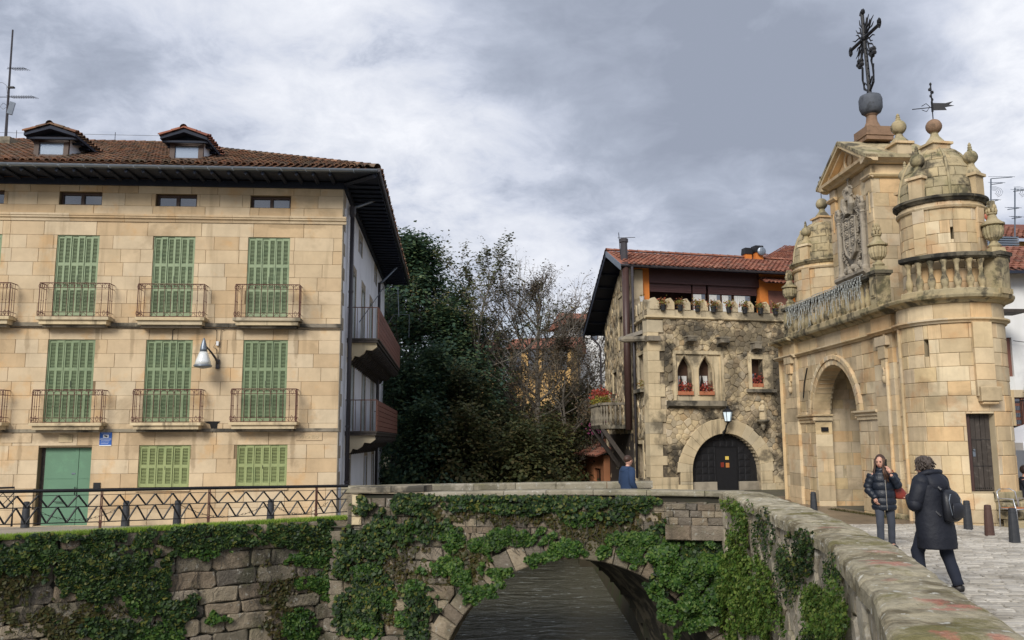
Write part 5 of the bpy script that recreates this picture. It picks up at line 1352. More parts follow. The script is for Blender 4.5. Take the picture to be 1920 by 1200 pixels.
# spouts under the battlements
for (x0, x1, y0, y1) in ((1286, 1306, 632, 641), (1347, 1367, 634, 644), (1411, 1427, 643, 655)):
    a, c_, z0, z1 = cw(x0, x1, y0, y1, .25); q = B(); q.sweep(CF, [(0, z0-.12), (.12, z0), (.36, z0+.03), (.36, z1), (0, z1)], [a+.04, c_-.04]); q.box(CF, a, c_, z1, z1+.05, 0, .38); q.go('spout', M['castle_dark'], ch)
a, z1 = CF.uv(1216, 629, .1); z0 = CF.uv(1216, 641, .1)[1]
q = B().box(CF, a-.05, a+.42, z0+.04, z1-.02, -.1, .25); q.tube([CF(-.1, (z0+z1)/2, .05), CS(.3, (z0+z1)/2+.02, .45), CS(.3, (z0+z1)/2+.02, .85), CS(.3, (z0+z1)/2-.01, .98)], [.13, .11, .13, .06], 8); q.go('gargoyle', M['castle_dark'], ch)
# battlements
q = B().sweep(CF, [(-.05, ZL-.07), (.05, ZL-.05), (.11, ZL-.01), (.11, ZL+.05), (-.05, ZL+.05)], [-.11, 1.2, 2.6, 3.8, UR]); q.sweep(CS, [(-.05, ZL-.07), (.05, ZL-.05), (.11, ZL-.01), (.11, ZL+.05), (-.05, ZL+.05)], [0, 2.9]); q.go('ledge', M['castle_ashlar'], ch)
B().box(CF, 0, UR, ZL+.05, ZP, -.28, .0).box(CS, .28, 2.9, ZL+.05, ZP, -.28, 0).go('parapet', M['castle_ashlar'], ch)
def merlon(fr, a, c_, zt, hh=0):
    m_ = (a+c_)/2; sh = (zt-ZP)*.28
    B().prism(fr, [(a, ZP), (c_, ZP), (c_, zt-sh*1.3), (m_+.02, zt+sh*.1), (m_-.06, zt), (a, zt-sh)], -.26, .03).go('merlon', M['castle_ashlar'], ch)
pots = []
for x0, x1 in ((1217, 1236), (1248, 1264.5), (1279, 1294.5), (1311.5, 1327), (1340, 1355), (1369, 1383.5), (1398, 1413), (1428, 1443), (1457, 1472)):
    a = CF.uv(x0, 575)[0]; c_ = CF.uv(x1, 575)[0]; merlon(CF, a+.01, c_-.01, ZM)
for a in (.42, .92, 1.42, 1.92, 2.42): merlon(CS, a, a+.3, ZM)
rp = random.Random(5)
FLOW = []
pot = None
for i, (x0, x1) in enumerate(((1236.5, 1247), (1268.5, 1278.5), (1301.5, 1311), (1331.5, 1340.5), (1360.5, 1369), (1390.5, 1398.5), (1419.5, 1428), (1447.5, 1456))):
    a = CF.uv(x0, 575)[0]; c_ = CF.uv(x1, 575)[0]; p_ = CF((a+c_)/2, ZP-.06, .06)
    if pot is None:
        pot = thing('flower_pot', 'x', 'flower pot', (0, 0, 0), 0, 'flower pots in the gaps of the battlements')
        B().lathe((0, 0, 0), [(.085, 0), (.11, .20), (.12, .20), (.12, .24), (.10, .24), (.09, .2)], 10).go('pot', M['black_pot'], pot)
        rs = np.random.RandomState(1); pp = rs.normal(0, 1, (150, 3))*[.10, .09, .085]+[0, 0, .33]
        link('foliage', leaf_mesh(pp, pp-[0, 0, .2], .06, rs, 'foliage'), M['pot_flower'], pot)
        o = pot
    else: o = dup(pot, (0, 0, 0))
    o.location = p_; o.rotation_euler.z = i*1.3; o['label'] = ['black flower pot in the leftmost gap of the battlements', 'black flower pot in the second gap of the battlements', 'black flower pot in the third gap of the battlements, above the twin windows', 'black flower pot in the fourth gap of the battlements', 'black flower pot in the middle gap right of the twin windows', 'black flower pot in the third gap from the right of the battlements', 'black flower pot in the second gap from the right of the battlements', 'black flower pot in the rightmost gap beside the stone urn'][i]
# lantern, saint figure
lu, lz_ = CF.uv(1365, 790, .45); ln = thing('wall_lantern', 'black wrought iron lantern glowing above the big round doorway', 'lantern', CF(lu, lz_-.5, 0), baked=True); c3 = CF(lu, lz_, .45)
B().tube([CF(lu, lz_-.50, .02), CF(lu+.03, lz_-.34, .16), CF(lu-.02, lz_-.2, .34), CF(lu, lz_-.05, .45)], [.05, .045, .03, .03], 6).tube([CF(lu-.06, lz_-.45, .02), CF(lu+.06, lz_-.3, .1), CF(lu, lz_-.15, .3)], .02, 5).go('bracket', M['iron'], ln)
q = B().lathe(c3, [(.03, -.06), (.11, -.02), (.13, 0)], 6).lathe(c3, [(.20, .36), (.19, .40), (.10, .47), (.05, .49), (.05, .53), (.08, .54), (.02, .58)], 6)
for k in range(6): a = 2*PI*k/6; q.tube([c3+V((.125*math.cos(a), .125*math.sin(a), 0)), c3+V((.19*math.cos(a), .19*math.sin(a), .37))], .011, 4)
q.go('cage', M['iron'], ln); B().lathe(c3, [(.11, .01), (.17, .35)], 6).go('glass', M['lit_lamp'], ln)
su, sz_ = CF.uv(1431, 790, .2); sa = thing('wall_statue', 'small weathered stone figure on a bracket right of the round doorway', 'statue', CF(su, sz_-.2, 0), baked=True); cc = CF(su, sz_, .2)
B().lathe(cc, [(.03, -.34), (.10, -.20), (.10, -.12), (.26, 0), (.26, .06), (.1, .07)], 10).go('bracket', M['castle_dark'], sa)
q = B().lathe(cc, [(.14, .06), (.15, .2), (.12, .4), (.13, .52), (.11, .60), (.05, .63), (.05, .66)], 9).sph(cc+V((0, 0, .73)), .085, 8, 6).tube([cc+V((-.12, 0, .56)), cc+V((-.15, -.1, .42)), cc+V((0, -.16, .42))], .04, 6); q.go('figure', M['castle_ashlar'], sa)
# bay side wall
bw = [cw(1197, 1206.5, 668, 730, fr=CS), cw(1194, 1206, 832, 896, fr=CS)]
b = B(); slab_wall(b, CS, .3, 2.95, GZ-4.5, ZP, -.5, -.03, [tuple(q) for q in bw]); b.go('bay_wall', M['rubble_joint'], ch)
for k, (a, c_, z0, z1) in enumerate(bw):
    B().box(CS, a, c_, z0, z1, -.3, -.25).go('side_window', M['window_brown'], ch)
    B().box(CS, a-.16, a, z0, z1+.14, -.1, .03).box(CS, c_, c_+.16, z0, z1+.14, -.1, .03).box(CS, a-.01, c_+.01, z1, z1+.14, -.1, .028).go('window_frame_stone', M['castle_ashlar'], ch)
    if k == 0: B().box(CS, a-.2, c_+.2, z0-.14, z0, 0, .2).go('sill', M['castle_dark'], ch)
# main house behind the bay
side_pts = {}
D1, D2 = 2.95, 9.9
def csz(px, py): return CS.uv(px, py)
zr_ = P(1137, 472, 36.8).z; ze_ = P(1164, 494, 34.4).z; zback = P(1096, 623, 43.4).z
URG = 4.5
gab = [(D1, GZ-4.5), (D2, GZ-4.5), (D2, zback+.25), (URG, zr_-.22), (D1, ze_-.02)]
sw_ = [cw(1159, 1167, 561, 656, fr=CS), cw(1149.5, 1156.5, 700, 738, fr=CS)]
q = B(); slab_wall(q, CS, D1, D2, GZ-4.5, zback, -.5, -.03, [tuple(x) for x in sw_]); 
q.prism(CS, [(D1, zback), (D2, zback), (D2, zback+.1), (URG, zr_-.3), (D1, ze_-.1)], -.5, -.032); q.go('side_wall', M['rubble_joint'], ch)
items = []
for pl in rubble(D1, D2, GZ-.5, zr_-.3, .36, .22, R, [(x[0]-.16, x[1]+.16, x[2]-.1, x[3]+.16) for x in sw_]):
    pl = clip(pl, 0, -1, -9e9)
    for (p0, p1) in (((D2, zback+.1), (URG, zr_-.3)), ((URG, zr_-.3), (D1, ze_-.1))):
        dx, dz_ = p1[0]-p0[0], p1[1]-p0[1]; L_ = math.hypot(dx, dz_); nx, nz2 = -dz_/L_, dx/L_
        if pl: pl = clip(pl, nx, nz2, nx*p0[0]+nz2*p0[1])
    if len(pl) > 2: items.append((1, B().stone(CS, pl, R.uniform(-.01, .04), .018, .003, .01, base=-.05)))
for pl in rubble(.55, D1, GZ+.2, ZL-.05, .34, .2, R, [(x[0]-.16, x[1]+.16, x[2]-.1, x[3]+.16) for x in bw]):
    items.append((.5, B().stone(CS, pl, R.uniform(-.01, .04), .018, .003, .01, base=-.05)))
emit('side_stone', items, M['rubble'], ch, 300, 'side_stones')
for (a, c_, z0, z1) in sw_:
    B().box(CS, a, c_, z0, z1, -.35, -.3).go('side_window', M['window_brown'], ch)
    B().box(CS, a-.16, a, z0, z1+.16, -.1, .02).box(CS, c_, c_+.16, z0, z1+.16, -.1, .02).box(CS, a-.01, c_+.01, z1, z1+.16, -.1, .018).go('window_frame_stone', M['castle_ashlar'], ch)
# upper floor behind the battlements
UF = Fr((CF(0, 0, -2.9).x-.15, CF(0, 0, -2.9).y), CF.e, CF.n)
def uw(x0, x1, y0, y1, h=0): a, z1 = UF.uv(x0, y0, h); c_, _ = UF.uv(x1, y0, h); z0 = UF.uv((x0+x1)/2, y1, h)[1]; return a, c_, z0, z1
ztop = ze_+.15
a0_, _ = UF.uv(1188, 540); a1_, _ = UF.uv(1217.5, 540); a2_, _ = UF.uv(1424, 540); a3_, _ = UF.uv(1500, 540)
B().box(UF, a0_, a1_, ZP-1, ztop, -.3, 0).box(UF, a2_, a3_+1.5, ZP-1, ztop, -.3, 0).go('orange_wall', M['orange_wall'], ch)
B().box(CF, 0, UR, ZP-.9, ZP-.75, -3, -.28).go('terrace', M['street'], ch)
B().box(UF, a1_, a2_, ZP-1, ztop, -1.4, -1.2).go('loggia_wall', M['brown_paint'], ch)
_, _, z0, z1 = uw(1220, 1420, 507, 534); B().box(UF, a1_, a2_, z0, ztop, -.25, -.02).go('loggia_beam', M['brown_paint'], ch)
zs_ = UF.uv(1300, 549)[1]
for x0, x1 in ((1219, 1298), (1301, 1326), (1330, 1421)):
    a, c_, _, _ = uw(x0, x1, 534, 549); n_ = 5
    for k in range(n_): B().box(UF, a, c_, zs_+(z0-zs_)*k/n_+.006, zs_+(z0-zs_)*(k+1)/n_, -.16, -.13+.01*(k % 2)).go('roller_slat', M['brown_paint'], ch)
for x0, x1 in ((1303, 1325), (1333, 1353), (1357, 1374), (1380, 1409)):
    a, c_, _, _ = uw(x0, x1, 549, 570); fw = B().box(UF, a-.05, c_+.05, ZP-.6, zs_, -.22, -.18).go('loggia_window', M['window_brown'], ch)
    B().box(UF, a, c_, ZP-.55, zs_-.02, -.18, -.17).go('pane', M['glass'], fw); q = B(); n_ = 12
    vs = []
    for i in range(n_+1): u = a+(c_-a)*.7*i/n_; vs += [UF(u, ZP-.5, -.165+.012*(i % 2)), UF(u, zs_-.03, -.165+.012*(i % 2))]
    q.add(vs, [(2*i, 2*i+2, 2*i+3, 2*i+1) for i in range(n_)]).go('curtain', M['curtain'], fw)
# small tiled canopy and door at the right end
cE = UF(UF.uv(1420, 535)[0], UF.uv(1420, 536)[1], .75); 
tt = tiles(cE, CF.e, (-CF.n+V((0, 0, .45))).normalized(), 2.6, .9, lambda u, d_: True, wdt=.19, exp=.3)
B().add([cE, cE+CF.e*3, cE+CF.e*3-CF.n*.8+V((0, 0, .36)), cE-CF.n*.8+V((0, 0, .36))], [(0, 1, 2, 3)]).go('canopy', M['brown_paint'], ch)
emit('canopy_tile', tt, M['tile_red'], ch); a, c_, z0, z1 = uw(1440, 1475, 545, 590); B().box(UF, a, c_, z0, z1, 0, .04).go('balcony_door', M['brown_red_board'], ch)
p_ = UF(UF.uv(1203, 560, .1)[0], UF.uv(1203, 566, .1)[1], .12); wp = thing('white_pot', 'small white pot with a plant against the orange wall', 'flower pot', p_, baked=True)
B().lathe(p_, [(.07, 0), (.11, .2), (.12, .22), (.10, .22)], 10).go('pot', M['white_plastic'], wp)
# roof
EL = P(1164, 494, 34.4); EFr = Fr((EL.x, EL.y), CF.e, CF.n); RL = P(1137, 470.5, 36.8); RFr = Fr((RL.x, RL.y), CF.e, CF.n)
ue, zee = EFr.uv(1500, 519); ur, zrr = RFr.uv(1485, 490)
ue, ur = max(ue, ur), max(ue, ur); ER = EFr(ue, EL.z, 0); RR = RFr(ur, RL.z, 0); RB = P(1095, 624, 43.4); RBR = RB+CF.e*ur
B().add([EL, ER, RR, RL, RB, RBR], [(0, 1, 2, 3), (3, 2, 5, 4)]).go('roof', M['tile_red'], ch)
B().add([q_-V((0, 0, .14)) for q_ in (EL, ER, RR, RL, RB, RBR)], [(3, 2, 1, 0), (4, 5, 2, 3)]).go('roof_underside', M['eave_wood'], ch)
s_ = (RL-EL); s_ = s_-CF.e*s_.dot(CF.e); Ls = s_.length; sk_ = (RL-EL).dot(CF.e)
tt = tiles(EL+CF.e*sk_-s_.normalized()*.05, CF.e, s_.normalized(), ue-sk_, Ls, lambda u, d_: (u > -sk_*(1-d_/Ls)-.0), wdt=.215, exp=.30)
emit('roof_tile', tt, M['tile_red'], ch, 300, 'roof_tiles'); ridge([RL+V((0, 0, .05)), RR+V((0, 0, .05))], M['tile_red'], ch, .1)
def board(p0, p1, th, mat, nm): 
    q = B(); d_ = V((0, 0, th)); o_ = -CF.e*.05; q.add([p0, p1, p1-d_, p0-d_, p0+o_, p1+o_, p1-d_+o_, p0-d_+o_], [(0, 1, 2, 3), (7, 6, 5, 4), (0, 4, 5, 1), (1, 5, 6, 2), (2, 6, 7, 3), (3, 7, 4, 0)]); q.go(nm, mat, ch)
board(EL, RL, .26, M['zinc'], 'verge_board'); board(RL, RB, .30, M['eave_wood'], 'verge_board')
B().tube([EL+V((0, 0, -.06)), ER+V((0, 0, -.06))], .06, 6).go('gutter', M['dark_pipe'], ch)
for k in range(7):
    f_ = k/6; p0 = RL.lerp(RB, .06+.9*f_)-V((0, 0, .2)); B().tube([p0, p0+CF.e*1.2], .06, 4).go('purlin', M['eave_wood'], ch)
B().box(CF, -.6, UR, 0, .01, 0, .001)
ridge([RL-V((0, 0, .0)), RB-V((0, 0, -.02))], M['tile_red'], ch, .09, name='verge_tile')
# pipes
def vpipe(px0, y0, y1, D, r, mat, nm): 
    a_, b_ = P(px0, y0, D), P(px0, y1, D); q = V((a_.x, a_.y, b_.z)); return B().tube([a_, V(((a_.x), a_.y, b_.z))], r, 9).go(nm, mat, ch, smooth=True)
vpipe(1172, 492, 806, 34.6, .15, M['brown_pipe'], 'stove_pipe'); vpipe(1185, 500, 896, 34.4, .055, M['dark_pipe'], 'downpipe')
pc = P(1170, 478, 35.2); B().lathe(pc, [(.15, -.5), (.15, .52), (.19, .54), (.19, .68), (.12, .72)], 10).go('flue', M['dark_pipe'], ch)
aa = thing('small_aerial', 'thin aerial beside the flue on the crenellated house', 'antenna', P(1163, 480, 35.6), baked=True)
B().tube([P(1163, 478, 35.6), P(1160, 436, 35.6)], .015, 4).tube([P(1158, 446, 35.6), P(1191, 445, 35.6)], .012, 4).go('aerial', M['iron'], aa)
pr = P(1112, 628, 43); B().tube([P(1108, 626, 43.2), P(1110, 634, 43), P(1124, 648, 42.4), P(1126, 660, 42.2), V((P(1126, 660, 42.2).x, 42.2, GZ-4))], .05, 6).go('rear_downpipe', M['dark_pipe'], ch)
# chimneys and dish behind the ridge
for (x0, x1, y0, y1) in ((1393, 1409, 466, 489), (1411, 1430, 462, 487)):
    p0 = P((x0+x1)/2, y1, 38.5); w_ = (x1-x0)/1560*38.5; h_ = P(0, y0, 38.5).z-P(0, y1, 38.5).z
    cm = B().obox(p0+V((0, 0, h_*.25-.3)), w_*.8, w_*.8, h_*.5+.6, .26).go('chimney', M['orange_wall'], ch); B().obox(p0+V((0, 0, h_*.75)), w_, w_, h_*.5, .26, .85).go('chimney_cap', M['iron'], cm)
p0 = P(1428, 471, 38.2); B().sph(p0, .2, 12, 8, (1, .3, 1)).go('satellite_dish', M['zinc'], ch)
# second roof rising to the right
a_, b_, c_, d_ = P(1418, 489, 39.5), P(1560, 496, 38), P(1560, 452, 45), P(1478, 462, 44.5)
B().add([a_, b_, c_, d_], [(0, 1, 2, 3)]).go('upper_roof', M['tile_red'], ch)
e_ = (b_-a_).normalized(); n_ = e_.cross(d_-a_).normalized(); s_ = n_.cross(e_).normalized(); s_ = s_ if s_.z > 0 else -s_
emit('roof_tile', tiles(a_+V((0, 0, .05)), e_, s_, 3.6, 6, lambda u, d2: u > d2*((d_-a_).dot(e_)/max(.1, (d_-a_).dot(s_))), wdt=.22, exp=.32), M['tile_red'], ch, 200, 'upper_roof_tiles')
# side balcony with struts
LB0 = 3.9
def bpt(px, py, D): return P(px, py, D)
bz1 = CS.uv(1140, 757, .8)[1]; bz0 = CS.uv(1140, 800, .8)[1]
ub0, ub1 = 3.35, 7.3; hb = 1.25
pl3 = [(ub0, 0), (ub0, hb*.8), (ub0+.55, hb), (ub1-.9, hb), (ub1, hb*.45), (ub1, 0)]
def tierp(z, k=1.0): return [CS(u, z, h*k) for u, h in pl3]
q = B(); n_ = len(pl3); vs = tierp(bz0-.10, .97)+tierp(bz0+.06, 1.03); q.add(vs, [tuple(range(n_)), tuple(range(2*n_-1, n_-1, -1))]+[(k, k+n_, (k+1) % n_+n_, (k+1) % n_) for k in range(n_)])
sb = q.go('side_balcony', M['castle_dark'], ch)
for k in range(1, n_-1):
    p0, p1 = pl3[k-1], pl3[k]; nb = max(2, int(math.hypot(p1[0]-p0[0], p1[1]-p0[1])/.17))
    for i in range(nb):
        f_ = (i+.5)/nb; c_ = CS(p0[0]+(p1[0]-p0[0])*f_, bz0+.06, p0[1]+(p1[1]-p0[1])*f_); hh = bz1-bz0-.14
        B().lathe(c_, [(.05, 0), (.035, hh*.1), (.075, hh*.3), (.03, hh*.6), (.05, hh*.8), (.05, hh)], 6).go('baluster', M['castle_dark'], sb)
    q = B(); a_, b_ = CS(p0[0], 0, p0[1]), CS(p1[0], 0, p1[1]); f2 = Fr((a_.x, a_.y), (b_-a_).xy, (V((-(b_-a_).y, (b_-a_).x))))
    q.box(f2, -.04, (b_-a_).length+.04, bz1-.10, bz1, -.08, .08).go('balcony_rail', M['castle_dark'], sb)
for u in (ub0+.5, ub1-.9):
    pA, pB = CS(u, bz0-.1, hb*.95), CS(u, bz0-1.75, .02); q = B(); d_ = (pB-pA).normalized(); s2 = CS.e*.10; n3 = d_.cross(CS.e).normalized()*.09
    q.add([pA-s2-n3, pA+s2-n3, pA+s2+n3, pA-s2+n3, pB-s2-n3, pB+s2-n3, pB+s2+n3, pB-s2+n3], [(0, 1, 2, 3), (7, 6, 5, 4), (0, 4, 5, 1), (1, 5, 6, 2), (2, 6, 7, 3), (3, 7, 4, 0)]).go('strut', M['dark_wood'], ch)
a, c_, z0, z1 = cw(1138, 1150, 815, 850, fr=CS); B().box(CS, 3.1, 9.0, GZ-.6, bz0-.3, .0, .04).go('lower_cladding', M['dark_wood'], ch)
# small step at the foot, right
B().stone(CF, [(UR-1.7, GZ-.3), (UR-.1, GZ-.3), (UR-.1, GZ+.16), (UR-1.7, GZ+.16)], .9, .02, .004, base=.1).go('step', M['castle_ashlar'], ch)
# orange shed by the river
sA, sB = P(1060, 846, 50), P(1132, 859, 41)
SF = Fr((sA.x, sA.y), (sB.x-sA.x, sB.y-sA.y), (sB.y-sA.y, -(sB.x-sA.x))); 
if SF.n.dot(V((0, -1, 0))) < 0: SF.n = -SF.n
sh = thing('orange_shed', 'small orange outbuilding with red tiled roof below the side balcony', 'shed', SF(2, -3.5, -1), baked=True)
ul = (sB-sA).xy.length; zt = (SF.uv(1075, 848)[1]+SF.uv(1115, 855)[1])/2
wn = []
for x0, x1 in ((1072, 1084), (1091, 1101), (1113, 1126)): a, z1 = SF.uv(x0, 877); c_, _ = SF.uv(x1, 877); wn.append((min(a, c_), max(a, c_), z1-1.3, z1))
b = B(); slab_wall(b, SF, 0, ul, -5, zt, -.3, 0, wn); b.box(SF, 0, ul, -5, zt, -4, -3.8).box(SF, 0, .2, -5, zt, -3.8, -.3); b.go('wall', M['shed_wall'], sh)
for w_ in wn: f_ = B().box(SF, *w_, -.2, -.15).go('window', M['bag_red'], sh); B().box(SF, w_[0]+.08, w_[1]-.08, w_[2]+.1, w_[3]-.1, -.15, -.14).go('pane', M['glass_dark'], f_)
o0 = SF(-.4, zt-.05, .45); s_ = (-SF.n+V((0, 0, .42))).normalized()
B().add([o0, o0+SF.e*(ul+.8), o0+SF.e*(ul+.8)+s_*2.6, o0+s_*2.6], [(0, 1, 2, 3)]).go('roof', M['tile_red'], sh)
emit('roof_tile', tiles(o0+V((0, 0, .03)), SF.e, s_, ul+.8, 2.6, lambda u, d_: True, wdt=.24, exp=.34), M['tile_red'], sh, 250, 'roof_tiles')
# ================================================================== STONE GATE WITH TWO DOMED TURRETS
R = random.Random(61)
G = Fr((9.93, 22.5), (-.05, 1), (-1, -.05))
ga = thing('stone_gate', 'ornate golden sandstone gateway with arch, domed turrets, balustrade and pediment', 'gate', G(3.3, -2.1, -1.5), baked=True)
gs, gw_, gb = M['gate_stone'], M['gate_weathered'], M['gate_black']
T1 = P(1801.5, 900, 21.3); T2 = P(1566, 830, 28.7)
L1 = Cy((T1.x, T1.y), 1.215); U1 = Cy((T1.x, T1.y), .975); U2 = Cy((T2.x, T2.y), 1.03)
zS = G.uv(1627, 628.5, .1)[1]; zC = G.uv(1620, 588, .3)[1]; zR = G.uv(1600, 527.5, .2)[1]
GB = -2.35
u0, _ = G.uv(1611.5, 810); u1, _ = G.uv(1529.5, 810); auc = (u0+u1)/2; ar = (u1-u0)/2; az = G.uv(1570, 683)[1]-ar
UF0 = -.75; UF1 = G.uv(1476, 900)[0]
TH_ = .55
b = B(); slab_wall(b, G, UF0, UF1, GB, zC-.15, -TH_, -.03, [(auc-ar, auc+ar, GB-1, az)], [(auc, az, ar+.03, az)])
b.go('facade_core', M['gate_joint'], ga)
items = []
zs = zcourses(GB, zS-.09, .30, .43, R)
for r in courses(UF0, UF1, zs, .38, .85, [(auc-ar, auc+ar, GB-1, az)], R):
    pl = cut(rect_poly(r, R, .004), circs=[(auc, az, ar+.30, az)])
    if pl: items.append((size(G, pl), B().stone(G, pl, R.uniform(-.004, .012), .010, .0035)))
for r in courses(UF0, UF1, [zS+.02, zC-.16], .6, 1.2, [], R): items.append((size(G, rect_poly(r)), B().stone(G, rect_poly(r), R.uniform(0, .01), .010, .0035)))
# pilasters
pN = (G.uv(1683, 800, .1)[0], G.uv(1646, 800, .1)[0]); pF = (G.uv(1497, 800, .1)[0], G.uv(1476, 800, .1)[0])
for (a, c_) in (pN, pF):
    for r in courses(a, c_, zcourses(GB, zS-.09, .36, .5, R), 1.5, 2.0, [], R): items.append((size(G, rect_poly(r))*1.3, B().stone(G, rect_poly(r), .10+R.uniform(-.004, .006), .012, .003, base=0)))
    for r in courses(a-.03, c_+.03, [zS+.02, zC-.16], 1.5, 2.0, [], R): items.append((1, B().stone(G, rect_poly(r), .12, .012, .003, base=0)))
# archivolt : two rings of blocks
for (r0, r1, h) in ((ar, ar+.17, .05), (ar+.17, ar+.32, .09)):
    nn_ = 19
    for i in range(nn_):
        a, c_ = PI*i/nn_, PI*(i+1)/nn_
        items.append((.0006, B().stone(G, [(auc+r*math.cos(q), az+r*math.sin(q)) for r, q in ((r0, c_), (r0, (a+c_)/2), (r0, a), (r1, a), (r1, (a+c_)/2), (r1, c_))], h, .018, .0015, base=-.5 if r0 == ar else -.02)))
emit('stone', items, gs, ga, 300, 'small_stones')
# entablature
def curve_us(a, c_, n_=14): return [a+(c_-a)*i/n_ for i in range(n_+1)]
def moulding(fr, prof, us_, nm, mat, par=ga, seg=3):
    for i in range(0, len(us_)-1, seg):
        B().sweep(fr, prof, us_[i:i+seg+1]).go(nm, mat, par)
pS = [(0, zS-.09), (.05, zS-.09), (.07, zS-.05), (.13, zS-.02), (.13, zS+.02), (0, zS+.03)]
pC = [(-.05, zC-.17), (.05, zC-.16), (.10, zC-.10), (.24, zC-.06), (.27, zC), (.27, zC+.03), (-.05, zC+.05)]
def off(pr, d_): return [(h+d_ if h > 0 else h, z) for h, z in pr]
for a, c_, d_ in ((UF0, pN[1]+.04, .12), (pN[1]+.04, pF[0]-.04, 0), (pF[0]-.04, UF1+.13, .12)):
    us_ = curve_us(a, c_, max(3, int((c_-a)/.5)//3*3))
    moulding(G, off(pS, d_), us_, 'string_course', gs); moulding(G, off(pC, d_), us_, 'cornice', gw_)
# end return of the facade at the far left
EN = Fr((G(UF1, 0, 0).x, G(UF1, 0, 0).y), (1, .05), (-.05, 1))
B().box(G, UF1-.02, UF1, GB, zC, -2.6, .1).box(G, UF1, UF1+.13, zS-.07, zS+.02, -2.6, .2).box(G, UF1, UF1+.3, zC-.08, zC+.03, -2.6, .35).go('far_side', gs, ga)
B().box(G, UF0+.5, UF1, zC+.03, zC+.10, -2.6, .05).box(G, UF0, UF1, zC-.45, zC+.03, -2.6, -.55).go('roof_terrace', gw_, ga)
# drop ornaments under the pilaster capitals
for (cx, y0, sc) in ((1654, 640, 1.0), (1479, 676, .74)):
    a, z1 = G.uv(cx, y0, .15); w_ = .30
    B().box(G, a-w_, a+w_, z1-.12, z1+.12, .10, .22).go('drop_block', gs, ga); B().box(G, a-w_*.62, a+w_*.62, z1-.46, z1-.12, .10, .20).go('drop_block', gs, ga)
    B().box(G, a-w_*.3, a+w_*.3, z1-.72, z1-.46, .10, .17).go('drop_block', gs, ga); B().sph(G(a, z1-1.0, .14), .085, 9, 6, (1, 1, 1.5)).lathe(G(a, z1-.9, .14), [(.07, 0), (.03, .1), (.06, .2)], 8).go('drop_ball', gs, ga, smooth=True)
# imposts
zi = G.uv(1520, 777, .1)[1]
for a, c_ in ((auc+ar-.02, pF[0]), (pN[1], auc-ar+.02)):
    pr = [(0, zi-.26), (.05, zi-.26), (.05, zi-.18), (.09, zi-.15), (.09, zi-.09), (.15, zi-.05), (.15, zi), (0, zi)]
    q = B().sweep(G, pr, [a, c_]); q.go('impost', gs, ga)
for uu, sg in ((auc+ar, -1), (auc-ar, 1)):
    q = B(); q.box(G, min(uu, uu+sg*.13), max(uu, uu+sg*.13), zi-.05, zi, -TH_, .15).box(G, min(uu, uu+sg*.06), max(uu, uu+sg*.06), zi-.20, zi-.05, -TH_, .08).go('impost', gs, ga)
# jamb reveals and passage
IF = Fr((G(auc+ar, 0, 0).x, G(auc+ar, 0, 0).y), (-G.n).xy, (-G.e).xy); items = []
for r in courses(.0, TH_, zcourses(GB, zi-.26, .36, .48, R), .7, 1.2, [], R): items.append((1, B().stone(IF, rect_poly(r), .012, .012, .003)))
emit('reveal_stone', items, gs, ga)
us_in = auc+ar+.28
IW = Fr((G(us_in, 0, 0).x, G(us_in, 0, 0).y), (-G.n).xy, (-G.e).xy); items = []
for r in courses(TH_, 2.6, zcourses(GB, az+ar+.35, .30, .44, R), .4, .9, [(.95, 1.05, -1.15, -.95)], R): items.append((1, B().stone(IW, rect_poly(r, R, .003), R.uniform(0, .01), .010, .0035)))
emit('passage_stone', items, gs, ga)
B().box(G, us_in, UF1-.03, GB, zC-.4, -2.6, -TH_-.002).box(G, UF0+.3, auc-ar-.28, GB, zC-.4, -2.6, -TH_-.002).box(G, auc-ar-.3, us_in+.02, az+ar+.2, zC-.4, -2.6, -TH_-.002).go('passage_core', M['gate_joint'], ga)
b = B(); slab_wall(b, G, UF0+.3, UF1-.03, GB, zC-.4, -2.68, -2.602, [(auc-ar, auc+ar, GB-1, az)], [(auc, az, ar, az)]); b.go('rear_wall', gs, ga)
# lower turret ------------------------------------------------------------
def deg(fr, a): return math.radians(a)*fr.R
da, dz1 = L1.uv(1811, 776); dc, _ = L1.uv(1865, 776); dz0 = L1.uv(1838, 922)[1]
sl_a, sz1 = L1.uv(1731.5, 637); sl_c, _ = L1.uv(1740, 637); sz0 = L1.uv(1735, 669)[1]
hol = [(da, dc, dz0, dz1), (sl_a, sl_c, sz0, sz1)]
def arc_core(fr, ua, ub, z0, z1, h0, h1, holes, nm, mat):
    cs = sorted(set([ua, ub]+[x for h in holes for x in h[:2]])); zz_ = sorted(set([z0, z1]+[x for h in holes for x in h[2:4]])); q = B()
    for a, c_ in zip(cs[:-1], cs[1:]):
        for p0, p1 in zip(zz_[:-1], zz_[1:]):
            mu, mz = (a+c_)/2, (p0+p1)/2
            if any(h[0] < mu < h[1] and h[2] < mz < h[3] for h in holes): continue
            q.arcbox(fr, a, c_, p0, p1, h0, h1, max(1, int((c_-a)/.16)))
    q.go(nm, mat, ga)
arc_core(L1, deg(L1, -125), deg(L1, 150), GB, zC-.1, -.3, -.02, hol, 'turret_core', M['gate_joint'])
items = []
for r in courses(deg(L1, -105), deg(L1, 120), zcourses(GB, zS-.09, .30, .44, R), .40, .85, hol, R):
    q = B().cblock(L1, *r, R.uniform(0, .012), .012, .0035); p_ = L1((r[0]+r[1])/2, 0, 0); items.append(((r[1]-r[0])*(r[3]-r[2])*max(.02, (T1.y-p_.y)/1.4+.1), q))
for r in courses(deg(L1, -105), deg(L1, 120), [zS+.02, zC-.16], .55, 1.0, [], R): items.append((.3, B().cblock(L1, *r, R.uniform(0, .008), .01, .003)))
emit('turret_stone', items, gs, ga, 290, 'small_turret_stones')
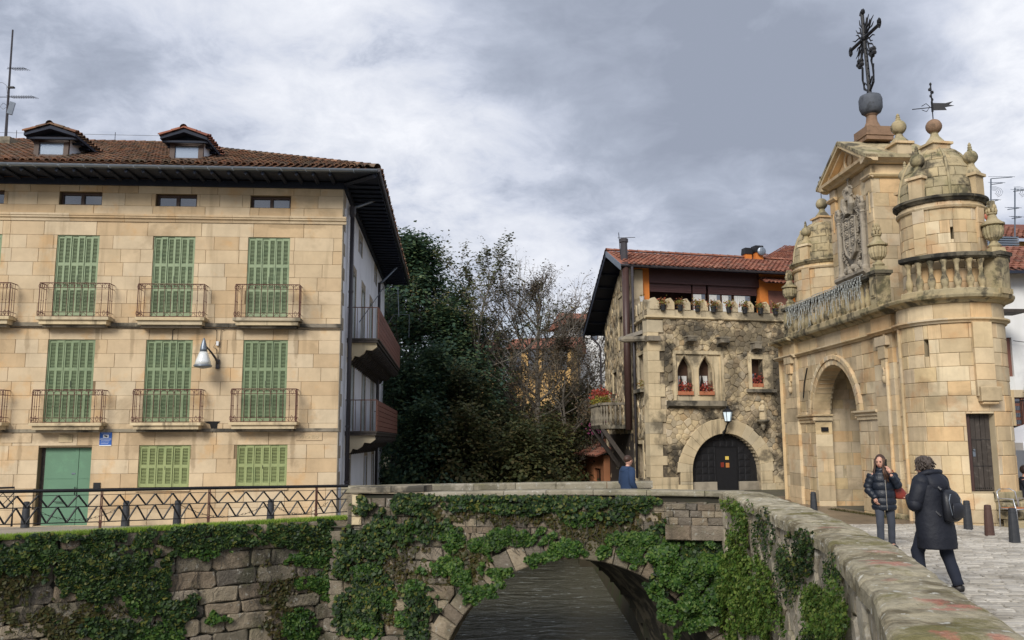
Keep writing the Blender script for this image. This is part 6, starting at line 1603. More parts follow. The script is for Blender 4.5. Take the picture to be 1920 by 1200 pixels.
def ringm(fr, prof, nm, mat, a0=-112, a1=140, n_=36, seg=6):
    us_ = [deg(fr, a0+(a1-a0)*i/n_) for i in range(n_+1)]; moulding(fr, prof, us_, nm, mat, seg=seg)
ringm(L1, pS, 'string_course', gs); ringm(L1, pC, 'cornice', gw_)
# pilaster strip with bracket, roll mouldings
a, z1_ = L1.uv(1823, 608, .1); c_, _ = L1.uv(1859, 608, .1); zb = L1.uv(1842, 752, .2)[1]
zz_ = [zb+.12]
while zz_[-1] < zS-.4: zz_.append(zz_[-1]+.38)
zz_[-1] = zS-.09
for p0, p1 in zip(zz_[:-1], zz_[1:]): B().cblock(L1, a, c_, p0, p1, .12, .012, .003, base=0).go('strip_stone', gs, ga)
B().cblock(L1, a+.03, c_+.04, zb, zb+.34, .21, .02, .001, base=0).cblock(L1, a+.07, c_, zb-.07, zb, .16, .02, .001, base=0).go('bracket_stone', gs, ga)
for (px, r_) in ((1682.5, .055), (1701, .05)):
    if px < 1690: u_, _ = G.uv(px, 850); p_ = G(u_, 0, .13)
    else: u_, _ = L1.uv(px+2, 850); p_ = L1(u_, 0, .03)
    z = GB
    while z < zS-.12: B().tube([V((p_.x, p_.y, z+.004)), V((p_.x, p_.y, min(z+.62, zS-.1)))], r_*.9, 10).go('roll_moulding', gs, ga); z += .62
# plank door
pa, pc_ = L1(da, 0, -.16), L1(dc, 0, -.16); DF = Fr((pa.x, pa.y), (pc_-pa).xy, ((pc_-pa).y, -(pc_-pa).x)); W_ = (pc_-pa).length
dr = B().box(DF, 0, W_, dz0+.01, dz1-.01, -.08, -.05).go('plank_door', M['dark_wood'], ga)
for i in range(5): B().box(DF, W_*i/5+.006, W_*(i+1)/5-.006, dz0+.02, dz1-.02, -.05, -.02+R.uniform(-.004, .004)).go('plank', M['dark_wood'], dr)
for f_ in (.32, .66): B().box(DF, .1, W_-.02, dz0+(dz1-dz0)*f_, dz0+(dz1-dz0)*f_+.012, -.02, -.012).go('strap', M['iron'], dr)
B().box(DF, 0, .09, dz0, dz1, -.02, .03).go('door_jamb', M['brown_pipe'], dr)
for k in range(9): B().sph(DF(.12+(W_-.2)*k/8, dz0+.07, -.015), .014, 6, 4).go('stud', M['iron'], dr)
B().sph(DF(.16, dz0+.95, 0), .03, 7, 5).box(DF, .13, .19, dz0+.80, dz0+.93, -.02, -.01).go('handle', M['zinc'], dr)
# sill and steps
B().cblock(L1, deg(L1, 5), deg(L1, 82), dz0-.22, dz0-.01, .07, .015, .002, base=-.3).go('door_sill', gw_, ga)
zz_ = dz0-.22; 
for k, (h1) in enumerate((.26, .48, .72)):
    za = zz_-.19*(k+1); 
    for a_, c2 in ((6, 27), (27, 50), (50, 78)): B().cblock(Cy((T1.x, T1.y), 1.215+h1), math.radians(a_-k)*(1.215+h1), math.radians(c2-k)*(1.215+h1), za, za+.185, 0, .03, .006, base=-.4).go('step', gw_, ga)
us1, z1_ = G.uv(1515, 690); us2, z2_ = G.uv(1508, 746); B().tube([G(us1, z1_, .03), G((us1+us2)/2+.03, (z1_+z2_)/2, .05), G(us2, z2_, .03)], .022, 5).go('iron_bar', M['iron'], ga)
us1, z1_ = IF.uv(1546, 805); B().box(IF, us1-.12, us1+.1, z1_-.06, z1_+.07, .01, .07).go('lamp_box', M['iron'], ga)
# base plinth stones of the facade
for r in courses(UF0, pN[1], [GB, -1.88], .4, .8, [], R): B().stone(G, rect_poly(r), .16, .02, .004, base=0).go('plinth_stone', gw_, ga)
# balustrade ---------------------------------------------------------------
zb0 = zC+.03; zb1 = zb0+.13; zr0 = zR-.14
HB = .12
def baluster_b(c, h):
    k = h; return B().lathe(c, [(.075, 0), (.075, .03*k), (.05, .05*k), (.065, .10*k), (.092, .24*k), (.088, .34*k), (.055, .48*k), (.045, .60*k), (.06, .66*k), (.045, .70*k), (.06, .86*k), (.09, .93*k), (.09, k)], 12)
bh = zr0-zb1
def rail(fr, us_, hc):
    moulding(fr, [(hc-.15, zb0), (hc+.15, zb0), (hc+.15, zb1-.02), (hc+.13, zb1), (hc-.15, zb1)], us_, 'balustrade_base', gw_)
    moulding(fr, [(hc-.13, zr0), (hc+.11, zr0), (hc+.17, zr0+.04), (hc+.17, zR-.02), (hc+.14, zR), (hc-.15, zR)], us_, 'balustrade_rail', gb)
uN = G.uv(1645, 545, .2)[0]; uF = G.uv(1479, 600, .2)[0]
rail(G, curve_us(uN+.25, uF-.25, 12), HB)
nb = int((uF-uN-.6)/.30)
for i in range(nb): baluster_b(G(uN+.42+(uF-uN-.84)*i/(nb-1), zb1, HB), bh).go('baluster', gw_, ga, smooth=True)
rail_r = 1.28; RBf = Cy((T1.x, T1.y), rail_r)
def rring(a0, a1): rail(RBf, [deg(RBf, a0+(a1-a0)*i/12) for i in range(13)], 0)
PA = 33
rring(-72, PA-8); rring(PA+8, 125)
for a in [-66+12.6*i for i in range(8)]+[PA+15+12.5*i for i in range(7)]:
    if abs(a-PA) < 11: continue
    baluster_b(RBf(deg(RBf, a), zb1, 0), bh).go('baluster', gw_, ga, smooth=True)
B().lathe((T1.x, T1.y, 0), [(1.25, zb0-.02), (1.25, zb0+.03)], 32).go('turret_terrace', gw_, ga)
def pedestal(c, rz_, s=.44):
    q = B(); q.obox(c+V((0, 0, (zb0+zR)/2)), s*.86, s*.86, zR-zb0-.1, rz_).obox(c+V((0, 0, zb0+.06)), s, s, .13, rz_)
    q.go('pedestal', gw_, ga); B().obox(c+V((0, 0, zR-.03)), s*1.15, s*1.15, .09, rz_).obox(c+V((0, 0, zR-.09)), s*1.0, s*1.0, .05, rz_).go('pedestal_cap', gb, ga)
def urn(c, k=1.0, nm='urn'):
    q = B(); q.obox(c+V((0, 0, .07*k)), .36*k, .36*k, .14*k, 0, .9)
    q.lathe(c, [(.13*k, .14*k), (.16*k, .20*k), (.09*k, .28*k), (.08*k, .32*k)], 16)
    q.go(nm+'_foot', gw_, ga)
    B().lathe(c, [(.09*k, .32*k, 1), (.19*k, .40*k, 1), (.235*k, .52*k, 1), (.24*k, .66*k, 1), (.20*k, .70*k)], 32, .13).go(nm+'_bowl', gw_, ga)
    q = B().lathe(c, [(.20*k, .70*k), (.27*k, .72*k), (.27*k, .76*k), (.20*k, .80*k), (.12*k, .88*k), (.09*k, .98*k), (.12*k, 1.00*k), (.12*k, 1.03*k), (.06*k, 1.05*k), (.03*k, 1.3*k)], 16)
    q.go(nm+'_lid', gw_, ga)
    q = B()
    for lv, (rr, z0_) in enumerate(((.10, 1.08), (.08, 1.18), (.055, 1.28))):
        for j in range(7):
            a = 2*PI*j/7+lv*.45; q.sph(c+V((rr*k*math.cos(a), rr*k*math.sin(a), z0_*k)), .045*k, 5, 4, (1, 1, 1.7))
    q.go(nm+'_flame', gw_, ga, smooth=True)
c_ = G(uN, 0, HB); pedestal(c_, math.atan2(G.e.y, G.e.x)); urn(c_+V((0, 0, zR)), .98)
c_ = G(uF, 0, HB); pedestal(c_, math.atan2(G.e.y, G.e.x), .42); urn(c_+V((0, 0, zR)), .98)
q = RBf(deg(RBf, PA), 0, 0); pedestal(q, math.radians(PA), .46); urn(q+V((0, 0, zR)), .98)
for (uu, sz) in ((uN, .2), (uF, .18)): B().box(G, uu-.12, uu+.12, zb0+.3, zR-.22, HB+.19, HB+.215).box(G, uu-.06, uu+.06, zb0+.36, zR-.28, HB+.21, HB+.24).go('pedestal_panel', gw_, ga)
# icicle lights hanging on the straight balustrade
li = thing('icicle_lights', 'curtain of thin white festive light strings hanging over the straight balustrade', 'lights', G(3, zR, .3), baked=True)
q = B().tube([G(u, zR+.02+.02*R.uniform(-1, 1), HB+.2) for u in curve_us(uN+.55, uF-.2, 30)], .012, 4); q.go('main_wire', M['wire_white'], li)
uu = uN+.6; n_ = 0
while uu < uF-.22:
    L_ = R.uniform(.35, .95)*(1.0 if uu > auc-.6 else .85); q = B(); pts = []; nn_ = 5
    for k in range(nn_+1): pts.append(G(uu+R.uniform(-.02, .02)*(1 if k else 0), zR-L_*k/nn_, HB+.21+R.uniform(0, .05)))
    if R.random() < .5: pts.append(G(uu+R.uniform(-.12, .12), zR-L_-.02, HB+.26))
    q.tube(pts, .007, 3)
    for k in range(4): q.sph(pts[k+1], .018, 4, 3)
    q.go('light_string', M['wire_white'], li); uu += R.uniform(.06, .11); n_ += 1
# upper turrets --------------------------------------------------------------
class Dome:
    def __init__(s, c, R_, z0, H): s.c = c; s.R = R_; s.z0 = z0; s.H = H
    def __call__(s, u, v, h=0):
        a = u/s.R; th = v; r = s.R*math.cos(th)**.85 if math.cos(th) > 0 else 0; nx = math.cos(th); nz = math.sin(th)
        return V((s.c[0]+math.sin(a)*(r+h*nx), s.c[1]-math.cos(a)*(r+h*nx), s.z0+s.H*math.sin(th)+h*nz))
def pinnacle(c, k=1.0, rz_=0.0, base=.55, nm='pinnacle'):
    q = B(); q.obox(c+V((0, 0, base/2)), .36*k, .36*k, base, rz_); q.obox(c+V((0, 0, base+.03)), .46*k, .46*k, .07, rz_).go(nm+'_block', gs, ga)
    q = B().lathe(c, [(.22*k, base+.07), (.20*k, base+.12), (.10*k, base+.26), (.075*k, base+.34), (.09*k, base+.36)], 12); q.go(nm+'_neck', gw_, ga, smooth=False)
    B().sph(c+V((0, 0, base+.36+.16*k)), .175*k, 14, 10).go(nm+'_ball', gw_, ga, smooth=True)
    B().lathe(c+V((0, 0, base+.36+.32*k)), [(.06*k, 0), (.065*k, .03), (.045*k, .07), (.055*k, .10), (.035*k, .13), (.045*k, .16), (.02*k, .21), (.005, .23)], 8).go(nm+'_tip', gw_, ga)
def upper(fr, zc1, zc2, slits, nm, angs, k=1.0):
    hs = []
    for (px, y0, y1) in slits:
        a, z1 = fr.uv(px-3, y0); c_, _ = fr.uv(px+3, y0); z0 = fr.uv(px, y1)[1]; hs.append((a, c_, z0, z1))
    arc_core(fr, deg(fr, -180), deg(fr, 180), zb0, zc1, -.25, -.02, hs, nm+'_core', M['dark_gap'] if False else M['gate_joint'])
    items = []
    for r in courses(deg(fr, -115), deg(fr, 115), zcourses(zb0, zc1-.02, .28, .38, R), .35, .75, hs, R):
        p_ = fr((r[0]+r[1])/2, 0, 0); items.append(((r[1]-r[0])*(r[3]-r[2])*max(.02, fr.c[1]-p_.y+.3), B().cblock(fr, *r, R.uniform(0, .01), .010, .003)))
    for a in angs:   # flat buttress strips up the drum
        for z0, z1 in zip(*(lambda q: (q[:-1], q[1:]))(zcourses(zb0, zc1-.02, .34, .42, R))): items.append((.1, B().cblock(fr, deg(fr, a)-.15*k, deg(fr, a)+.15*k, z0, z1, .06, .01, .003, base=0)))
    emit(nm+'_stone', items, gs, ga, 140, nm+'_small_stones')
    full = [deg(fr, -180+360*i/36) for i in range(37)]
    moulding(fr, [(-.05, zc1-.06), (.05, zc1-.05), (.08, zc1), (.08, zc1+.03), (-.05, zc1+.03)], full, nm+'_moulding', gs, seg=6)
    for i in range(0, 36, 3): B().cblock(fr, full[i], full[i+3], zc1+.03, zc2-.14, .02, .008, .003).go('frieze_stone', gs, ga)
    moulding(fr, [(-.05, zc2-.15), (.06, zc2-.14), (.10, zc2-.09), (.14, zc2-.06), (.14, zc2), (-.05, zc2+.03)], full, nm+'_cornice', gb if nm == 'near_turret' else gw_, seg=6)
zc1 = U1.uv(1765, 386)[1]; zc2 = U1.uv(1765, 363, .17)[1]
upper(U1, zc1, zc2, [(1722.5, 434, 458), (1784.5, 425.5, 448)], 'near_turret', (-57, 33))
upper(U2, zc1+.02, zc2+.02, [], 'far_turret', (-57,))
def dome(fr, zb, H, nm):
    Rd = fr.R*.97; D_ = Dome(fr.c, Rd, zb, H)
    B().lathe((fr.c[0], fr.c[1], 0), [((Rd-.01)*math.cos(a)**.85, zb+H*math.sin(a)) for a in [i*.15 for i in range(10)]], 32).go(nm+'_core', M['gate_black'], ga, smooth=True)
    vs = [0, .17, .36, .56, .77, 1.0, 1.22]; items = []
    for k in range(6):
        n_ = [16, 16, 14, 12, 10, 8][k]
        for i in range(n_):
            a0 = -PI+2*PI*(i+(.5 if k % 2 else 0))/n_; items.append((1/(k+1), B().cblock(D_, a0*Rd, (a0+2*PI/n_)*Rd, vs[k], vs[k+1], .012+R.uniform(0, .012), .012, .005, base=-.01)))
    emit(nm+'_stone', items, gw_, ga)
    for j in range(8):
        a = math.radians(33+45*j); B().tube([D_(a*Rd, v, .02) for v in [i*.155 for i in range(9)]], [.038]*6+[.034, .03, .026], 6).go('dome_rib', gw_, ga)
    zt = zb+H*.94; c = V((fr.c[0], fr.c[1], zt))
    q = B().obox(c+V((0, 0, -.02)), .62, .62, .10, .2).obox(c+V((0, 0, .10)), .50, .50, .20, .2).obox(c+V((0, 0, .22)), .60, .60, .06, .2); q.go(nm+'_finial_base', gs, ga)
    B().lathe(c, [(.26, .25), (.22, .32), (.11, .46), (.09, .54), (.11, .56)], 12).go(nm+'_finial_neck', gw_, ga)
    B().sph(c+V((0, 0, .73)), .20, 14, 10).go(nm+'_finial_ball', M['red_sandstone'] if nm == 'near_dome' else gw_, ga, smooth=True)
    return c+V((0, 0, .92))
zfin = P(1752, 283, 21.3).z
ct1 = dome(U1, zc2, (zfin-.02-zc2)/.98, 'near_dome'); ct2 = dome(U2, zc2+.02, (zfin-.02-zc2)/.98, 'far_dome')
for a in (-57, 33, 123, 213): 
    p_ = U1(deg(U1, a), zc2, -.10); pinnacle(p_, 1.0, math.radians(a), .50); d_ = (V((T1.x, T1.y, 0))-V((p_.x, p_.y, 0))).normalized()
    B().tube([p_+V((0, 0, .42)), p_+d_*.28+V((0, 0, .62)), p_+d_*.42+V((0, 0, .72))], [.12, .10, .07], 6).go('flying_scroll', gw_, ga)
for a in (-57, 33, 123, 213): p_ = U2(deg(U2, a), zc2, -.10); pinnacle(p_, .92, math.radians(a), .50)
# weather vane and iron cross
B().tube([ct1, ct1+V((0, 0, 1.0))], .014, 5).go('vane_rod', M['iron'], ga)
vd = V((.96, -.28, 0)); q = B(); c = ct1+V((0, 0, .36))
vp = [(.02, -.10), (.34, -.13), (.30, -.05), (.52, -.03), (.40, .01), (.50, .09), (.32, .06), (.02, .10)]
q.add([c+vd*x+V((0, 0, z)) for x, z in vp]+[c+vd*x+V((.006, .012, z)) for x, z in vp], [tuple(range(8)), tuple(range(15, 7, -1))]+[(k, (k+1) % 8, 8+(k+1) % 8, 8+k) for k in range(8)])
q.tube([c-V((0, 0, .02)), c-vd*.48-V((0, 0, .02))], .012, 4).lathe(c, [(.03, -.14), (.03, .14)], 6)
q.tube([c-vd*.25+V((0, 0, .04)), c-vd*.14+V((0, 0, .10)), c-vd*.05+V((0, 0, 0)), c-vd*.14-V((0, 0, .12)), c-vd*.25-V((0, 0, .06))], .010, 4).go('weather_vane', M['iron'], ga)
def ironcross(c, k, d_, nm):
    q = B(); q.tube([c, c+V((0, 0, .62*k))], .018*k+.004, 4).tube([c+V((0, 0, .40*k))-d_*.14*k, c+V((0, 0, .40*k))+d_*.14*k], .016*k+.004, 4)
    for p_ in (c+V((0, 0, .62*k)), c+V((0, 0, .40*k))-d_*.14*k, c+V((0, 0, .40*k))+d_*.14*k, c+V((0, 0, .22*k))-d_*.06*k, c+V((0, 0, .14*k))+d_*.06*k): q.sph(p_, .04*k, 5, 4, (1, 1, 1.4))
    for j in range(8): a = 2*PI*j/8; q.tube([c+V((0, 0, .40*k)), c+V((0, 0, .40*k))+(d_*math.cos(a)+V((0, 0, math.sin(a))))*.12*k], .006, 3)
    q.go(nm, M['iron'], ga)
ironcross(ct1+V((0, 0, .45)), .85, V((.7, .7, 0)), 'iron_cross'); B().tube([ct2, ct2+V((0, 0, .35))], .014, 5).go('cross_rod', M['iron'], ga); ironcross(ct2+V((0, 0, .2)), .9, V((.7, .7, 0)), 'iron_cross')
# bell-gable with the coat of arms ----------------------------------------------
H0 = -.65; H1 = H0-1.75
pa0 = G.uv(1641, 430, H0)[0]; pa1 = G.uv(1560.5, 430, H0)[0]; zPc = G.uv(1545, 356, H0+.3)[1]
items = []; zcap = G.uv(1640, 326, H0+.1)[1]
B().box(G, pa0+.03, pa1-.03, zb0, zPc+.02, H1+.03, H0-.06).go('panel_core', M['gate_joint'], ga)
G2 = Fr((G(0, 0, H0).x, G(0, 0, H0).y), G.e.xy, G.n.xy)
for r in courses(pa0+.38, pa1-.38, zcourses(zb0, zPc, .34, .46, R), .5, 1.0, [], R): items.append((1, B().stone(G2, rect_poly(r), -.05, .01, .003, base=-.1)))
for (a, c_) in ((pa0, pa0+.40), (pa1-.40, pa1)):
    for r in courses(a, c_, zcourses(zb0, zcap, .36, .5, R), 1, 2, [], R): items.append((1, B().stone(G2, rect_poly(r), .03, .01, .003, base=-.1)))
    B().sweep(G2, [(0, zcap), (.08, zcap+.03), (.12, zcap+.08), (.12, zcap+.12), (0, zcap+.12)], [a-.1, c_+.08]).go('capital', gs, ga)
    B().box(G2, a, c_, zcap+.12, zPc-.04, -.1, .03).go('capital_block', gs, ga)
    B().box(G2, a+.15, a+.19, zcap-1.0, zcap-.35, .03, .06).box(G2, a+.15, a+.30, zcap-.39, zcap-.35, .03, .06).go('pilaster_fret', gs, ga)
SFc = Fr((G(pa0, 0, H0).x, G(pa0, 0, H0).y), (-G.n).xy, (-G.e).xy)
for r in courses(0, 1.75, zcourses(zb0, zcap, .36, .5, R), .45, .9, [], R): items.append((1, B().stone(SFc, rect_poly(r), .0+R.uniform(0, .006), .01, .003, base=-.06)))
B().sweep(SFc, [(0, zcap), (.08, zcap+.03), (.12, zcap+.08), (.12, zcap+.12), (0, zcap+.12)], [-.1, 1.75]).box(SFc, 0, 1.75, zcap+.12, zPc-.03, -.05, .0).go('capital', gs, ga)
SFd = Fr((G(pa1, 0, H0).x, G(pa1, 0, H0).y), (-G.n).xy, (G.e).xy)
B().box(SFd, 0, 1.75, zb0, zPc, -.05, 0).go('panel_far_side', gs, ga)
emit('panel_stone', items, gs, ga)
# pediment
ov = .34; zp0 = zPc; um = (pa0+pa1)/2; zap = P(1592, 266, G(um, 0, H0+.3).y).z; hw = (pa1-pa0)/2+ov
B().prism(G, [(pa0-.02, zp0+.1), (pa1+.02, zp0+.1), (um, zap-.35)], H1, H0-.03).go('tympanum', gs, ga)
cm = [(H0-.05, zp0), (H0+.10, zp0+.01), (H0+.16, zp0+.06), (H0+.30, zp0+.10), (H0+.32, zp0+.18), (H0-.05, zp0+.18)]
B().sweep(G, cm, [pa0-ov, um, pa1+ov]).go('pediment_cornice', gs, ga)
cs_ = [(-.05, zp0+.002), (.10, zp0+.012), (.16, zp0+.062), (.31, zp0+.102), (.33, zp0+.182), (-.05, zp0+.182)]
B().sweep(SFc, cs_, [-.30, 2.05]).go('pediment_cornice', gs, ga); B().sweep(SFd, cs_, [-.30, 2.05]).go('pediment_cornice', gs, ga)
B().box(G, pa0, pa1, zp0, zp0+.17, H1, H0-.04).go('pediment_core', gs, ga)
for sg in (-1, 1):
    ue_ = um-sg*(-1)*0; e0 = (um+sg*hw, zp0+.18); e1 = (um, zap)
    dx, dz_ = e1[0]-e0[0], e1[1]-e0[1]; L_ = math.hypot(dx, dz_); nx, nz2 = (-dz_/L_*sg*-1, abs(dx)/L_)
    th = .17
    poly = [e0, e1, (e1[0], e1[1]-th*1.1), (e0[0]-sg*.34, e0[1])]
    if sg < 0: poly = poly[::-1]
    B().prism(G, poly, H0-.05, H0+.31).go('raking_cornice', gs, ga)
    B().prism(G, [(x, z-.10) for x, z in poly], H0-.05, H0+.18).go('raking_cornice', gs, ga)
    # roof slabs
    for k in range(4):
        f0, f1 = k/4, (k+1)/4-.01; A = (e0[0]+dx*f0, e0[1]+dz_*f0+.02); Bq = (e0[0]+dx*f1, e0[1]+dz_*f1+.02); pp = [A, Bq, (Bq[0], Bq[1]-.1), (A[0], A[1]-.1)]
        if sg < 0: pp = pp[::-1]
        for h0, h1 in ((H1-.3, H1+.55), (H1+.56, H0-.45), (H0-.44, H0+.33)): B().prism(G, pp, h0, h1).go('roof_slab', gw_, ga)
q = B(); cz_ = zp0+.18+(zap-zp0-.18)*.40
for rr, tr in ((.26, .035), (.20, .02)): q.tube([G(um+rr*.85*math.cos(2*PI*k/20), cz_+rr*math.sin(2*PI*k/20), H0+.01) for k in range(20)], tr, 5, closed=True)
q.go('medallion', gs, ga)
# ball finials at the pediment corners
for uu in (pa0-.05, pa1+.05): pinnacle(G(uu, zp0+.20, (H0+H1)/2), 1.25, .1, .34)
# column, grey stone and great iron cross on the ridge
cx = G(um, 0, (H0+H1)/2+.05); q = B().obox(V((cx.x, cx.y, zap+.03)), .86, .86, .16, .1).obox(V((cx.x, cx.y, zap+.25)), .80, .80, .28, .1).obox(V((cx.x, cx.y, zap+.11)), .92, .92, .05, .1); q.go('cross_base', M['red_sandstone'], ga)
B().lathe(V((cx.x, cx.y, zap)), [(.34, .39), (.26, .46), (.17, .66), (.15, .84), (.19, .88), (.19, .92)], 14).go('cross_pillar', M['red_sandstone'], ga)
c = V((cx.x, cx.y, zap)); B().lathe(c, [(.20, .90), (.29, .96), (.345, 1.10), (.35, 1.38), (.31, 1.50), (.18, 1.56), (.05, 1.58)], 18).go('grey_ball', M['iron_gray_stone'], ga, smooth=True)
cr = thing('iron_cross', 'tall wrought iron cross with rays and thorny scrolls on top of the gate', 'cross', c+V((0, 0, 1.55)), baked=True)
zt0 = c.z+1.5; zt1 = P(1622, 25, cx.y).z; Hc = zt1-zt0; tilt = V((-.045, 0, 0))
def X(h, s=0.0, o=0.0): return V((c.x, c.y, zt0+h))+V((-.03*h, 0, 0))+G.e*s+G.n*o
B().tube([X(0), X(Hc)], [.062, .055], 6).go('shaft', M['iron'], cr)
za = Hc*.70; arm = .98
B().tube([X(za-.04, -arm), X(za+.04, arm)], .055, 6).go('arm', M['iron'], cr)
def fleur(p, d_, s_):
    q = B(); side = d_.cross(G.n).normalized()
    for a in (-1.1, -.55, 0, .55, 1.1): dd_ = d_*math.cos(a)+side*math.sin(a); q.tube([p, p+dd_*.10+V((0, 0, 0)), p+dd_*.19], [.04, .06, .012], 5)
    q.go('fleur_tip', M['iron'], cr)
fleur(X(Hc-.05), V((0, 0, 1)), 1); fleur(X(za, -arm+.06), -G.e, 1); fleur(X(za, arm-.06), G.e, 1)
for j in range(28):
    a = 2*PI*(j+.5)/28
    if min(abs(a-k*PI/2) for k in range(5)) < .12: continue
    L_ = (.62 if j % 2 else .48)*(1+.1*math.sin(5*a)); d_ = G.e*math.cos(a)+V((0, 0, math.sin(a))); n2 = d_.cross(G.n)
    p0 = X(za)+d_*.16; B().tube([p0, p0+d_*(L_*.35)+n2*.035*(j % 2*2-1), p0+d_*(L_*.7)-n2*.035*(j % 2*2-1), p0+d_*L_], [.028, .03, .026, .010], 4).go('ray', M['iron'], cr)
for k in range(9):
    hh = Hc*(.12+.09*k); 
    if abs(hh-za) < .2: continue
    for sg in (-1, 1): B().tube([X(hh), X(hh+.08, sg*.07), X(hh+.16, sg*.02)], .026, 4).go('thorn', M['iron'], cr)
for sg, hh, s2 in ((-1, .55, .45), (1, .62, .42)):
    q = B().tube([X(.15, 0), X(.35, sg*.30), X(.70, sg*.36), X(1.05, sg*.30), X(1.25, sg*.42)], .036, 5)
    q.tube([X(.4, sg*.1), X(.55, sg*.25), X(.42, sg*.34), X(.32, sg*.22)], .028, 4)
    for j in range(5): a = j*1.25; q.sph(X(1.28+.10*math.sin(a), sg*.42+.12*math.cos(a)), .085, 5, 4)
    q.go('leaf_scroll', M['iron'], cr)
B().tube([X(.05, .05), X(.45, -.30), X(.9, -.42)], .02, 4).tube([X(0, -.02), X(.3, .1), X(.0, .25)], .016, 4).sph(X(za), .12, 8, 6).go('stay', M['iron'], cr)
for k in range(7): B().lathe(X(Hc*.1*k+.15), [(.03, 0), (.06, .02), (.06, .05), (.03, .07)], 6).go('knot', M['iron'], cr)
# coat of arms ------------------------------------------------------------------
am = M['arms_stone']; A0 = -.05
ca = B().box(G2, pa0+.52, pa1-.52, zb0+.75, zb0+3.6, A0-.03, A0+.03).go('coat_of_arms', am, ga)
uc2 = um; zc_ = G.uv(1608, 440, H0)[1]
def shp(poly, h0, h1, nm): B().prism(G2, poly, h0, h1).go(nm, am, ca)
sw, shh = .40, .62
sh_p = [(uc2-sw, zc_+shh*.9), (uc2-sw, zc_-shh*.35), (uc2-sw*.7, zc_-shh*.8), (uc2, zc_-shh*1.1), (uc2+sw*.7, zc_-shh*.8), (uc2+sw, zc_-shh*.35), (uc2+sw, zc_+shh*.9), (uc2+sw*.5, zc_+shh*.98), (uc2, zc_+shh*.88), (uc2-sw*.5, zc_+shh*.98)]
shp(sh_p, A0, A0+.15, 'shield')
q = B().tube([G2(u, z, A0+.15) for u, z in sh_p], .035, 5, closed=True); q.tube([G2(uc2, zc_+shh*.85, A0+.155), G2(uc2, zc_-shh, A0+.155)], .018, 4).tube([G2(uc2-sw, zc_, A0+.155), G2(uc2+sw, zc_, A0+.155)], .018, 4).tube([G2(uc2-sw, zc_+.28, A0+.155), G2(uc2+sw, zc_+.28, A0+.155)], .016, 4)
q.go('shield_rim', am, ca)
for (x, z) in ((-.2, .42), (.2, .42), (-.2, .14), (.2, .14), (-.2, -.2), (.2, -.2), (0, -.42)):
    q = B()
    for j in range(5): a = 2*PI*j/5; q.sph(G2(uc2+x+.07*math.cos(a), zc_+z+.07*math.sin(a), A0+.16), .035, 5, 4)
    q.sph(G2(uc2+x, zc_+z, A0+.17), .04, 5, 4).go('charge', am, ca)
for sg in (-1, 1):
    cc = G2(uc2+sg*.80, zc_-1.15, A0+.10); q = B().lathe(cc, [(.12, 0), (.12, .08), (.085, .14), (.08, 1.7), (.10, 1.74), (.07, 1.78), (.13, 1.9), (.14, 1.98)], 10)
    q.go('column', am, ca); q = B()
    for j in range(6): q.sph(cc+V((0, 0, 2.03))+G2.e*(.1*math.cos(j))+G2.n*.03+V((0, 0, .06*(j % 3))), .07, 5, 4)
    q.go('column_crown', am, ca)
    for k in range(13):     # scrolls and mantling either side
        a = k*.9; x = uc2+sg*(.50+.13*math.sin(a)); z = zc_+.55-k*.115; B().tube([G2(x+.09*math.cos(t_*.8)*(1-t_/9), z+.07*math.sin(t_*.8)*(1-t_/9), A0+.08+.02*t_/3) for t_ in range(7)], .032, 5).go('scroll', am, ca)
    q = B().tube([G2(uc2+sg*.12, zc_+.72, A0+.14), G2(uc2+sg*.28, zc_+1.0, A0+.16), G2(uc2+sg*.22, zc_+1.22, A0+.18), G2(uc2+sg*.34, zc_+1.27, A0+.16)], [.09, .11, .08, .03], 7)   # twin bird necks
    q.go('bird_head', am, ca); q = B()
    for j in range(6): q.tube([G2(uc2+sg*.25, zc_+.85, A0+.08), G2(uc2+sg*(.55+.03*j), zc_+1.15-.13*j, A0+.09), G2(uc2+sg*(.70-.01*j), zc_+.95-.16*j, A0+.06)], [.04, .045, .015], 5)
    q.go('wing', am, ca)
q = B()
for j in range(9): a = PI*j/8; q.tube([G2(uc2+.2*math.cos(a), zc_+1.25, A0+.12), G2(uc2+.30*math.cos(a), zc_+1.42+.1*math.sin(a), A0+.14)], [.035, .02], 5).sph(G2(uc2+.31*math.cos(a), zc_+1.46+.12*math.sin(a), A0+.14), .035, 5, 4)
q.box(G2, uc2-.22, uc2+.22, zc_+1.18, zc_+1.27, A0, A0+.16); q.sph(G2(uc2, zc_+1.48, A0+.1), .12, 8, 6).tube([G2(uc2, zc_+1.5, A0+.1), G2(uc2, zc_+1.95, A0+.1)], .03, 5).tube([G2(uc2-.1, zc_+1.82, A0+.1), G2(uc2+.1, zc_+1.82, A0+.1)], .025, 5).go('crown', am, ca)
q = B()
for j in range(11): x = -.6+.12*j; q.sph(G2(uc2+x, zc_-1.0+.09*math.sin(j*1.7), A0+.08), .10, 6, 5)
q.go('base_foliage', am, ca)
B().sweep(G2, [(0, zc_-1.42), (.10, zc_-1.36), (.22, zc_-1.24), (.22, zc_-1.16), (0, zc_-1.16)], [uc2-1.0, uc2+1.0]).go('arms_ledge', am, ca)
for sg in (-1, 1): B().sph(G2(uc2+sg*.78, zc_-1.5, .06), .14, 8, 6, (1, 1, 1.3)).go('console', am, ca)
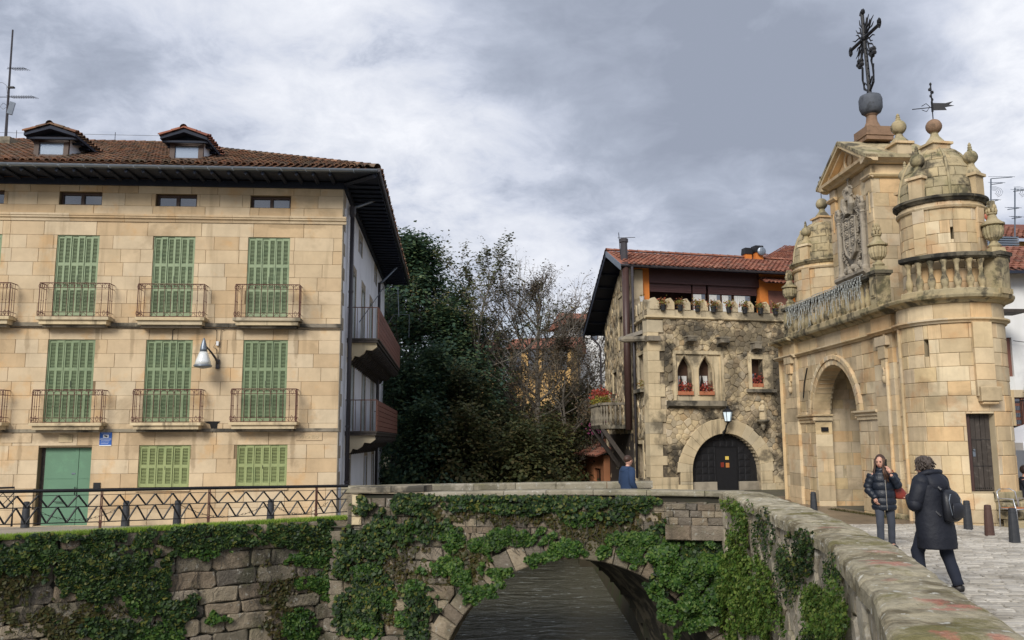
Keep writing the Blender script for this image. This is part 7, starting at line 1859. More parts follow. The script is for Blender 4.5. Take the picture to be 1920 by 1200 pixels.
# ================================================================== HOUSES BEHIND, AT THE RIGHT EDGE
wd = -12
WH = Fr((P(1860, 800, 30).x, 30), (1, .05), (.05, -1)); wh = thing('white_house', 'white rendered house with brown window at the right edge behind the gate', 'house', WH(2, -2, -3), baked=True)
def ww(x0, x1, y0, y1, h=0): a, z1 = WH.uv(x0, y0, h); c_, _ = WH.uv(x1, y0, h); z0 = WH.uv(x1, y1, h)[1]; return (a, c_, z0, z1)
w1 = ww(1886, 1896, 633, 706); w2 = ww(1901, 1935, 745, 798); zt = WH.uv(1915, 512)[1]; zsp = WH.uv(1905, 731)[1]
b = B(); slab_wall(b, WH, -1, 8, zsp, zt, -.3, 0, [w1, w2]); b.go('wall', M['white_house'], wh); b = B(); slab_wall(b, WH, -1, 8, -2.6, zsp, -.3, .02, [w2, (WH.uv(1890, 840)[0], 4.5, -2.6, WH.uv(1890, 835)[1])]); b.go('ground_floor_wall', M['gate_stone'], wh)
for w_ in (w1, w2):
    f_ = B().box(WH, w_[0], w_[1], w_[2], w_[3], -.15, -.1); m_ = (w_[0]+w_[1])/2; f_ = f_.box(WH, m_-.05, m_+.05, w_[2], w_[3], -.1, -.05).go('window', M['brown_red_board'], wh); n_ = 4
    for k in range(n_):
        for (a, c_) in ((w_[0]+.06, m_-.07), (m_+.07, w_[1]-.06)): B().box(WH, a, c_, w_[2]+(w_[3]-w_[2])*k/n_+.05, w_[2]+(w_[3]-w_[2])*(k+1)/n_-.05, -.1, -.09).go('pane', M['glass_dark'], f_)
q = B(); a, c_, z0, z1 = w2; q.box(WH, a-.15, c_+.2, z0-.08, z0, 0, .5).tube([WH(a-.1, z0+.85, .45), WH(c_+.1, z0+.85, .45)], .02, 4)
for k in range(16): u = a-.1+(c_-a+.2)*k/15; q.tube([WH(u, z0, .45), WH(u, z0+.85, .45)], .010, 4)
q.go('balcony', M['iron'], wh); B().box(WH, -.5, 8, z0-.35, z0-.1, 0, .06).go('band', M['white_house'], wh)
s_ = (-WH.n+V((0, 0, .45))).normalized(); o0 = WH(-1, zt-.05, .7)
B().add([o0, WH(8.5, zt-.05, .7), WH(8.5, zt-.05, .7)+s_*4, o0+s_*4], [(0, 1, 2, 3)]).go('roof', M['tile_red'], wh)
emit('roof_tile', tiles(o0+V((0, 0, .04)), WH.e, s_, 6, 4, lambda u, d_: True, wdt=.26, exp=.36), M['tile_red'], wh, 200, 'roof_tiles')
B().box(WH, -1.0, 8.5, zt-.14, zt-.04, .62, .7).go('gutter', M['eave_wood'], wh)
B().tube([WH(WH.uv(1893, 640)[0], WH.uv(1893, 640)[1], .2), WH(WH.uv(1940, 646)[0], WH.uv(1940, 646)[1], .2)], .012, 4).go('cable', M['iron'], wh)
p_ = WH(*WH.uv(1914, 722), .5); q = thing('street_lantern', 'grey cone street lamp on the white house', 'street lamp', p_, baked=True)
B().lathe(p_, [(.24, -.30), (.15, -.02), (.13, 0)], 12).go('glass_shade', M['lamp_glass'], q, smooth=True); B().lathe(p_, [(.13, 0), (.10, .12), (.03, .36)], 12).go('cap', M['zinc'], q, smooth=True); B().tube([p_+V((0, 0, .15)), p_+V((.3, .3, .1)), p_+V((.3, .5, -.1))], .03, 5).go('arm', M['dark_pipe'], q)
OH = Fr((P(1850, 600, 42).x, 42), (1, .1), (.1, -1)); oh = thing('ochre_house', 'ochre house with white chimney and red roof behind the right turret', 'house', OH(3, -2, -3), baked=True)
zt2 = OH.uv(1890, 452)[1]; B().box(OH, -1, 12, -2.5, zt2, -5, 0).go('wall', M['yellow_wall'], oh)
o0 = OH(-1.2, zt2-.05, .8); s_ = (-OH.n+V((0, 0, .42))).normalized(); B().add([o0, OH(12, zt2-.05, .8), OH(12, zt2, .8)+s_*5, o0+s_*5], [(0, 1, 2, 3)]).go('roof', M['tile_red'], oh)
emit('roof_tile', tiles(o0+V((0, 0, .04)), OH.e, s_, 4.5, 4, lambda u, d_: True, wdt=.3, exp=.4), M['tile_red'], oh, 120, 'roof_tiles')
a, z1 = OH.uv(1868, 443, 3); c_, _ = OH.uv(1908, 443, 3); B().box(OH, a, c_, -2, z1-.55, 2.4, 3).go('chimney', M['white_house'], oh)
for k in range(5): B().box(OH, a-.03, c_+.03, z1-.52+.11*k, z1-.45+.11*k, 2.37, 3.03).go('chimney_louvre', M['zinc'], oh)
for (px, y0, y1, lab, kk) in ((1858, 560, 335, 'thin tv aerial right behind the near dome', 0), (1903, 460, 352, 'tv aerial with curved reflector at the right edge', 1)):
    D_ = 40; a1 = thing('roof_aerial', lab, 'antenna', P(px, y0, D_), baked=True, group='tv aerials on the houses behind the gate'); B().tube([P(px, y0, D_), P(px, y1, D_)], .035, 5).go('mast', M['zinc'], a1)
    for (dx0, dx1, dy) in (((0, 40, -3), (0, 22, 8), (2, 14, 40)) if kk == 0 else ((-3, 22, 4), (-14, 8, 38), (-6, 12, 55))):
        q = B().tube([P(px+dx0, y1+dy+3, D_), P(px+dx1, y1+dy, D_)], .02, 4)
        for k in range(5): p_ = P(px+dx0+(dx1-dx0)*k/4, y1+dy, D_); q.tube([p_+V((-.05, -.3, -.08)), p_+V((.05, .3, .12))], .012, 3)
        q.go('yagi', M['zinc'], a1)
    for k in range(4): p_ = P(px+5, y1+25 if kk == 0 else y1+8, D_); rr = .15+.1*k; B().tube([p_+V((rr*math.cos(t_), 0, rr*.6*math.sin(t_))) for t_ in [PI*.2*j-1.2 for j in range(6)]], .012, 3).go('reflector', M['zinc'], a1)
p_ = P(1855, 405, 36); di = thing('satellite_dish', 'rusty red satellite dish beside the right turret', 'satellite dish', p_, baked=True)
B().sph(p_, .24, 12, 8, (1, .35, 1)).go('dish', M['red_dish'], di, smooth=True); B().tube([p_+V((0, .1, 0)), p_+V((.1, .4, -.5)), p_+V((.1, .4, -3))], .03, 5).go('pole', M['zinc'], di)
a1 = WH.uv(1895, 583, 1.4); q = B().box(WH, a1[0]-.4, a1[0]+.5, a1[1]-.06, a1[1]+.04, .7, 1.6).go('porch_eave', M['dark_wood'], wh)
# white market parasol
pc = P(1935, 822, 24); um_ = thing('parasol', 'white square parasol top at the right edge behind the gate', 'parasol', V((pc.x, pc.y, -2.1)), baked=True)
q = B(); w2_ = 1.25; zt = P(1900, 818, 24).z+.12; zb = P(1900, 842, 24).z
ctr = V((pc.x+.25, pc.y, zt+.35)); cn = [V((pc.x+.25+sx*w2_, pc.y+sy*w2_, zb+.18)) for sx, sy in ((-1, -1), (1, -1), (1, 1), (-1, 1))]
q.add([ctr]+cn+[p_-V((0, 0, .2)) for p_ in cn], [(0, 1, 2), (0, 2, 3), (0, 3, 4), (0, 4, 1), (1, 5, 6, 2), (2, 6, 7, 3), (3, 7, 8, 4), (4, 8, 5, 1)]).go('canopy', M['canvas_white'], um_)
B().tube([V((ctr.x, ctr.y, -2.1)), ctr], .03, 6).go('pole', M['zinc'], um_)
# ================================================================== PLANTS
def pl_uv(px, py, h=0.0):
    d = pix_dir(px, py); best = None
    for i, (p, dd, nn) in enumerate(zip(NP.p[:-1], NP.d, NP.nn)):
        k = (p+nn*h).dot(nn)/d.dot(nn) if abs(d.dot(nn)) > 1e-6 else -1
        if k <= 0: continue
        q = d*k; s = (V((q.x, q.y, 0))-p).dot(dd)
        if -.15 <= s <= (NP.L[i+1]-NP.L[i])+.15:
            if best is None or k < best[2]: best = (NP.L[i]+s, q.z, k)
    return best[:2] if best else None
def ivy(fr, uvf, regs, mat, name, label, seed, sz=.062, size_px=9.0, hmax=.16, cat='ivy', ylim=None, zmax=None, par=None):
    rs = np.random.RandomState(seed); P_, N_ = [], []
    off = V((seed*3.1, seed*1.7, 0))
    for (cx, cy, rx, ry, dens) in regs:
        n = int(PI*rx*ry*dens*2.1/size_px)
        g = rs.uniform(-1, 1, (int(n*1.6), 2)); g = g[(g**2).sum(1) < 1][:n]
        for a, b_ in g:
            px, py = cx+a*rx, cy+b_*ry
            rr = math.sqrt(a*a+b_*b_)
            uv = uvf(px, py)
            if uv is None: continue
            u, z = uv
            if zmax is not None and z > zmax: continue
            q = V((u*2.0, z*2.0, 0))+off
            msk = noise.noise(q)*.75+noise.noise(q*3.1)*.55
            if msk < -.50+rr*.62: continue
            cl = .5+.5*noise.noise(q*2.2); h = .03+hmax*(.25+1.1*cl)*(1-rr*.5)*rs.uniform(.3, 1.0)
            p = fr(u, z, h); nrm = fr(u, z, h+.1)-p
            P_.append((p.x, p.y, p.z)); N_.append((nrm.x*10+rs.normal(0, .25), nrm.y*10, nrm.z+.55))
    if not P_: return
    D_ = np.linalg.norm(np.array(P_), axis=1); s = sz*np.clip(D_/15, .55, 1.25)
    return link(name, leaf_mesh(P_, N_, s, rs, name), M[mat], par, kind='stuff', label=label, cat=cat)
E_ = EMB.uv
ivy(EMB, E_, [(-30, 1050, 90, 70, .9), (60, 1040, 120, 34, 1.3), (200, 1050, 170, 56, 2.0), (230, 1095, 125, 62, 2.0), (300, 1140, 80, 50, 1.3), (420, 1006, 110, 18, 1.6), (330, 1012, 120, 24, 1.6), (570, 1000, 100, 28, 1.6), (620, 1040, 60, 45, .8), (120, 1008, 160, 14, 1.3), (500, 990, 160, 10, 1.6), (200, 1180, 120, 30, .5)],
    'ivy_dark', 'ivy', 'dark glossy ivy hanging over the left river wall', 101, zmax=EMB_TOP+.05)
ivy(EMB, E_, [(20, 1110, 70, 80, .35), (140, 1160, 100, 50, .45), (540, 1090, 60, 60, .25), (520, 1150, 40, 60, .25)],
    'ivy_dry', 'dry_creeper', 'thin brownish creeper stems and leaves on the left river wall', 102, hmax=.08, cat='creeper')
ivy(EMB, E_, [(590, 1048, 80, 15, 1.3), (600, 1095, 55, 17, 1.5), (640, 1120, 40, 30, 1.0), (560, 1175, 40, 36, .8), (410, 1158, 30, 16, 1.4), (300, 1185, 50, 26, .8), (390, 1035, 60, 16, .5), (250, 1130, 60, 40, .3)],
    'ivy_bright', 'fresh_ivy', 'fresh green ivy patches on the right half of the left river wall', 103, sz=.05, size_px=6.5)
B_ = BR.uv
ivy(BR, B_, [(690, 955, 34, 30, 1.3), (780, 945, 44, 30, 1.4), (730, 1000, 85, 34, .9), (700, 1060, 50, 60, .9), (820, 985, 60, 26, .7), (1000, 952, 220, 15, 1.0), (1190, 936, 75, 17, 1.6), (1120, 968, 120, 20, .6), (1290, 1000, 90, 30, .5), (690, 1140, 50, 60, 1.2), (790, 1150, 40, 60, .6), (1000, 935, 210, 8, .9), (1235, 1080, 30, 40, 1.2), (1330, 1035, 60, 40, 1.3), (650, 1050, 26, 60, 1.1), (648, 1140, 26, 60, .8)],
    'ivy_dark', 'ivy', 'dark ivy trailing over the parapet and left pier of the bridge', 104, zmax=-1.12, hmax=.24)
ivy(BR, B_, [(980, 1004, 66, 20, 2.0), (915, 1022, 40, 16, 1.8), (848, 1008, 26, 28, 1.6), (1068, 1030, 38, 24, 1.6), (1000, 1050, 40, 14, 1.3), (950, 1066, 26, 16, 1.1), (1128, 1030, 20, 32, 1.2), (1165, 1010, 55, 16, 1.4), (1215, 1018, 40, 22, 1.3), (690, 1064, 42, 20, 1.4), (830, 1062, 55, 22, 1.5), (870, 1080, 28, 18, 1.2), (715, 1122, 34, 24, 1.3), (690, 1175, 50, 26, 1.4), (885, 1115, 24, 22, .8), (780, 1100, 30, 14, .8), (960, 958, 60, 12, 1.1), (1090, 975, 30, 14, 1.1), (770, 985, 26, 14, .9), (1190, 1060, 20, 25, .7), (760, 1160, 24, 20, .8), (905, 1060, 34, 26, 1.0), (925, 1100, 26, 22, .8), (1030, 1042, 60, 12, 1.3), (1190, 1040, 36, 22, 1.2)],
    'ivy_bright', 'fresh_ivy', 'bright green ivy festoons above the bridge arch', 105, hmax=.2, sz=.05, size_px=6.5)
ivy(BR, B_, [(1000, 968, 240, 24, .35), (860, 1060, 60, 50, .3), (740, 1080, 90, 90, .35), (1200, 990, 120, 30, .3), (1100, 1010, 60, 30, .4)], 'ivy_dry', 'dry_creeper', 'brownish dry creeper on the bridge face', 106, hmax=.07, cat='creeper')
ivy(BR, B_, [(1290, 1075, 70, 66, 2.6), (1255, 1050, 40, 40, 2.0), (1335, 1060, 50, 60, 2.6), (1300, 1130, 65, 50, 2.0), (1350, 1120, 40, 70, 2.0), (1230, 1045, 40, 22, 1.6), (1240, 1085, 30, 40, 1.8), (1265, 1150, 30, 50, 1.4)],
    'ivy_bright', 'hanging_creeper', 'thick green creeper pouring down right of the bridge arch', 107, hmax=.55, sz=.052, size_px=6.5)
ivy(NP, pl_uv, [(1392, 1010, 20, 70, 2.0), (1385, 1110, 36, 100, 2.6), (1425, 1130, 40, 90, 2.2), (1375, 945, 14, 16, 1.5), (1450, 1170, 34, 50, 1.6), (1408, 960, 24, 26, .9), (1560, 1165, 50, 62, 2.0), (1590, 1120, 18, 60, 1.0), (1540, 1120, 20, 30, 1.2)],
    'ivy_yellow', 'bright_creeper', 'bright yellow green creeper on the river face of the near parapet wall', 108, hmax=.26, sz=.055)
ivy(NP, pl_uv, [(1500, 1050, 36, 56, 1.6), (1520, 1015, 22, 26, 1.2), (1440, 1000, 22, 50, .8), (1480, 1100, 24, 50, .8), (1575, 1075, 16, 40, 1.0), (1560, 1200, 60, 30, 1.0)],
    'ivy_dark', 'dark_creeper', 'darker clumps of creeper below the coping of the near parapet wall', 109, hmax=.16, sz=.05)
# stems
R = random.Random(77); b = B()
for _ in range(90):
    px, py = R.uniform(40, 640), R.uniform(1010, 1120); u, z = EMB.uv(px, py); pts = []
    for k in range(7): pts.append(EMB(u+R.uniform(-.06, .06)*k*.5, z-.13*k, .05+R.uniform(0, .04)))
    b.tube(pts, .006, 3)
for _ in range(120):
    px, py = R.choice([(R.uniform(660, 860), R.uniform(950, 1080)), (R.uniform(870, 1250), R.uniform(945, 1000))]); u, z = BR.uv(px, py)
    b.tube([BR(u+R.uniform(-.05, .05)*k*.6, z-.10*k, .09+R.uniform(0, .05)) for k in range(6)], .006, 3)
b.go('ivy_stems', M['bark'], None, kind='stuff', label='tangle of thin ivy stems on the river wall and bridge', cat='ivy')
# grass strip on the embankment ---------------------------------------------------
def blades(fn, n, hmin, hmax, w, mat, name, label, seed, kind='stuff', lean=.35):
    rs = np.random.RandomState(seed); P0 = np.array([fn(rs) for _ in range(n)]); h = rs.uniform(hmin, hmax, n)[:, None]
    a = rs.uniform(0, 2*PI, n); d = np.stack([np.cos(a), np.sin(a), np.zeros(n)], 1); l = rs.normal(0, lean, (n, 3)); l[:, 2] = 1
    v = np.stack([P0-d*w, P0+d*w, P0+l*h], 1).reshape(-1, 3); me = bpy.data.meshes.new(name); me.vertices.add(3*n); me.vertices.foreach_set('co', v.ravel())
    me.loops.add(3*n); me.loops.foreach_set('vertex_index', np.arange(3*n, dtype=np.int32)); me.polygons.add(n)
    me.polygons.foreach_set('loop_start', np.arange(0, 3*n, 3, dtype=np.int32)); me.polygons.foreach_set('loop_total', np.full(n, 3, dtype=np.int32)); me.update(calc_edges=True)
    return link(name, me, M[mat], None, kind=kind, label=label, cat='grass')
def gf(rs):
    u = rs.uniform(-4.5, EMB_L); wd_ = .34*(1-.55*(u+4.5)/11); h = -wd_*rs.uniform(0, 1)**.8+.05; p = EMB(u, EMB_TOP-.02, h); return (p.x, p.y, p.z)
blades(gf, 30000, .04, .12, .008, 'grass', 'grass', 'short bright grass strip along the top of the left river wall', 5)
def gf2(rs):
    a = rs.uniform(0, 1); u = rs.uniform(-.6, pN[1]+2.8); p = G(u, 0, .2+rs.uniform(0, .25)); return (p.x, p.y, gz(p.x, p.y)+.0)
blades(gf2, 1500, .02, .09, .006, 'ivy_dry', 'weeds', 'small weeds at the foot of the stone gate', 6)
# trees ----------------------------------------------------------------------------
def tree(name, label, base, H, seed, mat, nleaf, lsz, r0=.16, lean=(0, 0), spread=.34, nb=16, lv=3, crown0=.25, up=.35, clus=.16, group='trees and shrubs on the river banks', shape='oval', twigs=4, kids=5):
    R = random.Random(seed); rs = np.random.RandomState(seed)
    t_ = thing(name, label, 'tree' if H > 4 else 'shrub', base, group=group)
    B0 = V((0, 0, 0)); tr = B(); br_ = B(); tips = []
    N = 9; pts = [B0]; 
    for i in range(1, N+1):
        f = i/N; pts.append(V((lean[0]*H*f**1.3+R.uniform(-.03, .03)*H*.5*f, lean[1]*H*f+R.uniform(-.02, .02)*H*.5*f, H*f)))
    rad = [r0*(1-.88*(i/N))*(1.25 if i == 0 else 1) for i in range(N+1)]; tr.tube(pts, rad, 7)
    def at(f):
        k = min(int(f*N), N-1); return pts[k].lerp(pts[k+1], f*N-k)
    def grow(p, d, L, r, lvl):
        n = 4 if lvl < lv else 3; q = [p]; dd = V(d)
        for i in range(n):
            dd = (dd+V((R.uniform(-.25, .25), R.uniform(-.25, .25), R.uniform(-.08, .22)*up*2))).normalized(); q.append(q[-1]+dd*L/n)
        br_.tube(q, [max(.004, r*(1-.75*i/n)) for i in range(n+1)], 4 if lvl < 2 else 3, cap=False)
        if lvl >= lv:
            tips.extend(q[1:]); return
        if lvl >= lv-1: tips.extend(q[2:])
        for k in range(kids if lvl == 1 else twigs):
            f = R.uniform(.25, 1.0); j = min(int(f*n), n-1); pp = q[j].lerp(q[j+1], f*n-j)
            nd = (dd*.75+V((R.uniform(-1, 1), R.uniform(-1, 1), R.uniform(-.35, .8)))*.75).normalized(); grow(pp, nd, L*R.uniform(.38, .62), r*.45, lvl+1)
    for k in range(nb):
        f = crown0+(1-crown0)*(k+.5)/nb; a = k*2.399+R.uniform(-.4, .4); p = at(min(f, .99))
        if shape == 'oval': L = H*spread*math.sin(PI*min(.97, .25+.72*(f-crown0)/(1-crown0)))
        elif shape == 'cone': L = H*spread*(1.05-(f-crown0)/(1-crown0))
        else: L = H*spread*(.75+.35*R.random())*(1-.5*((f-crown0)/(1-crown0))**2)
        d = V((math.cos(a), math.sin(a), up*(.6+1.3*f)*R.uniform(.7, 1.3))).normalized(); grow(p, d, L*R.uniform(.8, 1.15), r0*.42*(1.1-f*.7), 1)
    tips.append(at(1.0))
    bk = M['bare_bark' if name in ('bare_tree', 'feathery_tree') else 'bark']; tr.go('trunk', bk, t_, smooth=True); br_.go('branches', bk, t_)
    T = np.array([tuple(q) for q in tips]); idx = rs.randint(0, len(T), nleaf); c = T[idx]+rs.normal(0, clus, (nleaf, 3)); ctr = np.array([lean[0]*H*.6, lean[1]*H*.6, H*.55])
    nr = c-ctr; nr /= np.linalg.norm(nr, axis=1)[:, None]+1e-6; nr[:, 2] += .7
    if nleaf: link('crown', leaf_mesh(c, nr, lsz, rs, 'crown'), M[mat], t_)
    return t_
def gp(px, D, z=-3.2): p = P(px, 900, D); return V((p.x, p.y, max(-5.2, land(p.x, p.y)) if z is None else z))
def top(py, D): return P(960, py, D).z
def TR_(name, label, px, D, ytop, seed, mat, nl, ls, z=-3.4, **kw): return tree(name, label, gp(px, D, z), top(ytop, D)-z, seed, mat, nl, ls, **kw)
TR_('evergreen_tree', 'tall dark evergreen tree rising just behind the left house', 770, 45, 462, 1, 'evergreen', 34000, .17, r0=.30, spread=.25, nb=34, crown0=.10, up=.35, clus=.34, kids=5)
TR_('evergreen_tree', 'lighter leafy top of a second evergreen close beside the left eaves', 742, 48, 470, 2, 'evergreen_top', 9000, .17, r0=.25, spread=.22, nb=22, crown0=.45, clus=.35)
TR_('evergreen_tree', 'dark evergreen of middle height left of the feathery tree', 838, 43, 590, 3, 'evergreen', 17000, .16, r0=.22, spread=.24, nb=26, crown0=.12, clus=.32)
TR_('feathery_tree', 'slender open tree with feathery leaves leaning right above the others', 862, 44, 520, 4, 'olive_leaf', 5200, .13, r0=.17, lean=(.13, .0), spread=.34, nb=17, crown0=.38, up=.55, clus=.12, shape='wide')
TR_('feathery_tree', 'thin sparse tree with few leaves between the feathery tree and the large bare tree', 905, 47, 600, 5, 'olive_leaf', 3200, .12, r0=.13, lean=(.03, 0), spread=.28, nb=15, crown0=.35, up=.5, clus=.14)
TR_('bare_tree', 'large round nearly leafless tree standing in the middle above the bridge', 1010, 46, 545, 6, 'brown_leaf', 9500, .09, r0=.24, spread=.36, nb=30, crown0=.26, up=.6, clus=.12, shape='oval', twigs=6, kids=8)
TR_('bare_tree', 'smaller leafless tree left of the large bare tree', 935, 50, 632, 7, 'brown_leaf', 8500, .10, r0=.15, spread=.33, nb=20, crown0=.2, up=.55, clus=.15, twigs=5, kids=7)
TR_('bare_tree', 'leafless brown tree beside the rear eaves of the crenellated house', 1090, 52, 612, 8, 'brown_leaf', 10500, .10, r0=.16, spread=.36, nb=22, crown0=.15, up=.5, clus=.16, twigs=5, kids=7)
TR_('bare_tree', 'low twiggy tree just left of the flowered side balcony', 1060, 43, 650, 9, 'brown_leaf', 6500, .09, r0=.12, spread=.34, nb=18, crown0=.2, up=.5, clus=.15, twigs=5, kids=6)
SHR = [(735, 41, 700, 'evergreen'), (775, 40, 740, 'evergreen'), (815, 41, 690, 'evergreen'), (860, 40, 735, 'undergrowth'), (895, 42, 700, 'evergreen'), (930, 41, 800, 'undergrowth'), (965, 43, 800, 'olive_leaf'), (1000, 41, 830, 'undergrowth'), (1035, 42, 815, 'olive_leaf'), (1060, 47, 780, 'olive_leaf'), (1098, 46, 760, 'undergrowth'),
       (830, 50, 640, 'evergreen'), (880, 52, 660, 'evergreen'), (950, 54, 770, 'olive_leaf'), (1010, 56, 780, 'olive_leaf'), (1130, 50, 770, 'undergrowth'), (750, 55, 600, 'evergreen'), (1075, 55, 770, 'undergrowth'), (985, 38, 830, 'olive_leaf'), (870, 38, 800, 'olive_leaf'), (800, 38, 790, 'evergreen')]
LABS = ['dark bush against the far end of the left house', 'dark bush second from the left house', 'dark rounded shrub below the middle evergreen', 'dense low thicket under the feathery tree', 'blue green shrub in the middle of the left bank', 'dark thicket left of the bare tree trunk', 'brownish thicket behind the bare tree trunk', 'low thicket at the foot of the bare tree', 'dark thicket right of the bare tree trunk', 'olive shrub above the orange shed', 'dark shrub behind the flowered balcony',
        'dark green tree crown behind the middle evergreen', 'dark green crown behind the feathery tree', 'olive crown filling the gap left of the bare tree', 'olive crown filling the gap behind the bare tree', 'dark crown behind the crenellated house', 'dark crown far behind the left balconies', 'dark crown behind the small orange shed', 'yellowish low shrub at the foot of the bare tree by the water', 'yellowish low shrub by the water under the feathery tree', 'dark low shrub by the water near the left house']
for i, ((px, D, yt, mt), lb) in enumerate(zip(SHR, LABS)):
    TR_('shrub', lb, px, D, yt, 40+i, mt, 6500 if D < 60 else 4000, .14, z=-4.4, r0=.09, spread=.36, nb=16, crown0=.08, up=.45, clus=.30, lv=2, kids=5, shape='wide')
# far wood on the hill behind
rs = np.random.RandomState(9); pp = []; nn_ = []
for _ in range(420):
    x = rs.uniform(-60, 70); y = rs.uniform(62, 150); z = land(x, y)+rs.uniform(.5, 2.5); k = 90; r_ = rs.uniform(1.2, 2.6)
    c = rs.normal(0, 1, (k, 3)); c /= np.linalg.norm(c, axis=1)[:, None]; pp.append(np.array([x, y, z])+c*r_*[1, 1, 1.2]); nn_.append(c+[0, 0, .5])
link('far_wood', leaf_mesh(np.concatenate(pp), np.concatenate(nn_), .5, rs, 'far_wood'), M['olive_leaf'], None, kind='stuff', label='wooded slope behind the river trees', cat='wood')
# flowers -----------------------------------------------------------------------------
def flowers(pts, n, sz, mat, name, label, seed, spread, cat='flowers'):
    rs = np.random.RandomState(seed); c = []
    for p in pts: c.append(rs.normal(0, 1, (n, 3))*spread+[p.x, p.y, p.z])
    c = np.concatenate(c); return link(name, leaf_mesh(c, rs.normal(0, 1, c.shape)+[0, 0, .5], sz, rs, name), M[mat], None, label=label, cat=cat, kind='stuff')
for i, w_ in enumerate(tw): flowers([CF(w_[0]+.12+k*.12, w_[2]+.27+.06*(k % 2), 0) for k in range(4)], 60, .055, 'red_flower', 'window_flowers', ['red flowers in the left box of the twin windows', 'red flowers in the right box of the twin windows'][i], 300+i, [.06, .05, .10])
flowers([CF(rw[0]+.1+k*.12, rw[2]+.28+.10*(k == 2), -.05) for k in range(4)], 45, .055, 'red_flower', 'window_flowers', 'red flowers in the small square window at the right', 303, [.06, .05, .10])
flowers([CS(ub0+.5+.3*k, bz1+.10, hb*.85) for k in range(9)], 130, .07, 'yellow_flower', 'balcony_flowers', 'yellow green plants along the railing of the side balcony', 304, [.14, .15, .10])
flowers([CS(ub1-.7-.25*k, bz1+.34, hb*.7) for k in range(6)], 150, .075, 'red_flower', 'balcony_flowers', 'red leaved shrub at the far end of the side balcony', 305, [.20, .2, .18])
flowers([CS(.75, bw[0][2]+.18, .15)], 90, .05, 'yellow_flower', 'window_flowers', 'yellow flowers on the sill of the narrow bay window', 306, [.08, .12, .1])
flowers([P(1119, 798, 44)], 160, .09, 'red_flower', 'pink_shrub', 'pink flowering shrub below the side balcony', 307, [.3, .3, .25], cat='shrub')
bpy.data.objects['pink_shrub'].data.materials[0] = M['pink_leaf']
flowers([UF(UF.uv(1203, 566, .1)[0], UF.uv(1203, 560, .1)[1]+.12, .12)], 50, .05, 'pot_flower', 'pot_plant', 'plant in the small white pot on the terrace', 308, [.06, .06, .05])
# far houses on the hill between the trees
def farhouse(name, label, px0, px1, y0, yb, D, wall, e=(1, .25), roofh=1.6, nwin=3, dep=8):
    a = P(px0, y0, D); fr = Fr((a.x, a.y), e, (e[1], -e[0])); u1 = fr.uv(px1, y0)[0]; zt = a.z; z0 = P(px0, yb, D).z
    h = thing(name, label, 'house', fr(u1/2, z0, -dep/2), baked=True)
    wn = []
    rows_ = 2
    for i in range(nwin):
        for j in range(rows_): c = u1*(i+.5)/nwin; zz_ = z0+(zt-z0)*(.28+.40*j); wn.append((c-.45, c+.45, zz_, zz_+1.3))
    b = B(); slab_wall(b, fr, 0, u1, z0-8, zt, -.3, 0, wn); b.box(fr, 0, u1, z0-8, zt, -dep, -dep+.3).box(fr, 0, .3, z0-8, zt, -dep+.3, -.3).box(fr, u1-.3, u1, z0-8, zt, -dep+.3, -.3); b.go('wall', M[wall], h)
    for w_ in wn: f_ = B().box(fr, *w_, -.2, -.12).go('window', M['window_brown'], h); B().box(fr, w_[0]+.08, w_[1]-.08, w_[2]+.08, w_[3]-.08, -.12, -.11).go('pane', M['glass'], f_)
    q = B(); q.add([fr(-.6, zt, .6), fr(u1+.6, zt, .6), fr(u1+.6, zt+roofh, -dep/2), fr(-.6, zt+roofh, -dep/2), fr(-.6, zt, -dep-.6), fr(u1+.6, zt, -dep-.6)], [(0, 1, 2, 3), (3, 2, 5, 4), (0, 3, 4), (1, 5, 2)])
    q.go('roof', M['tile_red'], h)
    return h
farhouse('far_house', 'ochre apartment house glimpsed on the hill behind the bare tree', 955, 1070, 656, 712, 88, 'yellow_wall', e=(1, -.25), nwin=4)
farhouse('far_house', 'white house with red roof on the hill at the right behind the bare trees', 1078, 1150, 604, 650, 92, 'white_house', nwin=3)
farhouse('far_house', 'low ochre house on the hill left of the bare tree', 880, 935, 655, 700, 84, 'yellow_wall', nwin=2, roofh=1.2)
# ================================================================== PEOPLE
def skinmesh(name, verts, edges, sub=2):
    me = bpy.data.meshes.new(name); me.from_pydata([v[:3] for v in verts], edges, []); o = bpy.data.objects.new(name+'_tmp', me); C.collection.objects.link(o)
    md = o.modifiers.new('s', 'SKIN'); 
    sv = me.skin_vertices
    if not sv:
        bpy.context.view_layer.objects.active = o
        me.update()
    if len(me.skin_vertices) == 0:
        bpy.context.view_layer.objects.active = o; bpy.ops.mesh.customdata_skin_add()
    sk = me.skin_vertices[0].data
    for i, v in enumerate(verts): sk[i].radius = (v[3], v[4] if len(v) > 4 else v[3]); sk[i].use_root = (i == 0)
    md.branch_smoothing = .6; s2 = o.modifiers.new('d', 'SUBSURF'); s2.levels = sub; s2.render_levels = sub
    dg = bpy.context.evaluated_depsgraph_get(); r = bpy.data.meshes.new_from_object(o.evaluated_get(dg)); bpy.data.objects.remove(o); r.name = name
    r.polygons.foreach_set('use_smooth', [True]*len(r.polygons)); return r
def append_b(me, b_):
    """add builder geometry to a mesh"""
    bm = bmesh.new(); bm.from_mesh(me); m2 = b_.mesh('x', True); bm.from_mesh(m2); bm.to_mesh(me); bm.free(); bpy.data.meshes.remove(m2); return me
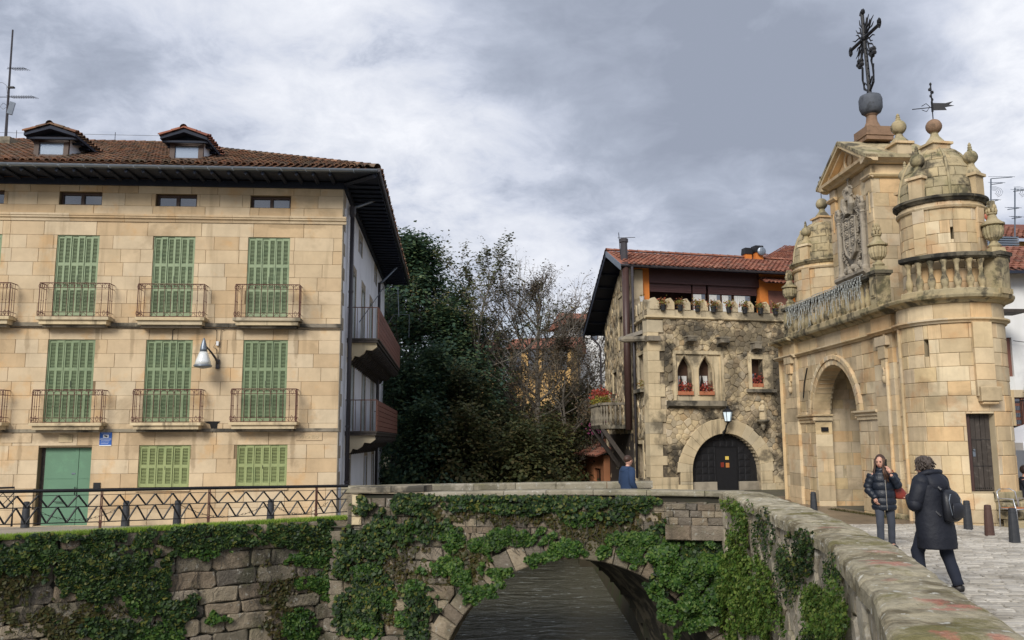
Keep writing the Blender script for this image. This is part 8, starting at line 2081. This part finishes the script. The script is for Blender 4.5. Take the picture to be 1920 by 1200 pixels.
def loft(rings, n=20, cap=True, fold=0.0, R=None):
    """rings (cx,cy,z,rx,ry[,yaw])"""
    q = B(); vs = []; fs = []
    for j, r in enumerate(rings):
        yaw = r[5] if len(r) > 5 else 0
        for k in range(n):
            a = 2*PI*k/n; f = 1+fold*math.sin(k*2.7+j*1.3)*(.5+.5*math.sin(j*1.9+k))
            x, y = r[3]*math.cos(a)*f, r[4]*math.sin(a)*f; vs.append((r[0]+x*math.cos(yaw)-y*math.sin(yaw), r[1]+x*math.sin(yaw)+y*math.cos(yaw), r[2]))
    for j in range(len(rings)-1):
        for k in range(n): fs.append((j*n+k, j*n+(k+1) % n, (j+1)*n+(k+1) % n, (j+1)*n+k))
    if cap: fs.append(tuple(range(n-1, -1, -1))); fs.append(tuple((len(rings)-1)*n+k for k in range(n)))
    return q.add(vs, fs)
def puff(p0, p1, r0, r1, n=5, amp=.12, sides=14, q=None):
    """quilted sleeve"""
    q = q or B(); pts, rs = [], []; N = n*4
    for i in range(N+1):
        f = i/N; pts.append(V(p0).lerp(V(p1), f)); rs.append((r0+(r1-r0)*f)*(1-amp+amp*1.3*abs(math.sin(PI*f*n))))
    return q.tube(pts, rs, sides)
def hand(q, w, d, up, curl=.5, s=1.0):
    """palm and five fingers; w wrist, d direction of the fingers, up back of the hand"""
    w, d, up = V(w), V(d).normalized(), V(up).normalized(); side = d.cross(up).normalized()
    q.tube([w, w+d*.03*s, w+d*.085*s], [.024*s, .036*s, .034*s], 8)
    for k, L in enumerate((.068, .078, .073, .058)):
        b0 = w+d*.08*s+side*((k-1.5)*.019*s); m1 = b0+(d*math.cos(curl*.5)-up*math.sin(curl*.5))*L*.5*s; m2 = m1+(d*math.cos(curl*1.3)-up*math.sin(curl*1.3))*L*.5*s
        q.tube([b0, m1, m2], [.0095*s, .0085*s, .007*s], 6)
    b0 = w+d*.03*s-side*.028*s; q.tube([b0, b0+(d-side*.9).normalized()*.035*s, b0+(d-side*.5).normalized()*.065*s], [.012*s, .010*s, .008*s], 6)
def head(c, rz, s=1.0, tilt=0.0):
    """head with nose, brows, mouth and ears, looking along -y before rotation"""
    q = B(); Mx = Matrix.Rotation(rz, 3, 'Z') @ Matrix.Rotation(tilt, 3, 'X'); n, m = 20, 14; vs = [V((0, 0, -.118))]
    for i in range(1, m):
        a = PI*i/m-PI/2
        for k in range(n):
            b_ = 2*PI*k/n; x, y, z = math.cos(a)*math.cos(b_), math.cos(a)*math.sin(b_), math.sin(a)
            X_, Y_, Z_ = x*.074, y*.094, z*.118
            if z < 0: X_ *= 1-.22*(-z); Y_ *= 1-.05*(-z); 
            if y < -.6 and abs(x) < .5:   # face plane
                Y_ *= .93
                if -.45 < z < -.02 and abs(x) < .2: Y_ -= .016*(1-abs(x)/.2)
                if -.02 < z < .2 and .15 < abs(x) < .45: Y_ += .008
                if -.75 < z < -.5: Y_ -= .006
            vs.append(V((X_, Y_, Z_)))
    vs.append(V((0, 0, .118))); L = len(vs)-1; fs = []
    for k in range(n):
        fs.append((0, 1+(k+1) % n, 1+k)); fs.append((L, 1+(m-2)*n+k, 1+(m-2)*n+(k+1) % n))
        for i in range(m-2): fs.append((1+i*n+k, 1+i*n+(k+1) % n, 1+(i+1)*n+(k+1) % n, 1+(i+1)*n+k))
    q.add(vs, fs); q.tube([V((0, -.088, .012)), V((0, -.104, -.022)), V((0, -.092, -.034))], [.008, .014, .010], 6)
    for sg in (-1, 1): q.sph((sg*.074, .008, -.012), .026, 6, 5, (.35, .7, 1.1))
    q.v = [tuple(V(c)+Mx @ (V(v)*s)) for v in q.v]
    e = B(); 
    for sg in (-1, 1): e.sph((sg*.030, -.080, .012), .011, 6, 4, (1.3, .6, .7)); e.tube([V((sg*.014, -.090, .030)), V((sg*.046, -.082, .030))], .004, 4)
    e.v = [tuple(V(c)+Mx @ (V(v)*s)) for v in e.v]
    l = B().tube([V((-.022, -.084, -.058)), V((0, -.092, -.056)), V((.022, -.084, -.058))], [.003, .007, .003], 5); l.v = [tuple(V(c)+Mx @ (V(v)*s)) for v in l.v]
    return q, e, l
def body(J, name='body', extra=None):
    """one continuous body grown along the joints"""
    vs = [(*J['pelvis'], .13, .10), (*J['waist'], .115, .085), (*J['chest'], .14, .10), (*J['neck0'], .07), (*J['neck'], .05), (*J['headc'], .055)]
    ed = [(0, 1), (1, 2), (2, 3), (3, 4), (4, 5)]
    for s in ('l', 'r'):
        k = len(vs); vs += [(*J['sh'+s], .065), (*J['el'+s], .046), (*J['wr'+s], .03)]; ed += [(2, k), (k, k+1), (k+1, k+2)]
        k = len(vs); vs += [(*J['hip'+s], .09), (*J['kn'+s], .06), (*J['an'+s], .04), (*J['toe'+s], .035)]; ed += [(0, k), (k, k+1), (k+1, k+2), (k+2, k+3)]
    me = skinmesh(name, vs, ed, 1)
    return append_b(me, extra) if extra else me
def trousers(J, mat, par, r=(.095, .070, .055)):
    for s in ('l', 'r'):
        h, k, a = V(J['hip'+s])+V((0, 0, .05)), V(J['kn'+s]), V(J['an'+s]); pts, rs_ = [], []
        for i in range(13):
            f = i/12; p = h.lerp(k, f*2) if f < .5 else k.lerp(a, f*2-1); rr = r[0]+(r[1]-r[0])*f*2 if f < .5 else r[1]+(r[2]-r[1])*(f*2-1)
            pts.append(p); rs_.append(rr*(1+.05*math.sin(i*2.3))+(.006 if i in (10, 12) else 0))
        B().tube(pts, rs_, 12).go('trouser_leg', mat, par, smooth=True)
        t_ = V(J['toe'+s]); d = (t_-a); d.z = 0; d.normalize(); q = B(); q.tube([a-d*.05+V((0, 0, -.03)), a+d*.05+V((0, 0, -.04)), t_+d*.03+V((0, 0, .0))], [.045, .05, .038], 9); q.go('shoe', M['shoe'], par, smooth=True)
def coatloft(rings, mat, par, nm, amp=0.0, bands=0, n=26, fold=.02):
    q = loft(rings, n, True, fold); return q.go(nm, mat, par, smooth=True)
def interp_rings(keys, N, bands=0, amp=0.0):
    out = []
    for i in range(N+1):
        f = i/N*(len(keys)-1); k = min(int(f), len(keys)-2); t_ = f-k; t_ = t_*t_*(3-2*t_)*.4+t_*.6
        r = [keys[k][j]*(1-t_)+keys[k+1][j]*t_ for j in range(len(keys[0]))]
        if bands: m_ = 1-amp+amp*1.4*abs(math.sin(PI*bands*i/N))**.6; r[3] *= m_; r[4] *= m_
        out.append(tuple(r))
    return out
# ---- woman on the phone ------------------------------------------------------------
p0 = Pz(1663, 1031, -2.0); p0 = V((p0.x, p0.y, -1.99))
wo = thing('person', 'woman in black quilted coat with long brown hair, phone at ear, red bag', 'person', p0, math.radians(-8))
J = dict(pelvis=(0, 0, .90), waist=(0, 0, 1.05), chest=(0, 0, 1.27), neck0=(0, 0, 1.38), neck=(-.005, 0, 1.44), headc=(-.02, -.01, 1.53),
         shl=(.17, .0, 1.34), ell=(.24, -.12, 1.12), wrl=(.09, -.20, 1.36), shr=(-.17, 0, 1.34), elr=(-.27, .02, 1.08), wrr=(-.19, -.13, .93),
         hipl=(.085, 0, .86), knl=(.10, -.03, .48), anl=(.11, .05, .09), toel=(.13, -.10, .045), hipr=(-.085, 0, .86), knr=(-.11, -.10, .49), anr=(-.11, -.06, .09), toer=(-.13, -.22, .045))
hq, eq, lq = head((-.03, -.03, 1.565), math.radians(-32), 1.0, math.radians(8)); 
hand(hq, (.085, -.20, 1.37), (-.25, .25, .95), (.6, -.7, .1), .5); hand(hq, (-.19, -.13, .93), (.2, -.3, -1), (-1, -.2, 0), .8)
link('body', body(J, 'body', hq), M['skin'], wo); eq.go('eyes', M['eye_dark'], wo); lq.go('mouth', M['lips'], wo)
B().obox((.035, -.155, 1.545), .012, .07, .145, -.6, 1, Matrix.Rotation(.2, 3, 'X')).go('phone', M['phone'], wo)
trousers(J, M['jeans_grey'], wo)
rg = interp_rings([(0, 0, .70, .205, .165), (0, 0, .80, .215, .17), (0, 0, .92, .21, .165), (0, 0, 1.06, .20, .155), (0, 0, 1.20, .205, .155), (0, 0, 1.33, .195, .135), (0, 0, 1.41, .12, .10), (0, 0, 1.46, .095, .09)], 56, 7, .085)
coatloft(rg, M['puffer_black'], wo, 'coat', fold=.012)
q = B(); puff(J['shl'], J['ell'], .092, .078, 3, .10, 14, q); puff(J['ell'], (V(J['ell']).lerp(V(J['wrl']), .86)), .078, .056, 3, .10, 14, q); q.go('sleeve', M['puffer_black'], wo, smooth=True)
q = B(); puff(J['shr'], J['elr'], .092, .080, 3, .10, 14, q); puff(J['elr'], V(J['wrr'])+V((.03, -.01, -.02)), .080, .062, 3, .10, 14, q); q.go('sleeve', M['puffer_black'], wo, smooth=True)
B().tube([V((.005, -.168, .71)), V((.005, -.172, .95)), V((.004, -.160, 1.2)), V((.0, -.128, 1.38))], .006, 4).go('zip', M['zip_metal'], wo)
q = loft([(0, .02, 1.39, .13, .12), (0, .03, 1.43, .145, .13), (0, .05, 1.47, .13, .11), (0, .06, 1.49, .10, .08)], 16); q.go('collar', M['puffer_black'], wo, smooth=True)
hr = B(); hc = V((-.03, -.02, 1.575)); Mx = Matrix.Rotation(math.radians(-32), 3, 'Z'); R = random.Random(8)
cap_ = B().sph((0, .022, .022), .108, 16, 10, (.86, .98, 1.08)); cap_.v = [tuple(hc+Mx @ V(v)) for v in cap_.v]; hr.merge(cap_); hl = B()
for k in range(74):
    a = R.uniform(-2.45, 2.45)+PI/2; x, y = math.cos(a)*.088, math.sin(a)*.095+.015; pr_ = Mx @ V((x, y, .03)); fx = 1 if x > 0 else -1
    pts = [hc+Mx @ V((x*.35, y*.35+.01, .118)), hc+pr_, hc+Mx @ V((x*1.12, y*1.0, -.08)), hc+Mx @ V((x*1.25, y*.95+(-.05 if y < .03 else .02), -.18)), hc+V((R.uniform(-.03, .03), -.06 if y < .05 else .03, -.27-R.uniform(0, .13)))+Mx @ V((x*1.3, y*.75-.01, 0))]
    (hr if R.random() < .7 or y > .03 else hl).tube(pts, [.014, .018, .018, .015, .004], 5)
hr.go('hair', M['hair_brown'], wo, smooth=True); hl.go('hair_ends', M['hair_light'], wo, smooth=True)
bg_ = B(); bg_.add([(.20, -.03, 1.12), (.24, -.08, .98), (.36, -.03, .90), (.40, .04, .98), (.26, .05, 1.16), (.20, .03, 1.12), (.24, .06, .93), (.37, .10, .93), (.38, .10, 1.0), (.26, .10, 1.15)], [(0, 1, 2, 3, 4), (9, 8, 7, 6, 5), (0, 5, 6, 1), (1, 6, 7, 2), (2, 7, 8, 3), (3, 8, 9, 4), (4, 9, 5, 0)])
bg_ = loft([(.32, .02, .90, .10, .06), (.31, .02, .94, .13, .075), (.28, .02, 1.04, .11, .07), (.25, .02, 1.13, .07, .05), (.235, .02, 1.17, .04, .03)], 16, fold=.06)
bag = bg_.go('shoulder_bag', M['bag_red'], wo, smooth=True); B().tube([V((.27, -.03, 1.12)), V((.235, .0, 1.26)), V((.19, .02, 1.42)), V((.235, .06, 1.3)), V((.30, .05, 1.08))], .011, 6).go('strap', M['bag_red'], bag)
# ---- man in the parka, seen from behind --------------------------------------------------
p0 = Pz(1762, 1113, -1.99)
ma = thing('person', 'person in a long black hooded parka walking away with a small black backpack', 'person', p0, math.radians(-150))
J = dict(pelvis=(0, 0, .94), waist=(0, -.01, 1.10), chest=(0, -.03, 1.34), neck0=(0, -.05, 1.46), neck=(0, -.07, 1.52), headc=(0, -.10, 1.60),
         shl=(.20, -.02, 1.42), ell=(.30, -.06, 1.14), wrl=(.13, -.24, 1.22), shr=(-.20, -.02, 1.42), elr=(-.31, -.04, 1.14), wrr=(-.12, -.26, 1.20),
         hipl=(.10, 0, .90), knl=(.11, -.20, .52), anl=(.11, -.16, .10), toel=(.12, -.33, .05), hipr=(-.10, 0, .90), knr=(-.11, .07, .50), anr=(-.11, .20, .12), toer=(-.12, .08, .045))
hq, eq, lq = head((0, -.115, 1.625), 0, 1.04, math.radians(18)); hand(hq, J['wrl'], (-.5, -.8, .1), (.3, -.2, .9), 1.0); hand(hq, J['wrr'], (.5, -.8, .1), (-.3, -.2, .9), 1.0)
link('body', body(J, 'body', hq), M['skin'], ma); eq.go('eyes', M['eye_dark'], ma); lq.go('mouth', M['lips'], ma)
trousers(J, M['trousers_dark'], ma, (.115, .082, .062))
rg = interp_rings([(0, .02, .58, .27, .22), (0, .015, .72, .28, .22), (0, .0, .94, .265, .21), (0, -.01, 1.12, .255, .20), (0, -.02, 1.26, .27, .20), (0, -.025, 1.38, .27, .19), (0, -.035, 1.46, .18, .15), (0, -.05, 1.52, .115, .115)], 40)
coatloft(rg, M['parka_black'], ma, 'parka', fold=.028, n=30)
for s in ('l', 'r'):
    q = B(); sh_, el_, wr_ = V(J['sh'+s]), V(J['el'+s]), V(J['wr'+s])
    q.tube([sh_, sh_.lerp(el_, .4), sh_.lerp(el_, .8), el_, el_.lerp(wr_, .3), el_.lerp(wr_, .6), el_.lerp(wr_, .9)], [.112, .105, .098, .092, .088, .078, .068], 14); q.sph(el_, .094, 12, 8).sph(sh_, .112, 12, 8); q.go('sleeve', M['parka_black'], ma, smooth=True)
q = loft([(0, .10, 1.26, .03, .02), (0, .11, 1.30, .13, .055), (0, .095, 1.37, .185, .085), (0, .06, 1.44, .19, .11), (0, .01, 1.50, .165, .125), (0, -.03, 1.545, .13, .12)], 20, fold=.05); q.go('hood', M['parka_black'], ma, smooth=True)
q = B().tube([V((.10, -.14, 1.47)), V((.155, -.05, 1.52)), V((.13, .04, 1.555)), V((0, .075, 1.56)), V((-.13, .04, 1.555)), V((-.155, -.05, 1.52)), V((-.10, -.14, 1.47))], [.03, .035, .035, .035, .035, .035, .03], 8); q.go('collar', M['parka_black'], ma, smooth=True)
hr = B().sph((0, -.095, 1.655), .112, 16, 10, (.90, 1.02, 1.02)); R = random.Random(4)
for k in range(120):
    a = R.uniform(0, 2*PI); el_ = R.uniform(-.5, 1.1)
    if math.sin(a) < -.55 and el_ < .5: continue
    d = V((math.cos(a)*math.cos(el_), math.sin(a)*math.cos(el_), math.sin(el_))); tt_ = .5; p_ = V((0, -.095, 1.655))+V((d.x*.098, d.y*.11, d.z*.108)); t2 = V((R.uniform(-.05, .05), R.uniform(-.03, .05), -.05)); hr.tube([p_, p_+d*.014+t2*.3, p_+d*.010+t2*.7], [.013, .012, .004], 4)
hr.go('hair', M['hair_grey'], ma, smooth=True)
bp_ = loft([(0, .25, .93, .10, .045), (0, .26, .96, .145, .075), (0, .265, 1.08, .155, .085), (0, .255, 1.22, .15, .078), (0, .24, 1.30, .12, .06), (0, .22, 1.335, .06, .03)], 20); bag = bp_.go('backpack', M['bag_black'], ma, smooth=True)
loft([(0, .335, .975, .09, .015), (0, .345, 1.0, .115, .022), (0, .345, 1.13, .115, .022), (0, .335, 1.17, .09, .015)], 14).go('pocket', M['bag_black'], bag, smooth=True)
B().tube([V((.13, .18, 1.0)), V((.17, .10, 1.1)), V((.15, -.10, 1.2)), V((.13, -.13, 1.35)), V((.12, .0, 1.50)), V((.09, .19, 1.33))], .02, 6).tube([V((-.13, .18, 1.0)), V((-.17, .10, 1.1)), V((-.15, -.10, 1.2)), V((-.13, -.13, 1.35)), V((-.12, .0, 1.50)), V((-.09, .19, 1.33))], .02, 6).go('strap', M['bag_black'], bag)
B().tube([V((-.10, .325, 1.02)), V((-.13, .31, 1.2)), V((-.08, .30, 1.28)), V((.08, .30, 1.28)), V((.13, .31, 1.2)), V((.10, .325, 1.02))], .005, 4).go('zip', M['zinc'], bag)
q = B(); q.tube([V((.225, -.05, .98)), V((.228, -.07, .93))], .008, 5).tube([V((-.235, .02, .92)), V((-.240, 0, .97))], .010, 5).go('toggle', M['zip_metal'], ma)
# ---- man in the blue hoodie on the bridge ----------------------------------------------------
p0 = P(1177, 905, 19.4); p0 = V((p0.x, p0.y, gz(p0.x, p0.y)))
bm_ = thing('person', 'short haired man in a navy blue hooded jacket on the bridge, looking right', 'person', p0, math.radians(115))
J = dict(pelvis=(0, 0, .90), waist=(0, 0, 1.04), chest=(0, 0, 1.24), neck0=(0, 0, 1.36), neck=(0, -.01, 1.42), headc=(0, -.03, 1.49),
         shl=(.17, 0, 1.32), ell=(.22, .03, 1.07), wrl=(.19, -.10, .88), shr=(-.17, 0, 1.32), elr=(-.22, .03, 1.07), wrr=(-.19, -.10, .88),
         hipl=(.09, 0, .86), knl=(.10, -.02, .48), anl=(.10, .02, .09), toel=(.11, -.13, .045), hipr=(-.09, 0, .86), knr=(-.10, -.02, .48), anr=(-.10, .02, .09), toer=(-.11, -.13, .045))
hq, eq, lq = head((0, -.04, 1.535), .15, .98, 0); hand(hq, J['wrl'], (0, -.1, -1), (1, 0, 0), .6); hand(hq, J['wrr'], (0, -.1, -1), (-1, 0, 0), .6)
link('body', body(J, 'body', hq), M['skin'], bm_); eq.go('eyes', M['eye_dark'], bm_); lq.go('mouth', M['lips'], bm_); trousers(J, M['trousers_dark'], bm_)
coatloft(interp_rings([(0, 0, .82, .185, .145), (0, 0, .86, .195, .15), (0, 0, 1.0, .19, .15), (0, 0, 1.18, .205, .155), (0, 0, 1.32, .20, .14), (0, 0, 1.40, .11, .10)], 30), M['navy_hoodie'], bm_, 'jacket', fold=.03)
for s in ('l', 'r'): q = B(); a, b2, c2 = V(J['sh'+s]), V(J['el'+s]), V(J['wr'+s]); q.tube([a, a.lerp(b2, .5), b2, b2.lerp(c2, .5), b2.lerp(c2, .92)], [.085, .078, .07, .062, .05], 12).sph(a, .085, 10, 7); q.go('sleeve', M['navy_hoodie'], bm_, smooth=True)
loft([(0, .08, 1.24, .04, .03), (0, .085, 1.30, .12, .07), (0, .05, 1.37, .135, .10), (0, .02, 1.42, .115, .10)], 16, fold=.04).go('hood', M['navy_hoodie'], bm_, smooth=True)
q = B().sph((0, -.015, 1.575), .098, 14, 9, (.86, 1.04, .93)); q.go('hair', M['hair_brown'], bm_, smooth=True)
# ---- seated customer and chair at the right edge ------------------------------------------------
cp = V((P(1905, 950, 19.5).x, 19.5, -2.0))
chr_ = thing('cafe_chair', 'white tubular cafe chair with wooden slat seat at the right edge', 'chair', cp, math.radians(15))
q = B(); 
q.tube([V((-.26, .22, 0)), V((-.26, .20, .45)), V((-.28, .18, .66)), V((-.24, -.18, .66)), V((-.22, -.22, .42)), V((-.22, -.24, 0))], .014, 6).tube([V((.26, .22, 0)), V((.26, .20, .45)), V((.28, .18, .66)), V((.24, -.18, .66)), V((.22, -.22, .42)), V((.22, -.24, 0))], .014, 6)
q.tube([V((-.26, .18, .45)), V((-.25, .25, .80)), V((-.15, .28, .86)), V((.15, .28, .86)), V((.25, .25, .80)), V((.26, .18, .45))], .014, 6).tube([V((-.24, -.2, .44)), V((.24, -.2, .44)), V((.24, .2, .44)), V((-.24, .2, .44))], .012, 5, closed=True); q.go('frame', M['aluminium'], chr_, smooth=True)
for k in range(6): B().box(None, -.23, .23, .45, .465, -.18+k*.062, -.13+k*.062).go('seat_slat', M['chair_wood'], chr_)
p0 = V((P(1917, 900, 21).x, 21.0, -2.0)); se = thing('person', 'seated customer in dark clothes half cut off by the right edge', 'person', p0, math.radians(60))
J = dict(pelvis=(0, 0, .52), waist=(0, 0, .68), chest=(0, -.03, .92), neck0=(0, -.05, 1.04), neck=(0, -.06, 1.1), headc=(0, -.08, 1.18), shl=(.17, -.03, 1.0), ell=(.23, -.10, .75), wrl=(.12, -.32, .76), shr=(-.17, -.03, 1.0), elr=(-.23, -.1, .75), wrr=(-.12, -.32, .76),
         hipl=(.10, -.05, .50), knl=(.12, -.45, .50), anl=(.12, -.42, .10), toel=(.12, -.56, .05), hipr=(-.10, -.05, .50), knr=(-.12, -.45, .50), anr=(-.12, -.42, .10), toer=(-.12, -.56, .05))
hq, eq, lq = head((0, -.09, 1.21), 0, 1.0, .2); hand(hq, J['wrl'], (-.4, -.9, 0), (0, 0, 1), .7); hand(hq, J['wrr'], (.4, -.9, 0), (0, 0, 1), .7); link('body', body(J, 'body', hq), M['skin'], se); trousers(J, M['trousers_dark'], se)
coatloft(interp_rings([(0, .02, .46, .20, .17), (0, 0, .6, .2, .17), (0, -.02, .8, .21, .16), (0, -.03, .98, .2, .14), (0, -.05, 1.08, .1, .1)], 20), M['parka_black'], se, 'jacket', fold=.03)
for s in ('l', 'r'): a, b2, c2 = V(J['sh'+s]), V(J['el'+s]), V(J['wr'+s]); B().tube([a, b2, b2.lerp(c2, .9)], [.09, .08, .055], 10).go('sleeve', M['parka_black'], se, smooth=True)
B().sph((0, -.07, 1.25), .115, 12, 8).go('hair', M['eye_dark'], se, smooth=True); B().obox((0, .0, .22), .42, .42, .44).go('stool', M['dark_wood'], se)
# ---- bollards on the square ----------------------------------------------------------------------
for (px, py, hpx, lab) in ((1527, 968, 46, 'black ribbed bollard in front of the arch'), (1816, 994, 56, 'black ribbed bollard right behind the walking person'), (1856, 1006, 60, 'brown rusty ribbed bollard, middle one of the three at the right'), (1903, 1019, 67, 'black ribbed bollard nearest the right edge')):
    p_ = Pz(px, py, -2.0); p_.z = gz(p_.x, p_.y); dd = pix_dir(px, py-hpx); ztop = p_.y*dd.z/dd.y; sc = (ztop-p_.z)/.70
    o = dup(bol0, p_, 0, lab); o.scale = (sc*.92, sc*.92, sc)
    if 'rusty' in lab:
        for ch2 in o.children: ch2.data = ch2.data.copy(); ch2.data.materials[0] = M['bollard_rust']
